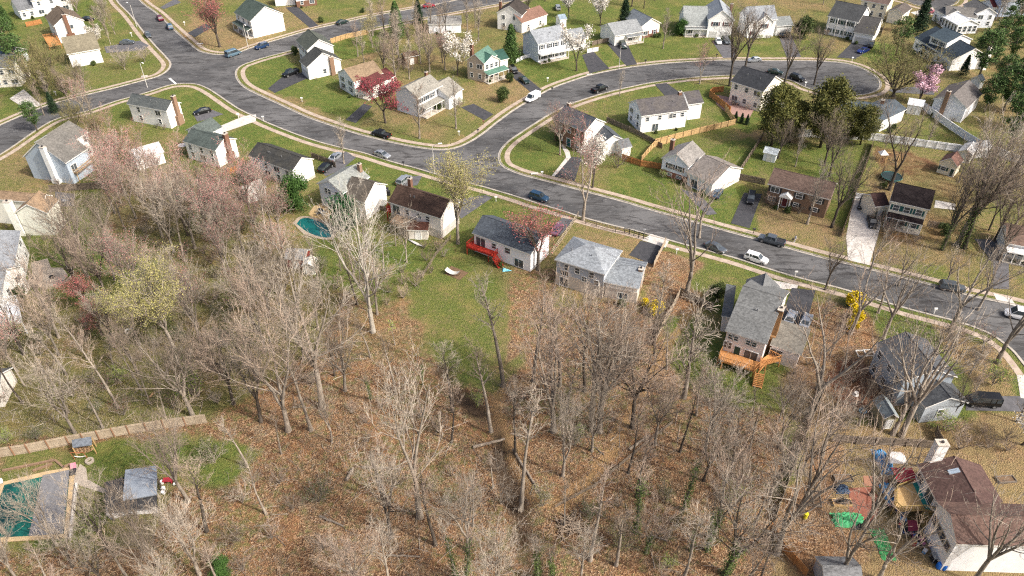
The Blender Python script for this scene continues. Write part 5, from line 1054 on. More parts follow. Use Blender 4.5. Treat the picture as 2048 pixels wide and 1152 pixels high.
def lounger(a, b, label, m1, m2):
    p, q = G(*a), G(*b); d = (q-p); L = d.length; d.normalize(); n = Vector((-d.y, d.x, 0)); root = empty('deck_chair', (p.x,p.y,0), label, 'deck chair')
    k = MB(); k.obox(p-n*.4+Vector((0,0,.32)), d*L*.65, n*.8, (0,0,.08)); k.build('seat', m1, root); k = MB(); k.obox(p+d*L*.65-n*.4+Vector((0,0,.36)), d*L*.35+Vector((0,0,.45)), n*.8, (0,0,.08)); k.build('backrest', m2, root)
    for s_ in (.05, .6):
        for t_ in (-.36, .3): k = MB(); k.obox(p+d*L*s_+n*t_, d*.06, n*.06, (0,0,.33)); k.build('leg', M_METAL, root)
lounger(q57(835,300), q57(850,190), 'dark cushioned lounge chair with pink towel at the pool corner', M_BLACK, mat('pink_cloth', (.5,.2,.26), (.4,.16,.2), 3))
lounger(q57(5,400), q57(15,370), 'blue white lounge chair cut by the left edge beside the pool', M_WHITEP, M_WHITEP)
# gazebo: dark lower roof and pale grey upper roof on posts
gz = empty('gazebo', tuple(G(*q57(1500,640))), 'pavilion with black shingle roof and raised pale grey metal roof beside the pool', 'pavilion')
def rfl(pts, zs, mt, name, t=.18):
    T = [Vector((*G(*q57(*p), z).to_2d(), z)) for p, z in zip(pts, zs)]; B = [v-Vector((0,0,t)) for v in T]; k = MB(); k.solid(T+B, [(3,2,1,0),(4,5,6,7),(0,1,5,4),(1,2,6,5),(2,3,7,6),(3,0,4,7)]); return k.build(name, mt, gz)
rfl([(1195,365),(1440,300),(1410,560),(1190,600)], [3.0,3.0,3.0,3.0], roofmat('2c2d30','3a3a3c'), 'lower_roof')
rfl([(1190,601),(1780,500),(1790,640),(1230,690)], [3.0,3.0,2.3,2.3], roofmat('2c2d30','3a3a3c'), 'lower_roof')
rfl([(1425,225),(1785,175),(1785,505),(1395,575)], [3.7,3.7,3.3,3.3], mat('grey_metal_roof', (.25,.28,.32), (.17,.20,.24), .8, 7, rough=.5), 'upper_roof')
for p in ((1200,400),(1200,600),(1235,680),(1780,620),(1780,300),(1430,300),(1500,660)):
    b_ = G(*q57(*p), 2.4); k = MB(); k.box(b_.x, b_.y, 0, .2, .2, 2.3 if p[1] > 615 else 2.9); k.build('post', M_WOODG, gz)
b_ = [tuple(G(*q57(*p), 0).to_2d()) for p in ((1210,520),(1760,440),(1790,700),(1400,740),(1260,790),(1200,740))]; slab('patio', [q57(*p) for p in ((1200,500),(1780,430),(1800,720),(1430,745),(1270,795),(1205,740))], M_CONCW, .045)
k = MB(); tb = G(*q57(1480,560)); k.box(tb.x, tb.y, .7, 1.8, .9, .06, .3); k.box(tb.x, tb.y, 0, .12, .12, .7); single(k, 'table', M_WOODG, 'wooden table in the shade of the pavilion', 'table')
ws = empty('wood_store', tuple(G(*Z(0,3,650,150))), 'firewood shelter with flat grey roof standing against the long board fence', 'wood shelter')
T = [G(*Z(0,3,*p), 2.0) for p in ((580,75),(735,48),(737,105),(582,128))]; k = MB(); k.solid([Vector((v.x,v.y,2.1 if i > 1 else 2.35)) for i, v in enumerate(T)]+[Vector((v.x,v.y,1.98 if i > 1 else 2.23)) for i, v in enumerate(T)], [(3,2,1,0),(4,5,6,7),(0,1,5,4),(1,2,6,5),(2,3,7,6),(3,0,4,7)]); k.build('roof', roofmat('6d747c'), ws)
for v in T: k = MB(); k.box(v.x, v.y, 0, .12, .12, 2.05); k.build('post', M_WOODN, ws)
c_ = (T[0]+T[2])/2; k = MB()
for i in range(60):
    a_ = random.uniform(-.45,.45); b2 = T[0].lerp(T[1], random.uniform(.08,.92)); k.tube([(b2.x, b2.y-1.0, .12+.14*(i % 9)),(b2.x+random.uniform(-.05,.05), b2.y-.5, .12+.14*(i % 9))], .07, 5)
single(k, 'firewood_stack', mat('split_wood', (.42,.28,.16), (.26,.16,.09), 6), 'split logs stacked under the small shelter by the board fence', 'firewood')
def ring(p, r, w, h, mt, label, nm, cat, zm=None):
    c = G(*px(zm, p)); k = MB(); n = 18
    for i in range(n):
        a, b = 2*pi*i/n, 2*pi*(i+1)/n; f_ = lambda rr, t, z: (c.x+rr*cos(t), c.y+rr*sin(t), z)
        k.face([f_(r,a,h),f_(r,b,h),f_(r-w,b,h),f_(r-w,a,h)]); k.face([f_(r,a,0),f_(r,b,0),f_(r,b,h),f_(r,a,h)]); k.face([f_(r-w,a,h),f_(r-w,b,h),f_(r-w,b,0),f_(r-w,a,0)])
    return single(k, nm, mt, label, cat)
ring((720,237), .62, .3, .35, M_STONE, 'round stone fire pit beside the stepping path by the pool', 'fire_pit', 'fire pit', (0,3))
ring((418,1068), .5, .14, .3, M_BLACK, 'black fire ring on the round stone patio at the left edge', 'fire_pit', 'fire pit', (0,1))
c = G(*Z(0,1,440,1070)); k = MB()
for i in range(14):
    a, b = radians(-120+i*14), radians(-120+(i+1)*14); R_ = 3.2; k.obox((c.x+R_*cos(a), c.y+R_*sin(a), 0), (R_*(cos(b)-cos(a)), R_*(sin(b)-sin(a)), 0), (.35*cos(a), .35*sin(a), 0), (0,0,.5))
single(k, 'seat_wall', mat('block_wall', (.45,.40,.33), (.32,.28,.22), 3), 'curved stone seat wall round the patio at the left edge', 'wall')
# woodland picnic frame, hammock pit, trampoline, play set
k = MB(); c = G(*Z(0,2,1033,350))
for d_ in ((-.7,-.5,1.4,.12),(-.7,.4,1.4,.12),(-.7,-.5,.12,1.0),(.6,-.5,.12,1.0)): k.obox((c.x+d_[0], c.y+d_[1], 0), (d_[2],0,0), (0,d_[3],0), (0,0,.3))
single(k, 'planter_frame', M_TRIM, 'small white square frame on the ground in the left woods', 'planter')
slab('mulch_patch', [(1560,975),(1700,1030),(1630,1090),(1510,1040)], mat('bare_soil', (.17,.11,.065), (.11,.07,.04), 2), .04, (1,1))
hm = empty('hammock', tuple(G(*Z(1,1,1575,1040))), 'white hammock on a black stand over the bare soil patch', 'hammock'); a_, b_ = G(*Z(1,1,1522,1030)), G(*Z(1,1,1625,1060)); d_ = b_-a_; n_ = Vector((-d_.y, d_.x, 0)).normalized()
k = MB(); m_ = 8
for i in range(m_):
    t0, t1 = i/m_, (i+1)/m_; z0, z1 = .5+1.1*(t0-.5)**2*2, .5+1.1*(t1-.5)**2*2; p0, p1 = a_+d_*t0, a_+d_*t1; k.face([p0-n_*.55+Vector((0,0,z0)), p1-n_*.55+Vector((0,0,z1)), p1+n_*.55+Vector((0,0,z1)), p0+n_*.55+Vector((0,0,z0))])
k.build('cloth', mat('canvas', (.6,.58,.53), (.5,.48,.43), 3), hm); k = MB(); k.tube([a_-d_*.15+Vector((0,0,1.15)), a_+d_*.1+Vector((0,0,.05)), b_-d_*.1+Vector((0,0,.05)), b_+d_*.15+Vector((0,0,1.15))], .05, 6); k.build('stand', M_BLACK, hm)
tr = empty('trampoline', tuple(G(*Z(3,1,978,280))), 'round black trampoline with safety net in the fenced yard', 'trampoline'); c = G(*Z(3,1,980,285)); R_ = 2.2
k = MB(); k.prism([(c.x+R_*cos(2*pi*i/24), c.y+R_*sin(2*pi*i/24)) for i in range(24)], .85, .9); k.build('mat', mat('trampoline_mat', (.015,.03,.035), (.02,.04,.045), 5), tr)
k = MB(); k.tube([(c.x+(R_+.12)*cos(2*pi*i/24), c.y+(R_+.12)*sin(2*pi*i/24), .92) for i in range(25)], .12, 6, cap=False); k.build('rim', mat('rim_green', (.03,.13,.12), (.03,.1,.1), 3), tr)
for i in range(6):
    a_ = 2*pi*i/6; k = MB(); k.tube([(c.x+R_*1.1*cos(a_), c.y+R_*1.1*sin(a_), 0),(c.x+R_*1.1*cos(a_), c.y+R_*1.1*sin(a_), 2.5)], .04, 6); k.build('pole', M_BLACK, tr)
k = MB()
for i in range(96):
    a_ = 2*pi*i/96; k.tube([(c.x+R_*1.06*cos(a_), c.y+R_*1.06*sin(a_), .9),(c.x+R_*1.06*cos(a_), c.y+R_*1.06*sin(a_), 2.35)], .012, 3, cap=False)
for z_ in (1.3,1.7,2.1,2.35): k.tube([(c.x+R_*1.06*cos(2*pi*i/24), c.y+R_*1.06*sin(2*pi*i/24), z_) for i in range(25)], .012, 3, cap=False)
k.build('safety_net', M_BLACK, tr)
ps = empty('play_set', tuple(G(*Z(3,1,960,120))), 'yellow timber swing set with small white canopy in the fenced yard', 'swing set'); a_, b_ = G(*Z(3,1,935,135)), G(*Z(3,1,1030,150)); d_ = (b_-a_).normalized(); n_ = Vector((-d_.y, d_.x, 0))
k = MB(); k.tube([a_+Vector((0,0,2.4)), b_+Vector((0,0,2.4))], .08, 5); k.build('top_beam', M_WOODN, ps)
for e_ in (a_, b_):
    for s_ in (-1, 1): k = MB(); k.tube([e_+n_*s_, e_+Vector((0,0,2.4))], .07, 5); k.build('leg', M_WOODN, ps)
for t_ in (.3,.65):
    s_ = a_.lerp(b_, t_); k = MB(); k.obox(s_+Vector((-.25,-.1,.5)), (.5,0,0), (0,.2,0), (0,0,.04)); k.tube([s_+Vector((-.2,0,.5)), s_+Vector((-.2,0,2.4))], .015, 3); k.tube([s_+Vector((.2,0,.5)), s_+Vector((.2,0,2.4))], .015, 3); k.build('swing', M_BLACK, ps)
t_ = G(*Z(3,1,905,130)); k = MB(); k.solid([(t_.x-1,t_.y-1,1.9),(t_.x+1,t_.y-1,1.9),(t_.x+1,t_.y+1,1.9),(t_.x-1,t_.y+1,1.9),(t_.x,t_.y,2.9)], [(0,1,4),(1,2,4),(2,3,4),(3,0,4),(3,2,1,0)]); k.build('canopy', M_WHITEP, ps)
for sx in (-.9,.9):
    for sy in (-.9,.9): k = MB(); k.box(t_.x+sx, t_.y+sy, 0, .1, .1, 1.95); k.build('post', M_WOODN, ps)
# satellite dishes, patio umbrella
def parasol(p, h_, r_, mt, label, zm, nm='patio_umbrella'):
    c = G(*px(zm, p)); root = empty(nm, (c.x,c.y,0), label, 'umbrella'); k = MB(); n = 8; k.solid([(c.x,c.y,h_+.5)]+[(c.x+r_*cos(2*pi*i/n), c.y+r_*sin(2*pi*i/n), h_) for i in range(n)], [(0, 1+i, 1+(i+1) % n) for i in range(n)]); k.build('canopy', mt, root)
    k = MB(); k.tube([(c.x,c.y,0),(c.x,c.y,h_+.45)], .04, 6); k.build('pole', M_METAL, root)
M_CLW = mat('white_canvas', (.66,.65,.63), (.54,.53,.51), 1.5); M_CLR = mat('red_canvas', (.36,.03,.045), (.27,.022,.035), 1.2); M_TB = mat('blue_tarp', (.05,.22,.46), (.12,.34,.58), 1.8); M_TG = mat('green_tarp', (.03,.26,.09), (.09,.36,.17), 1.8)
parasol((1480,80), 2.5, 1.2, M_CLW, 'white patio umbrella behind the dark green gabled house', (0,1))
# ---------------------------------------------------------------- the cluttered yard at the lower right
def tent(pts, zt, rise, mt, label, nm, cat, zm, legs=True):
    P = [G(*px(zm, p), zt) for p in pts]; c = sum(P, Vector())/4; root = empty(nm, (c.x,c.y,0), label, cat); m1, m2 = (P[0]+P[3])/2+Vector((0,0,rise)), (P[1]+P[2])/2+Vector((0,0,rise))
    k = MB(); k.solid([P[0],P[1],P[2],P[3],m1,m2], [(0,1,5,4),(3,4,5,2),(0,4,3),(1,2,5)]); k.build('canopy', mt, root)
    if legs:
        for v in P: q = MB(); q.box(v.x, v.y, 0, .07, .07, zt); q.build('leg', M_METAL, root)
    return root
tent([(975,250),(1115,255),(1060,160),(960,155)], 2.0, .5, M_CLW, 'white gabled canopy tent behind the lower right house', 'canopy_tent', 'tent', (3,3))
tent([(1030,400),(1195,400),(1150,285),(985,285)], 2.2, .25, M_CLR, 'red canopy stretched beside the lower right house', 'canopy_tent', 'canopy', (3,3))
tent([(1120,795),(1205,790),(1190,705),(1115,705)], 1.6, .2, mat('dark_red_canvas', (.16,.02,.045), (.12,.015,.03), 1.5), 'dark red awning beside the timber stairs', 'canopy_tent', 'canopy', (3,3))
def heap(zm, c, rx, ry, hgt, mt, label, nm, cat, seed=0, n=14):
    """a tarpaulin or heap: one crumpled cloth mesh over a low mound"""
    o_ = G(*px(zm, c)); rnd = random.Random(seed); k = MB(); V = []; F_ = []
    for j in range(n+1):
        for i in range(n+1):
            x, y = i/n*2-1, j/n*2-1; d_ = max(abs(x), abs(y)); zz = hgt*(max(0, 1-(x*x+y*y)*.75))**.6*(.55+.45*rnd.random())+.03
            V.append((o_.x+x*rx*(1+.1*rnd.uniform(-1,1)), o_.y+y*ry*(1+.1*rnd.uniform(-1,1)), zz if d_ < 1 else .02))
    for j in range(n):
        for i in range(n): a = j*(n+1)+i; F_.append((a, a+1, a+n+2, a+n+1))
    k.solid(V, F_); return single(k, nm, mt, label, cat)
heap((3,3), (925,245), 1.1, 2.4, .9, M_TB, 'light blue tarp bundled against the white canopy tent', 'tarpaulin', 'tarp', 1)
heap((3,3), (975,500), 1.0, 2.0, .7, M_TB, 'blue tarp lying left of the timber deck', 'tarpaulin', 'tarp', 2)
heap((3,3), (640,705), 2.2, 1.2, .9, M_TG, 'crumpled bright green tarp in the middle of the cluttered yard', 'tarpaulin', 'tarp', 3)
heap((3,3), (920,900), 1.0, 2.4, .25, mat('dark_green_tarp', (.03,.20,.06), (.05,.26,.09), 1.5), 'long dull green tarp under the bare branches near the bottom', 'tarpaulin', 'tarp', 4)
heap((3,3), (730,750), 1.2, .7, .5, M_BLACK, 'black plastic sheet beside the bright green tarp', 'tarpaulin', 'tarp', 5)
heap((3,3), (590,460), 1.0, .8, .7, mat('dark_blue_sheet', (.03,.05,.09), (.05,.08,.13), 2), 'dark blue covered heap left of the red paving', 'tarpaulin', 'tarp', 6)
heap((3,3), (1125,500), .9, .8, .5+0, M_CLW, 'white cloth bundle', 'cloth_bundle', 'cloth', 7) if False else None
COLR = [mat('junk_%d' % i, c, tuple(x*.7 for x in c), 4) for i, c in enumerate([(.05,.14,.45),(.6,.6,.6),(.4,.05,.06),(.03,.03,.035),(.1,.12,.2),(.5,.3,.1),(.35,.1,.2),(.15,.3,.5),(.2,.2,.22)])]
NMC = ['blue','white','red','black','dark navy','orange brown','pink','pale blue','grey']
rj = random.Random(5); spots = [(1070,720),(1050,760),(1090,790),(1075,700),(1150,830),(1165,850),(1190,900),(1210,880),(1160,900),(1230,920),(1300,870),(1330,860),(1310,920),(1345,940),(1250,960),(1180,820),(1000,590),(1030,620),(960,600),(1060,660),(1100,650)]
for i, s_ in enumerate(spots):
    c = G(*Z(3,3,*s_)); k = MB(); ci = rj.randrange(9); w_ = rj.uniform(.4,.9); hh = rj.uniform(.35,.8); a_ = rj.uniform(0,3)
    k.box(c.x, c.y, 0, w_, w_*.7, hh, a_); k.box(c.x, c.y, hh, w_*1.08, w_*.78, .06, a_, 1)
    places = ['left of the dark red awning','left of the dark red awning','under the dark red awning edge','left of the dark red awning','below the timber stairs','below the timber stairs','below the timber stairs','below the timber stairs','below the timber stairs','against the lower right gable wall','against the lower right gable wall','against the lower right gable wall','against the lower right gable wall','against the lower right gable wall','near the crate at the lower right gable','by the foot of the timber stairs','under the tan deck corner','under the tan deck corner','left of the tan deck corner','beside the timber deck','beside the timber deck']
    single(k, 'storage_box', [COLR[ci], COLR[(ci+3) % 9]], '%s storage box with %s lid %s' % (NMC[ci], NMC[(ci+3) % 9], places[i]), 'storage box', 'storage boxes heaped by the lower right house')
for i, (s_, l_) in enumerate((((1360,1085),'blue plastic barrel at the corner of the lower right house, nearer the wall foot'),((1400,1095),'blue plastic barrel rightmost of the pair at the lower right house corner'))):
    c = G(*Z(3,3,*s_)); k = MB(); k.tube([(c.x,c.y,0),(c.x,c.y,.1),(c.x,c.y,.5),(c.x,c.y,.9),(c.x,c.y,1.0)], [.3,.33,.36,.33,.28], 14); single(k, 'barrel', mat('blue_drum', (.01,.16,.62), (.01,.12,.5), 2, rough=.4), l_, 'barrel', 'blue barrels')
c = G(*Z(3,3,1335,1025)); k = MB()
for dx in (-.6,.55):
    for dy in (-.5,.45): k.obox((c.x+dx,c.y+dy,0), (.08,0,0), (0,.08,0), (0,0,1.0))
k.obox((c.x-.6,c.y-.5,.95), (1.23,0,0), (0,1.03,0), (0,0,.08)); k.obox((c.x-.55,c.y-.45,.0), (1.1,0,0), (0,.9,0), (0,0,.5), 1); single(k, 'rabbit_hutch', [M_METAL, M_BLACK], 'black wire pet cage beside the two blue barrels', 'cage')
for zc, l_, rz in (((600,375),'long timber raised bed above the red paving',0),((590,570),'yellow timber raised bed holding old tyres',0),((385,540),'pale timber cold frame left of the raised beds',1.4),((1900,385),'dark raised vegetable bed right of the brown roof',.1)):
    c = G(*Z(3,3,*zc)); k = MB()
    for (dx,dy,sx,sy) in ((0,.55,2.6,.12),(0,-.55,2.6,.12),(-1.3,0,.12,1.2),(1.3,0,.12,1.2)):
        k.box(c.x+dx*cos(rz)-dy*sin(rz), c.y+dx*sin(rz)+dy*cos(rz), 0, sx, sy, .35, rz)
    k.box(c.x, c.y, 0, 2.5, 1.0, .2, rz, 1); single(k, 'raised_bed', [M_WOODN if 'yellow' in l_ else M_WOODG, MATS['bare_soil']], l_, 'garden bed', 'raised beds')
for i, (dx, dy, z_) in enumerate(((-.5,.1,.25),(.1,-.1,.25),(.55,.15,.25),(.0,.2,.45))):
    c = G(*Z(3,3,590,570)); k = MB(); k.tube([(c.x+dx+.28*cos(2*pi*j/12), c.y+dy+.28*sin(2*pi*j/12), z_+.1) for j in range(13)], .1, 6, cap=False); single(k, 'old_tyre', M_RUBBER, 'old black tyre lying in the yellow timber raised bed', 'tyre', 'tyres in the raised bed')
k = MB(); c = G(*Z(3,3,295,690)); k.tube([(c.x,c.y,0),(c.x,c.y,.9)], .28, 10); k.tube([(c.x,c.y,.9),(c.x,c.y,1.1)], .32, 10); single(k, 'water_butt', mat('yellow_plastic', (.6,.55,.03), (.5,.45,.02), 3), 'small yellow drum at the left of the cluttered yard', 'drum')
# ---------------------------------------------------------------- small things about the gardens
def grill(a, zm, label):
    c = G(*px(zm, a)); root = empty('barbecue_grill', (c.x,c.y,0), label, 'grill', 'barbecue grills'); k = MB(); k.tube([(c.x-.5,c.y,1.0),(c.x+.5,c.y,1.0)], .32, 10); k.build('lid', M_BLACK, root); k = MB(); k.box(c.x, c.y, 0, .9, .5, .85); k.build('cabinet', M_BLACK, root)
grill((520,555), (1,1), 'black grill on the sand coloured patio'); grill((1880,850), (2,0), 'black covered grill on the pinkish patio'); grill((1060,410), (1,1), 'black grill between the gable wall and the cream ranch')
def bin_(a, zm, label, mt):
    c = G(*px(zm, a)); root = empty('wheelie_bin', (c.x,c.y,0), label, 'bin', 'wheeled bins'); k = MB(); k.solid([(c.x-.26,c.y-.3,0),(c.x+.26,c.y-.3,0),(c.x+.26,c.y+.3,0),(c.x-.26,c.y+.3,0),(c.x-.33,c.y-.36,1),(c.x+.33,c.y-.36,1),(c.x+.33,c.y+.36,1),(c.x-.33,c.y+.36,1)], [(0,3,2,1),(0,1,5,4),(1,2,6,5),(2,3,7,6),(3,0,4,7)]); k.build('body', mt, root)
    k = MB(); k.box(c.x, c.y, 1.0, .7, .78, .07); k.build('lid', mt, root)
for a, zm, l_, m_ in [((445,605),(1,0),'dark green bin at the foot of the white gable wall',P_GRN),((470,600),(1,0),'black bin beside the dark green one at the white gable',M_BLACK),((800,335),(3,0),'black bin in front of the attached garage',M_BLACK),((1420,965),(0,0),'dark green air unit like bin beside the bend ranch',P_GRN),((1050,385),(1,1),'black bin beside the cream ranch chimney',M_BLACK),((1040,400),(1,1),'grey bin beside the cream ranch chimney',M_METAL),((265,30),(1,0),'green bin by the white wing at the top edge',P_GRN),((810,540),(2,2),'brown bin among the woods below the hip roofed house',M_BRICK)][:7]: bin_(a, zm, l_, m_)
def table_set(a, zm, label, z=0, mt=None):
    c = G(*px(zm, a), z); root = empty('patio_table', (c.x,c.y,z), label, 'table', 'patio tables with chairs'); mt = mt or M_METAL
    k = MB(); k.prism([(c.x+.65*cos(2*pi*i/12), c.y+.65*sin(2*pi*i/12)) for i in range(12)], z+.7, z+.74); k.build('table_top', mt, root); k = MB(); k.tube([(c.x,c.y,z),(c.x,c.y,z+.7)], .05, 6); k.build('leg', mt, root)
    for i in range(4):
        a_ = .5+pi/2*i; x, y = c.x+1.05*cos(a_), c.y+1.05*sin(a_); ch = empty('patio_chair', (x,y,z), '%s metal chair at the %s' % (('right','rear','left','front')[i], label.replace('round table ','table ')), 'chair', 'chairs at the patio tables'); k = MB(); k.box(x, y, z+.42, .45, .45, .05, a_); k.build('seat', M_BLACK, ch)
        k = MB(); k.box(x+.22*cos(a_), y+.22*sin(a_), z+.45, .05, .45, .5, a_); k.build('backrest', mt, ch); k = MB()
        for sx in (-.2,.2):
            for sy in (-.2,.2): k = MB(); k.box(x+sx*cos(a_)-sy*sin(a_), y+sx*sin(a_)+sy*cos(a_), z, .04, .04, .43); k.build('leg', mt, ch)
table_set((530,560), (1,1), 'round table on the sand patio by the teal pool'); table_set((1790,835), (2,0), 'round table on the pinkish patio'); table_set((530,470), (0,1), 'round table on the dark terrace by the cream house'); table_set((1225,590), (1,1), 'round table on the tan raised deck', 2.6)
# firewood heap, logs, stump cairn, kayak, flagged tent, kiddie pool, solar panel bits
def log(a, b, r_, label, zm, mt=None, taper=.7, nm='fallen_log'):
    p, q = G(*px(zm, a)), G(*px(zm, b)); d_ = q-p; k = MB(); n = 6; pts = [p+d_*(i/n)+Vector((random.uniform(-.08,.08), random.uniform(-.08,.08), r_)) for i in range(n+1)]
    k.tube(pts, [r_*(1-(1-taper)*i/n) for i in range(n+1)], 8); return single(k, nm, mt or M_BARKP, label, 'fallen log', 'fallen logs on the woodland floor')
M_BARKP = mat('pale_bark', (.28,.235,.185), (.17,.14,.11), 2.4, 8, bump=.2)
log((850,285),(1150,300),.20,'long pale log lying in the leaves at the bottom centre',(1,3)); log((725,395),(780,300),.28,'short thick pale log leaning in the leaves beside two dark stems',(1,3)); log((1740,130),(1990,65),.26,'tan log bridging the creek bed',(1,3)); log((1860,185),(1925,235),.2,'short pale log on the creek bank',(1,3))
log((940,150),(1090,40),.25,'split pale trunk lying by the old fence line',(2,3)); log((740,185),(640,110),.1,'thin dark stick beside the trodden path',(2,3),M_WOODG); log((1050,990),(1310,1000),.16,'pale log half buried near the bottom edge',(1,3)); log((10,150),(240,520),.22,'long leaning pale trunk fallen across the path bend',(2,3))
log((510,680),(700,760),.18,'brown log below the pale leaning tree',(1,3),M_WOODG); log((1120,830),(1240,880),.14,'grey log near the ivy trunks',(2,3),M_WOODG); log((1170,790),(1230,740),.14,'thin pale log beside the leaning ivy tree',(1,2)); log((1200,880),(1225,850),.2,'orange brown cut log in the left woods',(0,2),MATS['split_wood'])
c = G(*Z(2,3,470,760)); k = MB(); rr = random.Random(3)
for i in range(70):
    a_ = rr.uniform(0,pi); x, y = c.x+rr.gauss(0,.9), c.y+rr.gauss(0,.9); L_ = rr.uniform(.5,1.6); z0 = .1+max(0, .7-((x-c.x)**2+(y-c.y)**2)**.5*.4)*rr.random(); k.tube([(x-L_*cos(a_), y-L_*sin(a_), z0),(x+L_*cos(a_), y+L_*sin(a_), z0+rr.uniform(-.05,.3))], rr.uniform(.03,.08), 5)
single(k, 'brush_pile', mat('dead_wood', (.34,.27,.20), (.20,.15,.11), 4), 'pile of dead branches heaped in the leaves', 'brush pile')
k = MB(); c = G(*Z(1,1,2010,1015)); c2 = G(*q823(855,1000)); 
cc = [G(*q823(*p)) for p in ((695,960),(700,1020),(860,1005))]; k.solid([(*cc[0].to_2d(),.05),(*cc[1].to_2d(),.05),(*cc[2].to_2d(),.05),((cc[0].x+cc[1].x)/2+.3,(cc[0].y+cc[1].y)/2,.6)], [(0,1,3),(1,2,3),(2,0,3),(2,1,0)]); single(k, 'play_tent', mat('turquoise_cloth', (.10,.42,.55), (.3,.6,.68), 2), 'small turquoise play tent by the red deck stairs', 'tent')
k = MB(); 
for i in range(10):
    t = i/9; a_ = G(*Z(1,1,1215,770)).lerp(G(*Z(1,1,1345,830)), t); w_ = .42*sin(pi*max(.04,min(.96,t))); 
    k.v += [(a_.x, a_.y-w_, .25),(a_.x, a_.y, .45),(a_.x, a_.y+w_, .25),(a_.x, a_.y, .02)]
for i in range(9):
    for j in range(4): k.f.append((i*4+j, i*4+(j+1) % 4, i*4+4+(j+1) % 4, i*4+4+j)); k.m.append(0)
single(k, 'canoe', M_CLW, 'white upturned canoe on the grass below the tan deck', 'canoe')
k = MB(); c = G(*Z(3,2,757,988)); k.tube([(c.x,c.y,0),(c.x,c.y,.25)], .6, 16); k.tube([(c.x,c.y,.25),(c.x,c.y,.27)], .5, 16, 1); single(k, 'paddling_pool', [mat('light_blue_plastic', (.15,.4,.58), (.12,.34,.5), 3), M_WAT], 'small light blue paddling pool beside the tan barn shed', 'paddling pool')
for zc in ((745,528),(808,522)):
    c = G(*Z(3,2,*zc)); k = MB()
    for (dx,dy,sx,sy) in ((0,.75,1.5,.08),(0,-.75,1.5,.08),(-.75,0,.08,1.5),(.75,0,.08,1.5)): k.box(c.x+dx, c.y+dy, 0, sx, sy, .25)
    single(k, 'planter_frame', M_TRIM, 'white square garden frame left of the slate blue house, %s of the pair' % ('left' if zc[0] < 780 else 'right'), 'planter')
k = MB(); c = G(*Z(3,2,700,855)); k.tube([(c.x,c.y,0),(c.x,c.y,.1)], .5, 10); k.box(c.x, c.y, .1, .7, .5, .5, .5); single(k, 'garden_ornament', M_CLW, 'small white and black object on the dark red soil', 'garden object')
k = MB(); c = G(*Z(0,3,1350,400)); k.box(c.x, c.y, .5, 1.4, .8, .1, .1); k.box(c.x-.5, c.y, 0, .1, .6, .5, .1); k.box(c.x+.5, c.y, 0, .1, .6, .5, .1); single(k, 'garden_table', M_CLR, 'red table beside the pavilion', 'table')
for i, (s_, l_) in enumerate((((1300,410),'white plastic tub nearest the red table'),((1310,460),'white plastic tub between two others beside the pavilion'),((1310,490),'pale plastic tub lowest of the row beside the pavilion'))):
    c = G(*Z(0,3,*s_)); k = MB(); k.tube([(c.x,c.y,0),(c.x,c.y,.45)], [.25,.32], 10); single(k, 'plastic_tub', M_WHITEP, l_, 'tub', 'tubs beside the pavilion')
c = G(*Z(0,3,1408,425)); ch = empty('garden_chair', (c.x,c.y,0), 'cream garden chair right of the red table', 'chair'); k = MB(); k.box(c.x,c.y,.4,.5,.5,.06); k.build('seat', M_CLW, ch); k = MB(); k.box(c.x,c.y+.25,.4,.5,.06,.55); k.build('backrest', M_CLW, ch)
for sx in (-.2,.2):
    for sy in (-.2,.2): k = MB(); k.box(c.x+sx,c.y+sy,0,.05,.05,.4); k.build('leg', M_CLW, ch)
k = MB(); c = G(*Z(2,2,1640,828)); k.box(c.x,c.y,0,.9,.45,.12,.1); single(k, 'stone_slab', M_CONCW, 'pale rectangular slab on the grass below the orange deck', 'slab')
c = G(*Z(0,3,640,200)); sw = empty('swing_frame', (c.x,c.y,0), 'rusty swing frame with curved seat by the fire pit', 'swing frame'); a_, b_ = G(*Z(0,3,600,218)), G(*Z(0,3,705,215)); k = MB(); k.tube([a_, a_+Vector((-.2,0,1.5)), b_+Vector((-.2,0,1.5)), b_], .05, 6); k.build('frame', mat('rust', (.35,.11,.05), (.25,.08,.04), 3), sw)
k = MB(); k.tube([a_.lerp(b_, t_)+Vector((0,0,.5+1.2*(t_-.5)**2)) for t_ in (.1,.3,.5,.7,.9)], .07, 6); k.build('seat', M_CLW, sw)
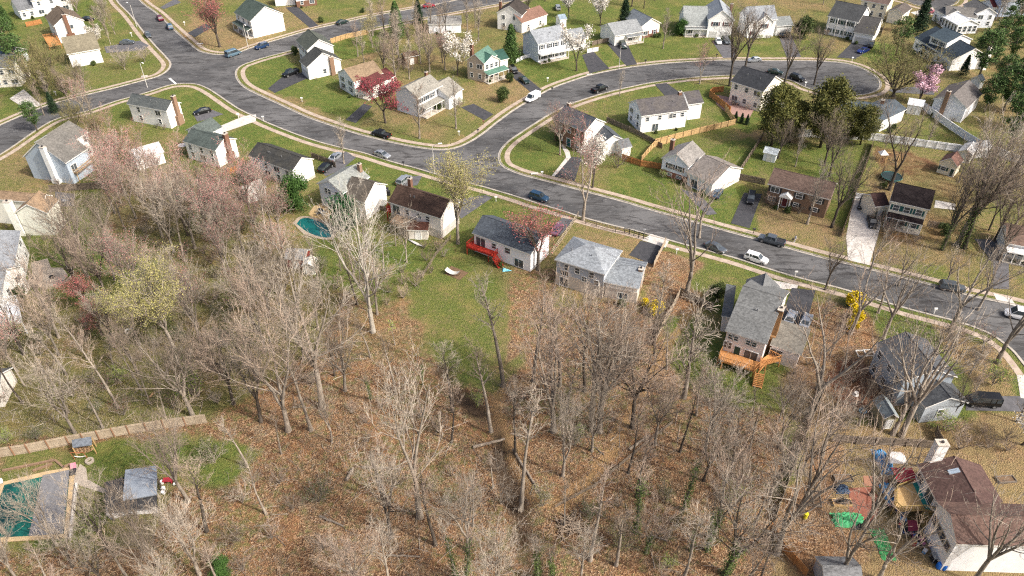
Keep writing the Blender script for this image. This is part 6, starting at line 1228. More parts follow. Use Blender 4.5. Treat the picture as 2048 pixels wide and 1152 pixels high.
# the person on the pavement, walking with a dark bag
def person():
    c = G(1588.5, 484.5); root = empty('person', (c.x,c.y,.03), 'person in pale clothes walking with a dark bag on the pavement behind the grey pickup', 'person', rz=.3)
    V = [(0,0,.92),(0,0,1.12),(.02,0,1.38),(.03,0,1.5),(.05,0,1.56), (0,.1,.88),(.16,.1,.5),(.1,.1,.08),(.26,.1,.04), (0,-.1,.88),(-.08,-.1,.48),(-.28,-.1,.12),(-.14,-.1,.04), (.02,.19,1.40),(-.1,.24,1.14),(.06,.27,.92), (.02,-.19,1.40),(.1,-.25,1.14),(.26,-.26,.98)]
    E_ = [(0,1),(1,2),(2,3),(3,4),(0,5),(5,6),(6,7),(7,8),(0,9),(9,10),(10,11),(11,12),(2,13),(13,14),(14,15),(2,16),(16,17),(17,18)]
    R_ = [.15,.14,.16,.07,.06,.10,.075,.05,.045,.10,.075,.05,.045,.065,.05,.035,.065,.05,.035]
    me = bpy.data.meshes.new('body'); me.from_pydata(V, E_, []); o = bpy.data.objects.new('body', me); COL.objects.link(o); o.parent = root
    m = o.modifiers.new('skin', 'SKIN'); 
    for i, r_ in enumerate(R_): me.skin_vertices[0].data[i].radius = (r_, r_)
    me.skin_vertices[0].data[0].use_root = True; o.modifiers.new('sub', 'SUBSURF').levels = 1; o.modifiers['sub'].render_levels = 2
    skin = mat('skin', (.42,.26,.18), (.38,.22,.15), 5); me.materials.append(mat('pale_clothes', (.55,.55,.60), (.45,.45,.50), 4))
    k = MB(); n = 8; vs = []; 
    for j in range(7):
        t_ = pi*j/6
        for i in range(n): vs.append((.05+.085*sin(t_)*cos(2*pi*i/n)*1.1, .075*sin(t_)*sin(2*pi*i/n), 1.67-.12*cos(t_)))
    k.solid(vs, [(j*n+i, j*n+(i+1) % n, (j+1)*n+(i+1) % n, (j+1)*n+i) for j in range(6) for i in range(n)]); k.tube([(.14,0,1.66),(.165,0,1.65)], .018, 5); k.build('head', skin, root, org=(0,0,0), smooth=True)
    k = MB(); vs = []
    for j in range(5):
        t_ = pi*.62*j/4
        for i in range(n): vs.append((.03+.1*sin(t_)*cos(2*pi*i/n), .09*sin(t_)*sin(2*pi*i/n), 1.68+.135*cos(t_)))
    k.solid(vs, [(j*n+i, (j+1)*n+i, (j+1)*n+(i+1) % n, j*n+(i+1) % n) for j in range(4) for i in range(n)]); k.build('hair', M_BLACK, root, org=(0,0,0), smooth=True)
    for (hx, hy, hz) in ((.07,.27,.9),(.28,-.26,.96)):
        hd = MB(); hd.obox((hx-.03,hy-.015,hz-.09), (.07,0,0), (0,.03,0), (0,0,.09))
        for fi in range(4): hd.tube([(hx-.02+.019*fi,hy,hz-.09),(hx-.016+.019*fi,hy,hz-.15+.008*abs(fi-1.5)),(hx-.01+.019*fi,hy+.015,hz-.175+.01*abs(fi-1.5))], [.009,.008,.006], 5)
        hd.tube([(hx+.04,hy,hz-.03),(hx+.065,hy+.01,hz-.08)], [.011,.008], 5); hd.build('hand', skin, root, org=(0,0,0))
    bg = empty('bag', (c.x-.42, c.y+.1, .03), 'dark bag carried by the walking person', 'bag'); k = MB(); x, y = c.x-.42, c.y+.1; k.box(x, y, .45, .42, .2, .42, .3); k.build('bag_body', M_BLACK, bg); k = MB(); k.tube([(x-.12,y,.87),(x-.06,y,1.05),(x+.06,y,1.05),(x+.12,y,.87)], .012, 4); k.build('strap', M_BLACK, bg)
person()
# ---------------------------------------------------------------- trees
def bark(name, c1, c2): return mat(name, c1, c2, 2.2, 8, .95, bump=.3, vary=.25, stretch=(1,1,.35))
B_GREY = bark('bark_grey', (.33,.29,.24), (.15,.125,.10)); B_DARK = bark('bark_dark', (.10,.082,.065), (.05,.042,.035)); B_PALE = bark('bark_pale', (.52,.49,.43), (.30,.27,.22))
T_GREY = mat('twigs_grey', (.37,.325,.27), (.23,.195,.155), .8, 3, .9, vary=.28); T_DARK = mat('twigs_brown', (.23,.185,.145), (.13,.105,.08), .8, 3, .9, vary=.2)
T_PALE = mat('twigs_pale', (.54,.50,.44), (.36,.33,.28), .8, 3, .9, vary=.1); T_OLIVE = mat('twigs_olive', (.23,.20,.10), (.17,.14,.07), .8, 3, .9, vary=.2)
def leafm(name, c1, c2, scale=.9, vary=.12): return mat(name, c1, c2, scale, 5, .75, vary=vary, contrast=(.38,.62))
L_RED = leafm('red_buds', (.40,.13,.12), (.27,.085,.085)); L_PINK = leafm('pink_buds', (.47,.20,.20), (.33,.13,.135), vary=.25); L_DRED = leafm('crimson_leaves', (.32,.06,.08), (.2,.04,.05))
L_YEL = leafm('yellow_green_buds', (.36,.33,.12), (.23,.22,.075)); L_WHT = leafm('white_blossom', (.66,.64,.58), (.48,.45,.40)); L_CHER = leafm('pink_blossom', (.74,.52,.60), (.60,.38,.47))
L_PINE = leafm('pine_needles', (.09,.16,.04), (.035,.07,.02)); L_CED = leafm('cedar_foliage', (.15,.145,.035), (.055,.068,.018)); L_DCON = leafm('dark_conifer', (.025,.055,.022), (.014,.03,.013)); L_LEY = leafm('leyland_foliage', (.06,.13,.025), (.03,.07,.014))
L_MAG = leafm('glossy_leaves', (.025,.10,.03), (.013,.05,.016)); L_IVY = leafm('ivy_leaves', (.10,.15,.035), (.035,.065,.015)); L_FOR = leafm('forsythia_flowers', (.72,.56,.02), (.52,.39,.01)); L_BUSH = leafm('bush_leaves', (.08,.11,.03), (.035,.055,.016)); L_LIME = leafm('spring_leaves', (.24,.33,.05), (.15,.22,.03)); L_OLV = leafm('olive_leaves', (.16,.16,.05), (.10,.10,.035))
T_BRN = mat('twigs_red_brown', (.36,.285,.225), (.22,.17,.135), .8, 3, .9, vary=.25)
TWS = [T_GREY, T_BRN, T_GREY, T_DARK, T_BRN]; BKS = [B_GREY, B_GREY, B_DARK, B_GREY, B_DARK]
def rvec(r): 
    a = r.uniform(0, 2*pi); z = r.uniform(-1, 1); q = sqrt(1-z*z); return Vector((q*cos(a), q*sin(a), z))
def leaf_quads(mb, c, n, R_, s_, r, m=0, sq=1.0):
    for _ in range(n):
        p = c+Vector((r.gauss(0, R_), r.gauss(0, R_), r.gauss(0, R_*sq))); a = rvec(r)*s_*r.uniform(.6, 1.3); b = a.cross(rvec(r)); b = b.normalized()*s_*r.uniform(.5, 1.0) if b.length > .001 else Vector((s_,0,0))
        mb.face([p-a-b*.3, p+b*.6, p+a-b*.2, p-b], m)
def bare_tree(seed, H=20, form='vase', bl=None, buds=0, bud_s=.1, tw=None, bk=None, density=1.0, spread=1.0, leafR=.25, trunk_h=None):
    density *= .64; spread *= .74
    """trunk + limbs + fine twigs, returns (trunk mesh, crown mesh) of a tree H metres tall, foot at the origin"""
    r = random.Random(seed); tm = MB(); cm = MB()
    lean = Vector((r.uniform(-.06,.06), r.uniform(-.06,.06), 0)); r0 = H*.0135+.06
    hb = {'vase': .30, 'tall': .50, 'round': .26, 'low': .12, 'fork': .22, 'thin': .55}[form] if trunk_h is None else trunk_h
    def poly(p, d, L, n, wob, up_):
        pts = [p]; step = L/n
        for i in range(n):
            d = (d+rvec(r)*wob+Vector((0,0,up_))).normalized(); p = p+d*step; pts.append(p)
        return pts
    stems = []
    if form in ('vase', 'fork', 'low'):
        n_main = {'vase': r.randint(3,5), 'fork': r.randint(2,3), 'low': r.randint(5,7)}[form]
        base = poly(Vector((0,0,0)), (Vector((0,0,1))+lean).normalized(), H*hb, 4, .03, .02); tm.tube(base, [r0*1.35, r0*1.05, r0*.98, r0*.92, r0*.85], 8, cap=False)
        a0 = r.uniform(0, 6.28)
        for i in range(n_main):
            a = a0+2*pi*i/n_main+r.uniform(-.3,.3); tilt = {'vase': r.uniform(.25,.5), 'fork': r.uniform(.15,.35), 'low': r.uniform(.5,.95)}[form]*spread
            d = Vector((sin(tilt)*cos(a), sin(tilt)*sin(a), cos(tilt))); L_ = (H*(1-hb))/max(.6, cos(tilt*.8))*r.uniform(.8,1.0)
            pts = poly(base[-1], d, L_, 8, .13, .04); rr = [r0*.62*(1-j/8)**.8+.015 for j in range(9)]; tm.tube(pts, rr, 6, cap=False); stems.append((pts, rr, L_, .12))
    else:
        pts = poly(Vector((0,0,0)), (Vector((0,0,1))+lean).normalized(), H, 12, .045, .03); rr = [r0*1.3]+[r0*(1-j/12)**.85+.012 for j in range(1, 13)]; tm.tube(pts, rr, 8, cap=False); stems.append((pts, rr, H*.42*spread, hb))
    def at(pts, t):
        x = t*(len(pts)-1); i = min(int(x), len(pts)-2); return pts[i].lerp(pts[i+1], x-i), (pts[i+1]-pts[i]).normalized()
    ends = []
    for pts, rr, L_, t0 in stems:
        nb = int((13 if len(stems) > 1 else 26)*density**.5)
        for b in range(nb):
            t = t0+(1-t0)*((b+r.random())/nb); p, d = at(pts, t); side = (rvec(r)-d*0).cross(d).normalized()
            ang = r.uniform(.5,.95) if form != 'tall' else r.uniform(.55,1.05); d1 = (d*cos(ang)+side*sin(ang)+Vector((0,0,.12))).normalized(); k = 1-t
            l1 = (L_*(.30+.35*k) if len(stems) > 1 else L_*(.35+.75*k*(1.3-k)))*r.uniform(.7,1.2)
            i = min(int(t*(len(rr)-1)), len(rr)-1); ra = max(.02, rr[i]*.5); q1 = poly(p, d1, l1, 4, .20, .09); tm.tube(q1, [ra, ra*.75, ra*.5, ra*.3, .012], 5, cap=False) if ra > .045 else cm.tube(q1, [ra, ra*.8, ra*.6, ra*.4, .012], 4, cap=False)
            n2 = max(3, int((5+l1*1.1)*density**.5))
            for c in range(n2):
                t2 = .2+.8*(c+r.random())/n2; p2, dd = at(q1, min(t2,.999)); s2 = rvec(r).cross(dd).normalized(); an = r.uniform(.45,.9); d2 = (dd*cos(an)+s2*sin(an)+Vector((0,0,.15))).normalized(); l2 = l1*(.28+.3*(1-t2))*r.uniform(.7,1.2)+.25
                q2 = poly(p2, d2, l2, 3, .24, .09); cm.tube(q2, [.028,.022,.016,.010], 3, cap=False)
                n3 = max(2, int((2.6+l2*1.3)*density**.5))
                for e in range(n3):
                    t3 = .15+.85*(e+r.random())/n3; p3, d_ = at(q2, min(t3,.999)); s3 = rvec(r).cross(d_).normalized(); an = r.uniform(.4,.9); d3 = (d_*cos(an)+s3*sin(an)+Vector((0,0,.15))).normalized(); l3 = r.uniform(.35,.95)*(.7+H/45)
                    q3 = p3+d3*l3*.5; q4 = q3+(d3+rvec(r)*.3).normalized()*l3*.5; cm.tube([p3, q3, q4], [.015,.011,.006], 3, cap=False)
                    w = d3.cross(rvec(r)).normalized()
                    cm.tube([q3, q3+(d3+w*.8).normalized()*l3*.45], [.011,.006], 3, cap=False); ends += [q4, q3]
                    if r.random() < .6*density: cm.tube([p3.lerp(q3,.5), p3.lerp(q3,.5)+(d3-w*.9).normalized()*l3*.5], [.011,.006], 3, cap=False)
    if bl is not None and buds:
        for p in ends:
            if r.random() < buds: leaf_quads(cm, p, 1 if buds < 1 else int(buds), leafR, bud_s, r, 1)
    return tm.mesh('trunk', bk or B_GREY, smooth=True), cm.mesh('crown', [tw or T_GREY]+([bl] if bl is not None else []))
def evergreen(seed, H, form, lf, bk=None, n=900, q=.2):
    r = random.Random(seed); tm = MB(); cm = MB(); tm.tube([(0,0,0),(r.uniform(-.1,.1),0,H*.5),(0,0,H*.93)], [H*.018+.04, H*.012+.03, .03], 7)
    if form == 'pine':
        for b in range(int(n/16)):
            t = r.uniform(.28,.98); a = r.uniform(0, 6.28); L_ = H*.30*sin(pi*min(1, (1.06-t)/.78))**.7*r.uniform(.5,1.1); p0 = Vector((0,0,H*t)); d = Vector((cos(a), sin(a), r.uniform(.05,.45))).normalized(); p1 = p0+d*L_
            cm.tube([p0, p1], [.05,.02], 4, 1)
            for k in range(4):
                c = p0.lerp(p1, r.uniform(.45,1.05))+rvec(r)*.3; leaf_quads(cm, c, 11, .42, q, r, 0, .55)
    elif form == 'cone':
        for b in range(n):
            t = r.random()**.8; z = H*(.06+.93*t); R_ = H*.21*(1-t)**.8*r.uniform(.35,1.12)+.1; a = r.uniform(0, 6.28); lobe = 1+.22*sin(a*5+z*2.7+seed)+.25*sin(z*7+seed)*(.4+.6*r.random()); c = Vector((R_*lobe*cos(a), R_*lobe*sin(a), z-R_*.12)); leaf_quads(cm, c, 4, .16+.1*R_, q, r, 0, .7)
    elif form == 'column':
        for b in range(n):
            t = r.random(); z = H*(.17+.82*t); prof = (sin(pi*min(.97, .15+t*.80))**.6); a = r.uniform(0, 6.28); lobe = 1+.30*sin(a*3+z*.9+seed)+.22*sin(a*5-z*1.9+seed*2)+.12*sin(a*11+z*3.1)
            if r.random() < .10+.15*sin(a*4+z*2.3): continue
            R_ = H*.235*prof*lobe*r.uniform(.6,1.1); leaf_quads(cm, Vector((R_*cos(a), R_*sin(a), z+.35*R_)), 4, .26, q*.8, r, 0, 1.5)
    else:  # round bush or broad crown made of clumps
        cl = [(rvec(r), r.uniform(.1,.75)) for _ in range(26)]
        for d_, s_ in cl:
            e_ = r.uniform(.6,1.25); c0 = Vector((d_.x*H*.30*e_, d_.y*H*.30*e_, H*.5+d_.z*H*.33*e_)); 
            for k in range(int(n/26)):
                v = rvec(r); c = c0+v*H*.15*r.uniform(.5,1.1)*(.6+s_); 
                if c.z > .05: leaf_quads(cm, c, 4, .12+H*.012, q, r, 0, 1)
    return tm.mesh('trunk', bk or B_DARK, smooth=True), cm.mesh('crown', [lf, T_DARK])
V = {}
def var(key, n, f): V[key] = [f(i) for i in range(n)]
var('vase', 5, lambda i: (bare_tree(100+i, 20, 'vase', tw=TWS[i], bk=BKS[i]), 20)); var('tall', 5, lambda i: (bare_tree(200+i, 23, 'tall', tw=TWS[i], bk=BKS[i]), 23)); var('fork', 4, lambda i: (bare_tree(300+i, 20, 'fork', tw=TWS[i], bk=BKS[i]), 20))
var('thin', 4, lambda i: (bare_tree(400+i, 14, 'thin', density=.8, spread=.75, tw=TWS[i+1]), 14)); var('round', 3, lambda i: (bare_tree(500+i, 10, 'round', density=1.1, tw=TWS[i]), 10)); var('low', 3, lambda i: (bare_tree(550+i, 8, 'low', density=.9, spread=.8), 8))
var('dark', 3, lambda i: (bare_tree(600+i, 20, 'vase', tw=T_DARK, bk=B_DARK, density=.8), 20)); var('darkfork', 2, lambda i: (bare_tree(620+i, 20, 'fork', tw=T_DARK, bk=B_DARK, density=.85), 20))
var('sparse', 4, lambda i: (bare_tree(640+i, 17, ('fork','vase')[i % 2], density=.42, spread=1.05, tw=(T_BRN,T_GREY)[i//2], bk=B_GREY), 17)); var('bigfork', 1, lambda i: (bare_tree(663, 24, 'fork', density=.75, spread=1.35), 24)); var('pale', 2, lambda i: (bare_tree(650+i, 24, 'fork', tw=T_PALE, bk=B_PALE, density=.7, spread=1.15), 24)); var('red', 2, lambda i: (bare_tree(700+i, 12, 'vase', bl=L_RED, buds=2, bud_s=.105, leafR=.22, tw=T_DARK, bk=B_DARK, spread=1.2), 12))
var('pink', 4, lambda i: (bare_tree(730+i, 18, ('vase','fork')[i % 2], bl=L_PINK, buds=(.75,.95)[i // 2], bud_s=.10, tw=(T_GREY,T_BRN)[i % 2]), 18)); var('crimson', 2, lambda i: (bare_tree(760+i, 10, 'vase', bl=L_DRED, buds=3, bud_s=.16, tw=T_DARK, bk=B_DARK, spread=1.3), 10))
var('yellow', 3, lambda i: (bare_tree(800+i, 14, 'vase', bl=L_YEL, buds=4, bud_s=.095, leafR=.35, spread=1.1), 14)); var('white', 2, lambda i: (bare_tree(830+i, 11, 'fork', bl=L_WHT, buds=5, bud_s=.19, leafR=.3, spread=1.0, density=.7, tw=T_DARK, bk=B_DARK), 11))
var('cherry', 1, lambda i: (bare_tree(860+i, 8, 'vase', bl=L_CHER, buds=9, bud_s=.2, leafR=.25, spread=1.3, density=.7, tw=T_DARK, bk=B_DARK, trunk_h=.15), 8)); var('olive', 2, lambda i: (bare_tree(880+i, 10, 'low', bl=L_OLV, buds=1, bud_s=.10, spread=.9, tw=T_OLIVE, bk=B_DARK), 10))
var('lime', 2, lambda i: (bare_tree(900+i, 8, 'thin', bl=L_LIME, buds=1, bud_s=.16, density=.5), 8))
var('pine', 3, lambda i: (evergreen(10+i, 13, 'pine', L_PINE, B_GREY, 1500, .22), 13)); var('cedar', 3, lambda i: (evergreen(20+i, 13, 'column', L_CED, n=4200, q=.22), 13)); var('conifer', 2, lambda i: (evergreen(30+i, 12, 'cone', L_DCON, n=2400, q=.2), 12)); var('spruce', 2, lambda i: (evergreen(35+i, 12, 'cone', L_PINE, n=2000, q=.22), 12))
var('ley', 2, lambda i: (evergreen(40+i, 7, 'round', L_LEY, n=2600, q=.15), 7)); var('magnolia', 1, lambda i: (evergreen(50+i, 8, 'round', L_MAG, n=2200, q=.2), 8)); var('bush', 3, lambda i: (evergreen(60+i, 1.6, 'round', L_BUSH, n=420, q=.10), 1.6)); var('forsythia', 2, lambda i: (evergreen(70+i, 2.6, 'round', L_FOR, n=1900, q=.14), 2.6)); var('holly', 1, lambda i: (evergreen(80+i, 5, 'round', L_BUSH, n=1400, q=.15), 5))
var('leafy', 3, lambda i: (bare_tree(980+i, 4, 'low', density=.5, bl=[L_BUSH,L_LIME,L_OLV][i], buds=2, bud_s=.10, leafR=.18, trunk_h=.06), 4)); var('shrub', 4, lambda i: (bare_tree(950+i, 3.2, 'low', density=.35, spread=1.0, trunk_h=.05, tw=TWS[1+i]), 3.2)); var('redshrub', 2, lambda i: (bare_tree(970+i, 3.5, 'low', density=.4, bl=L_DRED, buds=.4, bud_s=.06, tw=T_DARK, trunk_h=.05), 3.5))
KIND = dict(vase='bare_tree', tall='bare_tree', fork='bare_tree', thin='bare_sapling', round='bare_tree', low='bare_tree', dark='bare_tree', darkfork='bare_tree', pale='sycamore_tree', sparse='bare_tree', bigfork='bare_tree', red='maple_tree', pink='maple_tree', crimson='red_leaved_tree', yellow='budding_tree', white='pear_tree',
 cherry='cherry_tree', olive='spreading_tree', lime='young_tree', pine='pine_tree', cedar='cedar_tree', conifer='conifer_tree', spruce='spruce_tree', ley='evergreen_shrub', magnolia='magnolia_tree', bush='evergreen_bush', forsythia='forsythia_bush', holly='evergreen_shrub', shrub='bare_shrub', redshrub='bare_shrub', leafy='leafy_shrub')
CATK = {k: v.replace('_', ' ') for k, v in KIND.items()}
ALLT = []
IVY = {}
def ivy_mesh(tm, key, H, hmax, rad):
    k = (key, round(hmax, 1))
    if k not in IVY:
        r = random.Random(hash(key) % 1000+3); mb = MB(); pts = np.array([v.co[:] for v in tm.vertices]); 
        for _ in range(650):
            z = r.uniform(0, H*hmax); near_ = pts[np.abs(pts[:, 2]-z) < H*.05]
            if len(near_) == 0: continue
            c = near_[r.randrange(len(near_))]
            if abs(c[0])+abs(c[1]) > H*.12: continue
            leaf_quads(mb, Vector((c[0], c[1], z)), 2, rad, .12, r)
        IVY[k] = mb.mesh('ivy', L_IVY)
    return IVY[k]
def tree(kind, a, ytop=None, label=None, zm=None, h=None, wide=1.0, vi=None, rz=None, group=None, ivy=0, tilt=None, world=None):
    if world is not None: p = Vector((*world, 0))
    else:
        a = px(zm, a); p = G(*a)
        if ytop is not None: h = top_h(a[0], a[1], ytop)
    vs = V[kind]; i = (random.randrange(len(vs)) if vi is None else vi) % len(vs); (tm, cm), H0 = vs[i]
    if kind not in ('bush', 'forsythia', 'shrub', 'redshrub', 'leafy'): h = max(3.0, h)
    s_ = h/H0; root = empty(KIND[kind], (p.x, p.y, -.05), label, CATK[kind], group, random.uniform(0, 6.28) if rz is None else rz)
    root.scale = (s_*wide, s_*wide, s_)
    if tilt: root.rotation_euler = (tilt[0], tilt[1], root.rotation_euler.z)
    for nm, me_ in (('trunk', tm), ('crown', cm)):
        o = bpy.data.objects.new(nm, me_); COL.objects.link(o); o.parent = root
    if ivy: o = bpy.data.objects.new('ivy', ivy_mesh(tm, kind+str(i), H0, ivy, .3)); COL.objects.link(o); o.parent = root
    ALLT.append((root, kind, h, label)); return root
# --- single trees read from the photo: kind, foot, top row, label
T1 = [
 ('bigfork',(840,1034),760,None,'large grey white bare tree standing over the leaf litter, broadest in the bottom centre'),('pale',(746,664),415,None,'tall white barked sycamore in the middle of the gardens'),
 ('vase',(645,815),535,None,'big vase shaped bare tree left of the leaf covered clearing'),('thin',(622,861),700,None,'short broken grey trunk with low side branches below the big vase shaped tree'),('fork',(577,861),620,None,'leaning forked pale tree left of the big vase shaped tree'),
 ('thin',(1006,772),560,None,'slim straight dark tree at the right edge of the green lawn'),('thin',(982,863),700,None,'thin sapling beside the curving woodland path'),('fork',(1107,864),620,None,'forked tree on the right of the curving path'),
 ('vase',(1184,861),600,None,'tall triple stemmed tree above the trodden path, left stem'),('vase',(1199,864),620,None,'tall triple stemmed tree above the trodden path, right stem'),('tall',(1169,783),610,None,'dark stem behind the triple stemmed tree'),
 ('vase',(1264,856),670,None,'vase shaped bare tree beside the old fence line'),('round',(1367,796),600,None,'round crowned bare tree on the grass left of the orange deck'),('tall',(1067,763),560,None,'thick trunked bare tree between lawn and path'),
 ('sparse',(1553,1107),870,None,'dark leaning tree on the left fence of the cluttered yard'),('sparse',(1603,1014),830,None,'forked tree at the top left of the cluttered yard'),('sparse',(1726,1056),880,None,'bare tree rising from the red paving of the cluttered yard'),
 ('sparse',(1757,1160),1000,None,'leaning bare tree at the bottom of the cluttered yard'),('sparse',(1676,1160),980,None,'grey bare tree over the bottom shed roof'),('sparse',(1946,1165),1000,None,'bare tree in front of the large white house at the lower right'),
 ('sparse',(1785,868),650,None,'huge bare tree in front of the slate blue house, left trunk'),('sparse',(1802,872),640,None,'huge bare tree in front of the slate blue house, right trunk'),('sparse',(1612,845),610,None,'tall bare tree between the orange deck and the dark red soil'),
 ('sparse',(1994,726),520,None,'dark leaning tree at the right street bend'),('sparse',(1766,678),520,None,'dark bare tree behind the slate blue house roof'),('sparse',(1898,663),480,None,'spreading dark tree on the verge at the right of the main street'),
 ('sparse',(1700,668),500,None,'dark tree beside the tall yellow forsythia'),('tall',(1756,626),500,None,'dark tree on the verge right of the yellow forsythia'),('round',(1614,448),335,None,'bare tree in front of the brown brick ranch'),('dark',(1663,455),310,None,'slim bare tree right of the brown brick ranch'),
 ('darkfork',(1778,380),200,None,'dark forked tree behind the trampoline'),('fork',(1915,490),250,None,'huge ivy clad bare tree right of the teal shuttered house'),('vase',(1928,497),280,None,'bare tree with white lower limb beside the huge ivy clad one'),
 ('dark',(1884,500),340,None,'slim dark tree left of the huge ivy clad one'),('pink',(1166,440),262,None,'big bare tree with pinkish buds on the near kerb of the main street'),('sparse',(1372,590),350,None,'big forked bare tree on the leaf covered verge by the white suv'),
 ('yellow',(916,487),325,None,'tree with yellow green buds beside the cream ranch'),('round',(688,327),245,None,'small rounded bare tree by the main street pavement'),('crimson',(771,246),165,None,'crimson leaved tree in front of the maroon roofed wing'),
 ('round',(839,277),180,None,'bare tree nearest the street corner on the brown lawn'),('round',(912,257),165,None,'bare tree right of the two level porch house'),('round',(794,172),70,None,'bare tree behind the long grey roofed porch house'),('vase',(859,145),50,None,'tall bare tree left of the white blossoming tree'),
 ('round',(957,82),8,None,'rounded bare tree behind the bright green roof'),('white',(1153,142),62,None,'white blossoming pear in front of the balcony house garage'),('round',(1239,192),145,None,'small pinkish bare tree on the verge of the curving street'),
 ('pink',(1399,168),85,None,'pinkish tree on the inner side of the curving street'),('round',(1326,97),25,None,'brownish bare tree on the lawn of the pale garage house'),('dark',(1459,172),20,None,'tall dark tree left of the pair by the turning circle'),('dark',(1489,140),10,None,'tall dark tree right of the pair by the turning circle'),
 ('dark',(1566,174),50,None,'dark bare tree inside the turning circle verge'),('dark',(1628,170),70,None,'fan shaped bare tree on the turning circle verge'),('olive',(1786,193),100,None,'wide olive brown spreading tree at the end of the turning circle'),('cherry',(1836,207),150,None,'pink blossoming cherry at the turning circle'),
 ('pine',(1791,110),35,None,'green pine left of the dark slate roofed house'),('conifer',(1834,68),-8,None,'tall narrow dark conifer at the top right'),('holly',(1605,78),30,None,'round green evergreen by the low wing at the top'),('pine',(1955,160),62,None,'large pine right of the white chimney'),
 ('pine',(2005,225),125,None,'broad pine at the right edge beside the grey gabled house'),('pine',(2042,180),95,None,'pine in the upper right corner woods'),('pine',(2040,260),150,None,'lower pine at the right edge above the bare trees'),('pine',(1985,130),80,None,'pine behind the large pine right of the white chimney'),
 ('pine',(1995,185),110,None,'pine above the grey gabled house roof'),('pine',(2035,225),130,None,'pine near the right edge beside the broad one'),('pine',(1968,225),150,None,'pine just right of the grey gabled house'),('pine',(2015,300),190,None,'lowest pine at the right edge'),('conifer',(1925,150),110,None,'dark conifer beside the garage of the slate roofed house'),('cedar',(1542,292),178,None,'dark cedar nearest the white ranch lawn'),('cedar',(1580,285),205,None,'shorter cedar between the two big ones'),('cedar',(1640,295),165,None,'big olive green cedar in front of the dark blue grey roof'),
 ('cedar',(1720,290),215,None,'slim dark cedar by the white vinyl fence'),('cedar',(1694,285),218,None,'thin cedar left of the slim dark one'),('pine',(30,128),38,None,'green pine in the top left corner'),
 ('pine',(50,160),75,None,'pine below the first one in the top left corner'),('spruce',(20,60),10,None,'spruce at the top left edge'),('olive',(95,188),115,None,'olive green tree below the white gabled house'),('vase',(175,205),125,None,'broad bare tree on the verge of the west road'),('pine',(75,262),205,None,'dark pine in front of the west road'),('red',(440,94),0,None,'spreading red budded maple on the straw coloured corner lawn'),
 ('low',(250,139),100,None,'low purplish bare tree on the upper left corner lawn'),('low',(290,124),95,None,'leaning small bare tree at the upper left pavement'),('pine',(545,60),15,None,'small green pine on the straw coloured bank'),('spruce',(795,75),2,None,'bright green spruce near the top edge'),
 ('conifer',(838,48),-2,None,'dark narrow conifer beside the red car'),('yellow',(745,95),35,None,'rounded yellowish tree behind the yellow fence'),('white',(1200,52),-8,None,'big white blossoming pear at the top edge'),('white',(1137,36),-10,None,'smaller white blossoming pear at the top edge'),
 ('conifer',(1247,58),-5,None,'dark conifer right of the big white pear'),('ley',(1361,70),36,None,'clipped dark evergreen beside the front gabled house'),('spruce',(1022,125),48,None,'evergreen right of the bright green roof'),('white',(915,150),75,None,'white blossoming tree left of the bright green roof'),
 ('pink',(890,140),70,None,'pale pinkish tree beside the white blossoming one'),('ley',(592,418),348,None,'big leyland shrub between the two back gardens'),('magnolia',(694,458),392,None,'dark glossy magnolia in front of the cross gabled house'),('round',(512,100),60,'x','x'),
 ('white',(1185,375),290,None,'white blossom cloud beside the slate roofed corner house'),('pink',(1120,310),215,None,'bare tree on the corner lawn before the brick fronted house'),('redshrub',(1235,335),300,None,'red shrub beside the white garden shed'),
 ('red',(1075,540),425,None,'red budded maple in front of the red deck house'),('crimson',(1010,10),-10,'x','x'),('low',(1410,470),350,'x','x'),('sparse',(1398,475),345,None,'round grey bare tree in front of the split level house'),
 ('yellow',(350,700),545,None,'wide yellow green budding tree in the left woods'),('yellow',(280,690),575,None,'smaller yellow green budding tree in the left woods'),('vase',(230,560),450,None,'grey tree left of the middle of the left woods'),('white',(2045,890),820,None,'white blossoming tree at the right edge'),
 ('vase',(175,552),395,None,'pale bare tree over the green lawn left of the woods'),('fork',(325,475),330,None,'tall bare tree leaning beside the pink treetops'),('red',(175,620),560,None,'red budded tree in the left woods'),('red',(205,670),610,None,'second red budded tree in the left woods, nearer the white frame'),
 ('thin',(1180,1120),960,None,'straight slim tree with fan top at the bottom centre right'),('thin',(1232,1130),1000,None,'crooked slim tree right of the straight one'),('thin',(1042,1018),820,None,'slim tall tree on the trodden path loop'),
 ('vase',(1955,620),500,None,'dark leaning tree at the far right kerb'),('dark',(1650,580),480,None,'slim bare tree beside the steep black driveway'),('dark',(1545,580),440,'x','x'),('round',(1310,660),540,None,'crooked dark tree beside the small forsythia'),
]
for k_, a_, t_, zm_, l_ in T1:
    if l_ != 'x': tree(k_, a_, t_, l_, rz=None, wide={'red':1.3,'crimson':1.25,'olive':1.55,'cherry':1.2,'low':1.25,'white':1.1,'pine':1.05,'cedar':1.05}.get(k_, 1.0), ivy=(.55 if 'ivy' in l_ else 0))
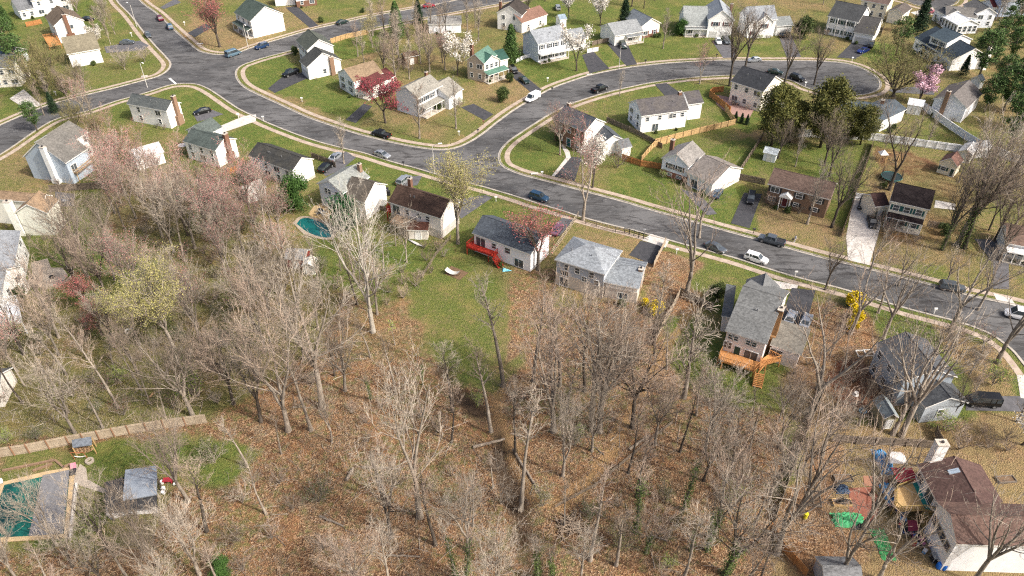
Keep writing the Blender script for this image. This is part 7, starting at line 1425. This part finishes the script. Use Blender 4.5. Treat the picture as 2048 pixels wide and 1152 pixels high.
for a_, t_, l_, iv in [((1415,1102),1000,'crooked ivy clad tree at the bottom right of the woods',.8),((1272,1066),940,'straight ivy clad trunk in the lower right woods',.8),((1366,1020),910,'tall trunk wrapped in bright ivy',.9),((1292,1105),1010,'leaning slim tree with ivy at its foot',.4),((1382,1102),1030,'thin ivy wrapped stem near the bottom right',.8),
  ((1425,1082),930,'thick grey tree with ivy on its lower trunk',.4),((912,1160),1060,'ivy wrapped trunk at the bottom, left of a pair',.9),((932,1160),1065,'ivy wrapped trunk at the bottom, right of a pair',.9),((845,770),720,'ivy covered stub at the foot of the green lawn',.9),((742,798),735,'bent ivy covered trunk arching beside the lawn',.9),
  ((1450,1150),960,'big grey tree with ivy at the bottom right of the woods',.4),((1076,1160),1060,'thin mossy stem near the bottom centre',.7),((1105,1165),1080,'second thin mossy stem near the bottom centre',.7)]:
    tree('fork' if iv < .7 else 'thin', a_, t_, l_, ivy=iv, tilt=((0,.25) if 'bent' in l_ else None))
# --- the woods and garden trees between them, scattered with an even spacing
def scatter(poly, n, mind, rnd, avoid):
    q = [tuple(G(*p).to_2d()) for p in poly]; xs = [p[0] for p in q]; ys = [p[1] for p in q]; out = []; tries = 0
    while len(out) < n and tries < n*60:
        tries += 1; x, y = rnd.uniform(min(xs), max(xs)), rnd.uniform(min(ys), max(ys))
        if not inside(q, np.array([[x]]), np.array([[y]]))[0, 0]: continue
        if any((x-a)**2+(y-b)**2 < mind*mind for a, b in avoid): continue
        out.append((x, y)); avoid.append((x, y))
    return out
rs = random.Random(11); AV = [(r_.location.x, r_.location.y) for r_, *_ in ALLT]
W_LOW = [(-20,1250),(-20,1100),(150,1100),(330,1030),(520,900),(430,860),(440,720),(560,600),(640,560),(730,600),(760,720),(850,770),(960,800),(1060,730),(1110,715),(1280,700),(1330,720),(1400,820),(1560,830),(1560,1250)]
W_LEFT = [(-10,890),(-10,700),(60,640),(250,600),(280,520),(240,440),(330,430),(470,450),(560,500),(600,560),(640,520),(560,600),(430,840),(200,865)]
def mix(rnd, table):
    x = rnd.random()*sum(w for _, w, *_ in table)
    for row in table:
        x -= row[1]
        if x <= 0: return row
    return table[-1]
SC = [
 (W_LOW, 70, 3.7, [('vase',3,10,17),('tall',4,11,19),('fork',3,10,17),('thin',5,6,12)], 'low'),
 (W_LEFT, 46, 3.9, [('vase',3,11,17),('tall',3,12,19),('fork',2,11,17),('thin',3,7,12),('pink',2,10,15)], 'left'),
 ([(220,440),(240,380),(300,370),(360,390),(430,420),(500,440),(570,460),(590,500),(480,520),(330,500)], 19, 3.9, [('pink',6,10,16),('vase',1,10,15)], 'pinktops'),
 ([(1380,810),(1560,830),(1640,760),(1760,820),(1560,1000),(1540,1160),(1440,1160)], 15, 3.8, [('vase',2,10,15),('fork',2,9,14),('thin',3,6,11)], 'right'),
 ([(1640,900),(1890,880),(1800,1000),(1700,1150),(1560,1150),(1580,1000)], 2, 5, [('sparse',2,8,11),('thin',2,6,8)], 'yard'),
 ([(1640,640),(1740,640),(1760,700),(1660,760),(1610,720)], 5, 4, [('round',2,6,9),('sparse',2,8,11)], 'deckright'),
 ([(740,70),(960,50),(930,90),(870,165),(760,165),(700,120)], 20, 4.0, [('round',4,9,13),('vase',2,9,13),('pink',1,8,11)], 'northmid'),
 ([(960,0),(1130,0),(1040,60)], 4, 5, [('round',3,7,10),('dark',1,8,11)], 'topmid'),
 ([(1260,-10),(1400,-10),(1340,25),(1260,30)], 6, 4, [('dark',3,10,15),('conifer',1,8,11)], 'topright'),
 ([(1560,0),(1700,-20),(1680,30),(1600,40)], 4, 5, [('round',2,7,10),('dark',1,8,11)], 'topright2'),
 ([(1900,330),(2048,330),(2048,430),(1960,450),(1905,390)], 13, 4.5, [('round',2,8,11),('vase',3,10,14),('dark',2,9,13)], 'rightedge'),
 ([(1960,430),(2048,440),(2048,520),(1990,560)], 4, 4, [('vase',2,10,14),('dark',2,10,14)], 'rightedge2'),
 ([(1980,40),(2070,20),(2070,200),(1990,120)], 12, 4.0, [('round',2,8,11),('pine',2,9,13)], 'rightcorner'),
 ([(1720,285),(1880,290),(1860,300),(1730,300)], 3, 4.5, [('round',3,6,9),('low',2,4,6)], 'vinyl'),
 ([(1700,520),(1900,560),(1880,600),(1720,560)], 3, 6, [('sparse',2,8,11)], 'street'),
 ([(1880,700),(2040,760),(2048,860),(1900,860)], 5, 4.5, [('round',2,6,9),('dark',1,8,12)], 'bend'),
 ([(140,500),(230,500),(240,600),(160,590)], 4, 4.5, [('vase',2,12,16),('tall',1,12,16)], 'leftlawn'),
 ([(60,120),(150,160),(160,260),(60,230)], 11, 3.6, [('round',2,7,10),('olive',1,6,8)], 'westcorner'),
 ([(130,235),(225,235),(250,300),(220,350),(140,280)], 7, 4.5, [('round',2,7,10),('pink',3,8,11),('olive',2,5,7)], 'westroad'),
 ([(600,520),(840,480),(840,560),(760,640),(640,600)], 9, 4.6, [('vase',2,11,15),('thin',3,8,12),('round',2,8,11)], 'poolwoods'),
 ([(1540,290),(1690,320),(1680,360),(1560,340)], 5, 5, [('dark',2,9,13),('round',1,8,10)], 'backlawn'),
 ([(1740,390),(1900,520),(1830,540),(1720,470)], 0, 5, [('dark',2,9,13)], 'x'),
 ([(130,10),(210,20),(240,90),(190,100)], 9, 4, [('low',2,6,8),('white',2,7,9),('round',1,7,9)], 'topleft'),
 ([(-10,1060),(160,1090),(330,1060),(330,1200),(-10,1200)], 10, 3.6, [('vase',2,9,13),('fork',3,9,13)], 'poolfront'),
]
for poly, n_, md, tab, nm_ in SC:
    if len(AV) > 4000: break
    for x, y in scatter(poly, n_, md, rs, AV):
        row = mix(rs, tab); tree(row[0], None, h=rs.uniform(row[2], row[3]), world=(x, y), label=None, vi=rs.randrange(5), wide=rs.uniform(.8,1.2))
# bushes along houses, forsythia, undergrowth shrubs
B1 = [('forsythia',(1312,628),3.2,'bright yellow forsythia beside the crooked dark tree'),('forsythia',(1291,612),1.7,'small yellow forsythia tuft left of the bright one'),('forsythia',(1708,612),3.5,'large yellow forsythia at the kerb of the main street'),('forsythia',(1712,640),2.5,'yellow forsythia below the large one at the kerb'),('forsythia',(1702,656),2.2,'lowest yellow forsythia of the tall row'),
 ('holly',(1435,600),4.2,'dark evergreen shrub left of the charcoal roofed house'),('leafy',(1985,770),3.6,'rounded green shrub at the bend before the slate blue house'),('leafy',(1888,860),2.8,'dark shrub against the wall of the slate blue garage'),('holly',(840,180),3.6,'round green shrub behind the porch house chimney'),('holly',(450,1148),3.0,'x'),
 ('bush',(876,218),1.7,'round green bush before the two level porch, left'),('bush',(887,213),1.7,'round green bush before the two level porch, right'),('holly',(642,32),2.2,'x'),('bush',(725,25),1.8,'dark round bush by the top lawn kerb'),('bush',(642,45),2.0,'round green bush beside the long black driveway'),
 ('holly',(590,110),2.6,'dark shrub left of the white two storey house'),('bush',(1370,70),1.6,'clipped bush before the front gabled house, left'),('bush',(1398,70),1.6,'clipped bush before the front gabled house, right'),('bush',(1118,283),2.4,'dark round bush before the brick fronted house'),('bush',(1862,102),2.4,'dark bush below the dark slate roofed house'),
 ('bush',(1765,376),1.8,'small round green bush by the trampoline'),('holly',(1020,165),3.2,'leafy green shrub by the green porch'),('holly',(1004,203),4.5,'loose green tree shaped shrub at the corner of the narrow driveway'),('bush',(940,150),2.0,'x'),('bush',(452,324),2.0,'round bush by the white gable of the green roofed house'),('bush',(60,243),1.6,'x'),
 ('holly',(1885,470),2.6,'evergreen shrub right of the teal shuttered house'),('bush',(1560,395),1.5,'low green bush at the brick ranch door'),('leafy',(1135,800),1.8,'pale green shrub in the leaf litter of the woods'),('leafy',(1238,1095),3.4,'bright green bush at the bottom of the woods'),('ley',(445,1150),3.4,'lime green shrub at the bottom edge left of centre'),
 ('leafy',(1330,1000),2.4,'green shrub beside the bright ivy trunk'),('lime',(1150,890),4,'light green young tree in the leaf litter'),('lime',(790,690),5,'light green young tree at the foot of the lawn'),('lime',(785,640),4,'x'),('leafy',(450,690),4,'dark green undergrowth shrub in the left woods'),('leafy',(385,790),4.5,'green shrub above the board fence'),('leafy',(370,740),3.5,'smaller green shrub above the board fence'),
 ('leafy',(640,545),3.0,'lime shrub behind the red walled shed'),('bush',(455,1000),1.5,'x'),('leafy',(430,925),3.5,'dull green shrub on the grass right of the pavilion'),('bush',(330,410),2.2,'x'),('leafy',(455,400),3,'green vine covered shrub among the pink treetops'),('conifer',(1470,243),2.2,'small dark conifer left of three by the patio fence'),('conifer',(1482,246),2.2,'small dark conifer in the middle of three by the patio fence'),('conifer',(1493,249),2.0,'small dark conifer right of three by the patio fence'),
 ('leafy',(1465,1000),3,'green shrub at the right of the woods'),('holly',(40,610),4,'evergreen beside the white deck'),('leafy',(110,615),3.5,'leafy evergreen shrub right of the white deck'),('conifer',(110,225),6,'dark evergreen by the west road'),('bush',(125,915),1.4,'x')]
for k_, a_, h_, l_ in B1:
    if l_ != 'x': tree(k_, a_, None, l_, h=h_)
for poly, n_, md, kinds in [(W_LOW, 66, 2.4, ('shrub','shrub','shrub','leafy')), (W_LEFT, 66, 2.2, ('shrub','leafy','leafy','redshrub')), ([(1560,700),(1780,700),(1800,850),(1600,860)], 12, 2.5, ('redshrub','shrub')), ([(1900,640),(1990,700),(1960,740),(1880,690)], 7, 2.2, ('redshrub','shrub')), ([(850,480),(900,520),(860,560),(840,570)], 6, 2, ('redshrub','shrub')),
      ([(1880,860),(2048,870),(2048,910),(1900,900)], 8, 2.2, ('shrub',)), ([(1350,660),(1420,740),(1460,830),(1400,820)], 9, 2, ('redshrub','shrub')), ([(620,560),(760,560),(840,520),(830,600),(700,640)], 12, 2.4, ('shrub','redshrub')), ([(1740,440),(1880,460),(1870,490),(1760,480)], 6, 2, ('shrub','redshrub')), ([(1540,400),(1640,420),(1640,440),(1540,420)], 5, 2, ('shrub',)),
      ([(760,100),(940,100),(920,160),(780,140)], 10, 3, ('shrub','redshrub'))]:
    for x, y in scatter(poly, n_, md, rs, AV): tree(rs.choice(kinds), None, h=rs.uniform(1.5, 3.2), world=(x, y), vi=rs.randrange(4))
# shrubs planted along the house fronts
for f_ in FRONTS:
    for k in range(2):
        u_ = rs.uniform(.1,.9)*f_.L; q_ = f_.o+f_.u*u_-f_.v*rs.uniform(1.0,1.8)
        if any((q_.x-a)**2+(q_.y-b)**2 < 1.6 for a, b in AV): continue
        AV.append((q_.x, q_.y)); tree(rs.choice(('bush','bush','shrub','leafy','redshrub')), None, h=rs.uniform(.9,1.7), world=(q_.x, q_.y), vi=rs.randrange(4))
# --- undergrowth: brambles, sticks and leaf scraps nobody could count, one object
def undergrowth():
    mb = MB(); r = random.Random(77); polys = [(W_LOW, 2600), (W_LEFT, 1500), ([(1560,700),(1780,700),(1800,850),(1600,860)], 260), ([(1550,900),(1640,880),(1640,1000),(1720,1150),(1600,1150)], 200)]
    for poly, n in polys:
        q = [tuple(G(*p).to_2d()) for p in poly]; xs = [p[0] for p in q]; ys = [p[1] for p in q]; X = np.array([[r.uniform(min(xs), max(xs)), r.uniform(min(ys), max(ys))] for _ in range(n*2)])
        ok = inside(q, X[:, 0][None], X[:, 1][None])[0]
        for x, y in X[ok][:n]:
            f_ = fbm(np.array([x]), np.array([y]), 9, 70)[0]
            if f_ < .42: continue
            for k in range(int(3+f_*5)):
                a = r.uniform(0, 6.28); L_ = r.uniform(.4,1.5); p = Vector((x+r.gauss(0,.5), y+r.gauss(0,.5), 0)); d = Vector((cos(a), sin(a), r.uniform(.2,2.2))).normalized(); p1 = p+d*L_*.6; p2 = p1+(d+rvec(r)*.5).normalized()*L_*.4
                mb.tube([p, p1, p2], [.02,.014,.008], 3, 1 if r.random() < .4 else 0, cap=False)
                if r.random() < .5: mb.tube([p1, p1+rvec(r)*.4+Vector((0,0,.2))], [.01,.004], 3, 0, cap=False)
    q = [tuple(G(*p).to_2d()) for p in W_LOW+[]]; 
    for poly in (W_LOW, W_LEFT):
        q = [tuple(G(*p).to_2d()) for p in poly]; xs = [p[0] for p in q]; ys = [p[1] for p in q]
        X = np.array([[r.uniform(min(xs), max(xs)), r.uniform(min(ys), max(ys))] for _ in range(700)]); ok = inside(q, X[:, 0][None], X[:, 1][None])[0]
        for x, y in X[ok][:260]:
            a = r.uniform(0, 6.28); L_ = r.uniform(.8,4.0); r_ = r.uniform(.02,.07); p = Vector((x, y, r_+.03)); d = Vector((cos(a), sin(a), 0)); pm = p+d*L_*.5+Vector((r.gauss(0,.12), r.gauss(0,.12), .08))
            mb.tube([p, pm, p+d*L_], [r_, r_*.8, r_*.3], 4, 0 if r.random() < .6 else 1); 
            if L_ > 1.6: mb.tube([pm, pm+(d+rvec(r)*.8).normalized()*L_*.3+Vector((0,0,.1))], [r_*.6, .01], 3, 0)
    o = mb.build('undergrowth', [T_GREY, T_DARK]); tag(o, kind='stuff')
undergrowth()
# ---------------------------------------------------------------- labels for the scattered plants: what each is, what it is nearest to, and its rank there
LMK = [((1010,530),'the red deck house'),((1210,560),'the blue grey hip roofed house'),((745,664),'the white barked sycamore'),((840,1034),'the grey white bare tree'),((645,815),'the vase shaped bare tree'),((1530,700),'the orange deck'),((1300,820),'the old fence line'),((1120,1000),'the path loop'),
 ((70,1000),'the large pool'),((270,1000),'the pavilion'),((165,885),'the firewood shelter'),((258,662),'the white square frame'),((350,700),'the yellow green budding tree'),((120,550),'the round stone patio'),((160,320),'the yellow timber deck'),((430,320),'the green roofed ranch'),((590,418),'the leyland shrub'),((630,460),'the teal pool'),((620,530),'the red walled shed'),
 ((860,460),'the tan raised deck'),((905,545),'the white hammock'),((930,700),'the foot of the green lawn'),((1040,800),'the curving path'),((1366,1020),'the bright ivy trunk'),((1272,1066),'the straight ivy clad trunk'),((922,1160),'the ivy wrapped pair'),((740,960),'the leaning log pair'),((1000,870),'the tan creek log'),((1740,780),'the dark red soil'),((1830,800),'the slate blue house'),((1740,960),'the white canopy tent'),((1700,1040),'the green tarp'),
 ((1700,620),'the yellow forsythia row'),((1915,490),'the huge ivy clad tree'),((1880,360),'the cream playhouse'),((1780,360),'the trampoline'),((1600,440),'the brown brick ranch'),((1700,270),'the white vinyl fence'),((1960,150),'the large pine'),((1786,193),'the turning circle end'),((1540,60),'the low wing at the top'),((1330,40),'the brownish lawn tree'),((1130,60),'the balcony house'),((980,130),'the bright green roof'),
 ((850,90),'the white garage at the top'),((750,90),'the yellow fence'),((440,80),'the red budded maple'),((250,110),'the upper left corner lawn'),((150,90),'the brick chimney gable at the upper left'),((60,170),'the cream house at the left edge'),((200,240),'the west road'),((300,350),'the long grey fence'),((540,900),'the pool yard woods edge'),((420,850),'the end of the board fence'),((1990,780),'the slate blue house driveway'),((1970,600),'the right end of the main street'),((500,560),'the shed among the left woods'),((560,720),'the forked pale tree'),((470,1080),'the lime green shrub'),((1180,900),'the triple stemmed tree')]
LP = [(G(*p), t) for p, t in LMK]
ORD = ['closest','second closest','third closest','fourth closest','fifth closest','sixth closest','seventh closest','eighth closest','ninth closest','tenth closest','eleventh closest','twelfth closest']
ADJ = dict(vase='bare grey vase shaped tree', tall='tall bare grey tree with straight trunk', fork='bare grey forked tree', thin='slim bare sapling', round='rounded bare tree', low='small low branching bare tree', dark='bare tree with dark spreading limbs', darkfork='dark forked bare tree', pink='pink budded maple', olive='olive twiggy tree', sparse='thinly branched bare tree', pine='green pine', conifer='dark conifer', white='white flowering pear', leafy='loose green leafy shrub', bush='low evergreen bush', shrub='low grey leafless shrub', redshrub='low dark red leafless shrub')
GRP = dict(vase='bare trees of the woods and gardens', tall='bare trees of the woods and gardens', fork='bare trees of the woods and gardens', thin='bare saplings in the woods', round='bare trees of the woods and gardens', low='bare trees of the woods and gardens', dark='bare trees of the woods and gardens', darkfork='bare trees of the woods and gardens', pale='pale barked trees', sparse='bare trees of the woods and gardens', bigfork='bare trees of the woods and gardens', red='red and pink budded maples', pink='red and pink budded maples', crimson='crimson leaved trees', yellow='yellow green budding trees', white='white blossoming pears', cherry='blossoming cherries', olive='olive twiggy trees', lime='light green young trees', pine='pines', cedar='cedars', conifer='dark conifers', spruce='green spruces', ley='leyland shrubs', magnolia='magnolias', bush='clipped evergreen bushes', forsythia='yellow forsythias', holly='evergreen shrubs', leafy='leafy shrubs', shrub='leafless shrubs', redshrub='leafless shrubs')
fam = {}
for rt, kd, h_, lb in ALLT:
    rt['group'] = GRP[kd]; fam.setdefault(ADJ.get(kd, kd), []).append(rt)
for rt, kd, h_, lb in ALLT:
    if lb: continue
    pos = rt.location; cand = sorted(LP, key=lambda q: (q[0]-pos).length)[:6]; best = None
    for lp, t in cand:
        rank = sorted(fam[ADJ[kd]], key=lambda o: (o.location-lp).length).index(rt)
        if best is None or rank < best[0]: best = (rank, t)
    rk, t = best; rt['label'] = '%s, %s to %s' % (ADJ[kd], ORD[rk] if rk < 12 else 'thirteenth closest or further', t)
print('trees', len(ALLT), 'verts', sum(len(m_.vertices) for m_ in bpy.data.meshes), 'objects', len(bpy.data.objects))
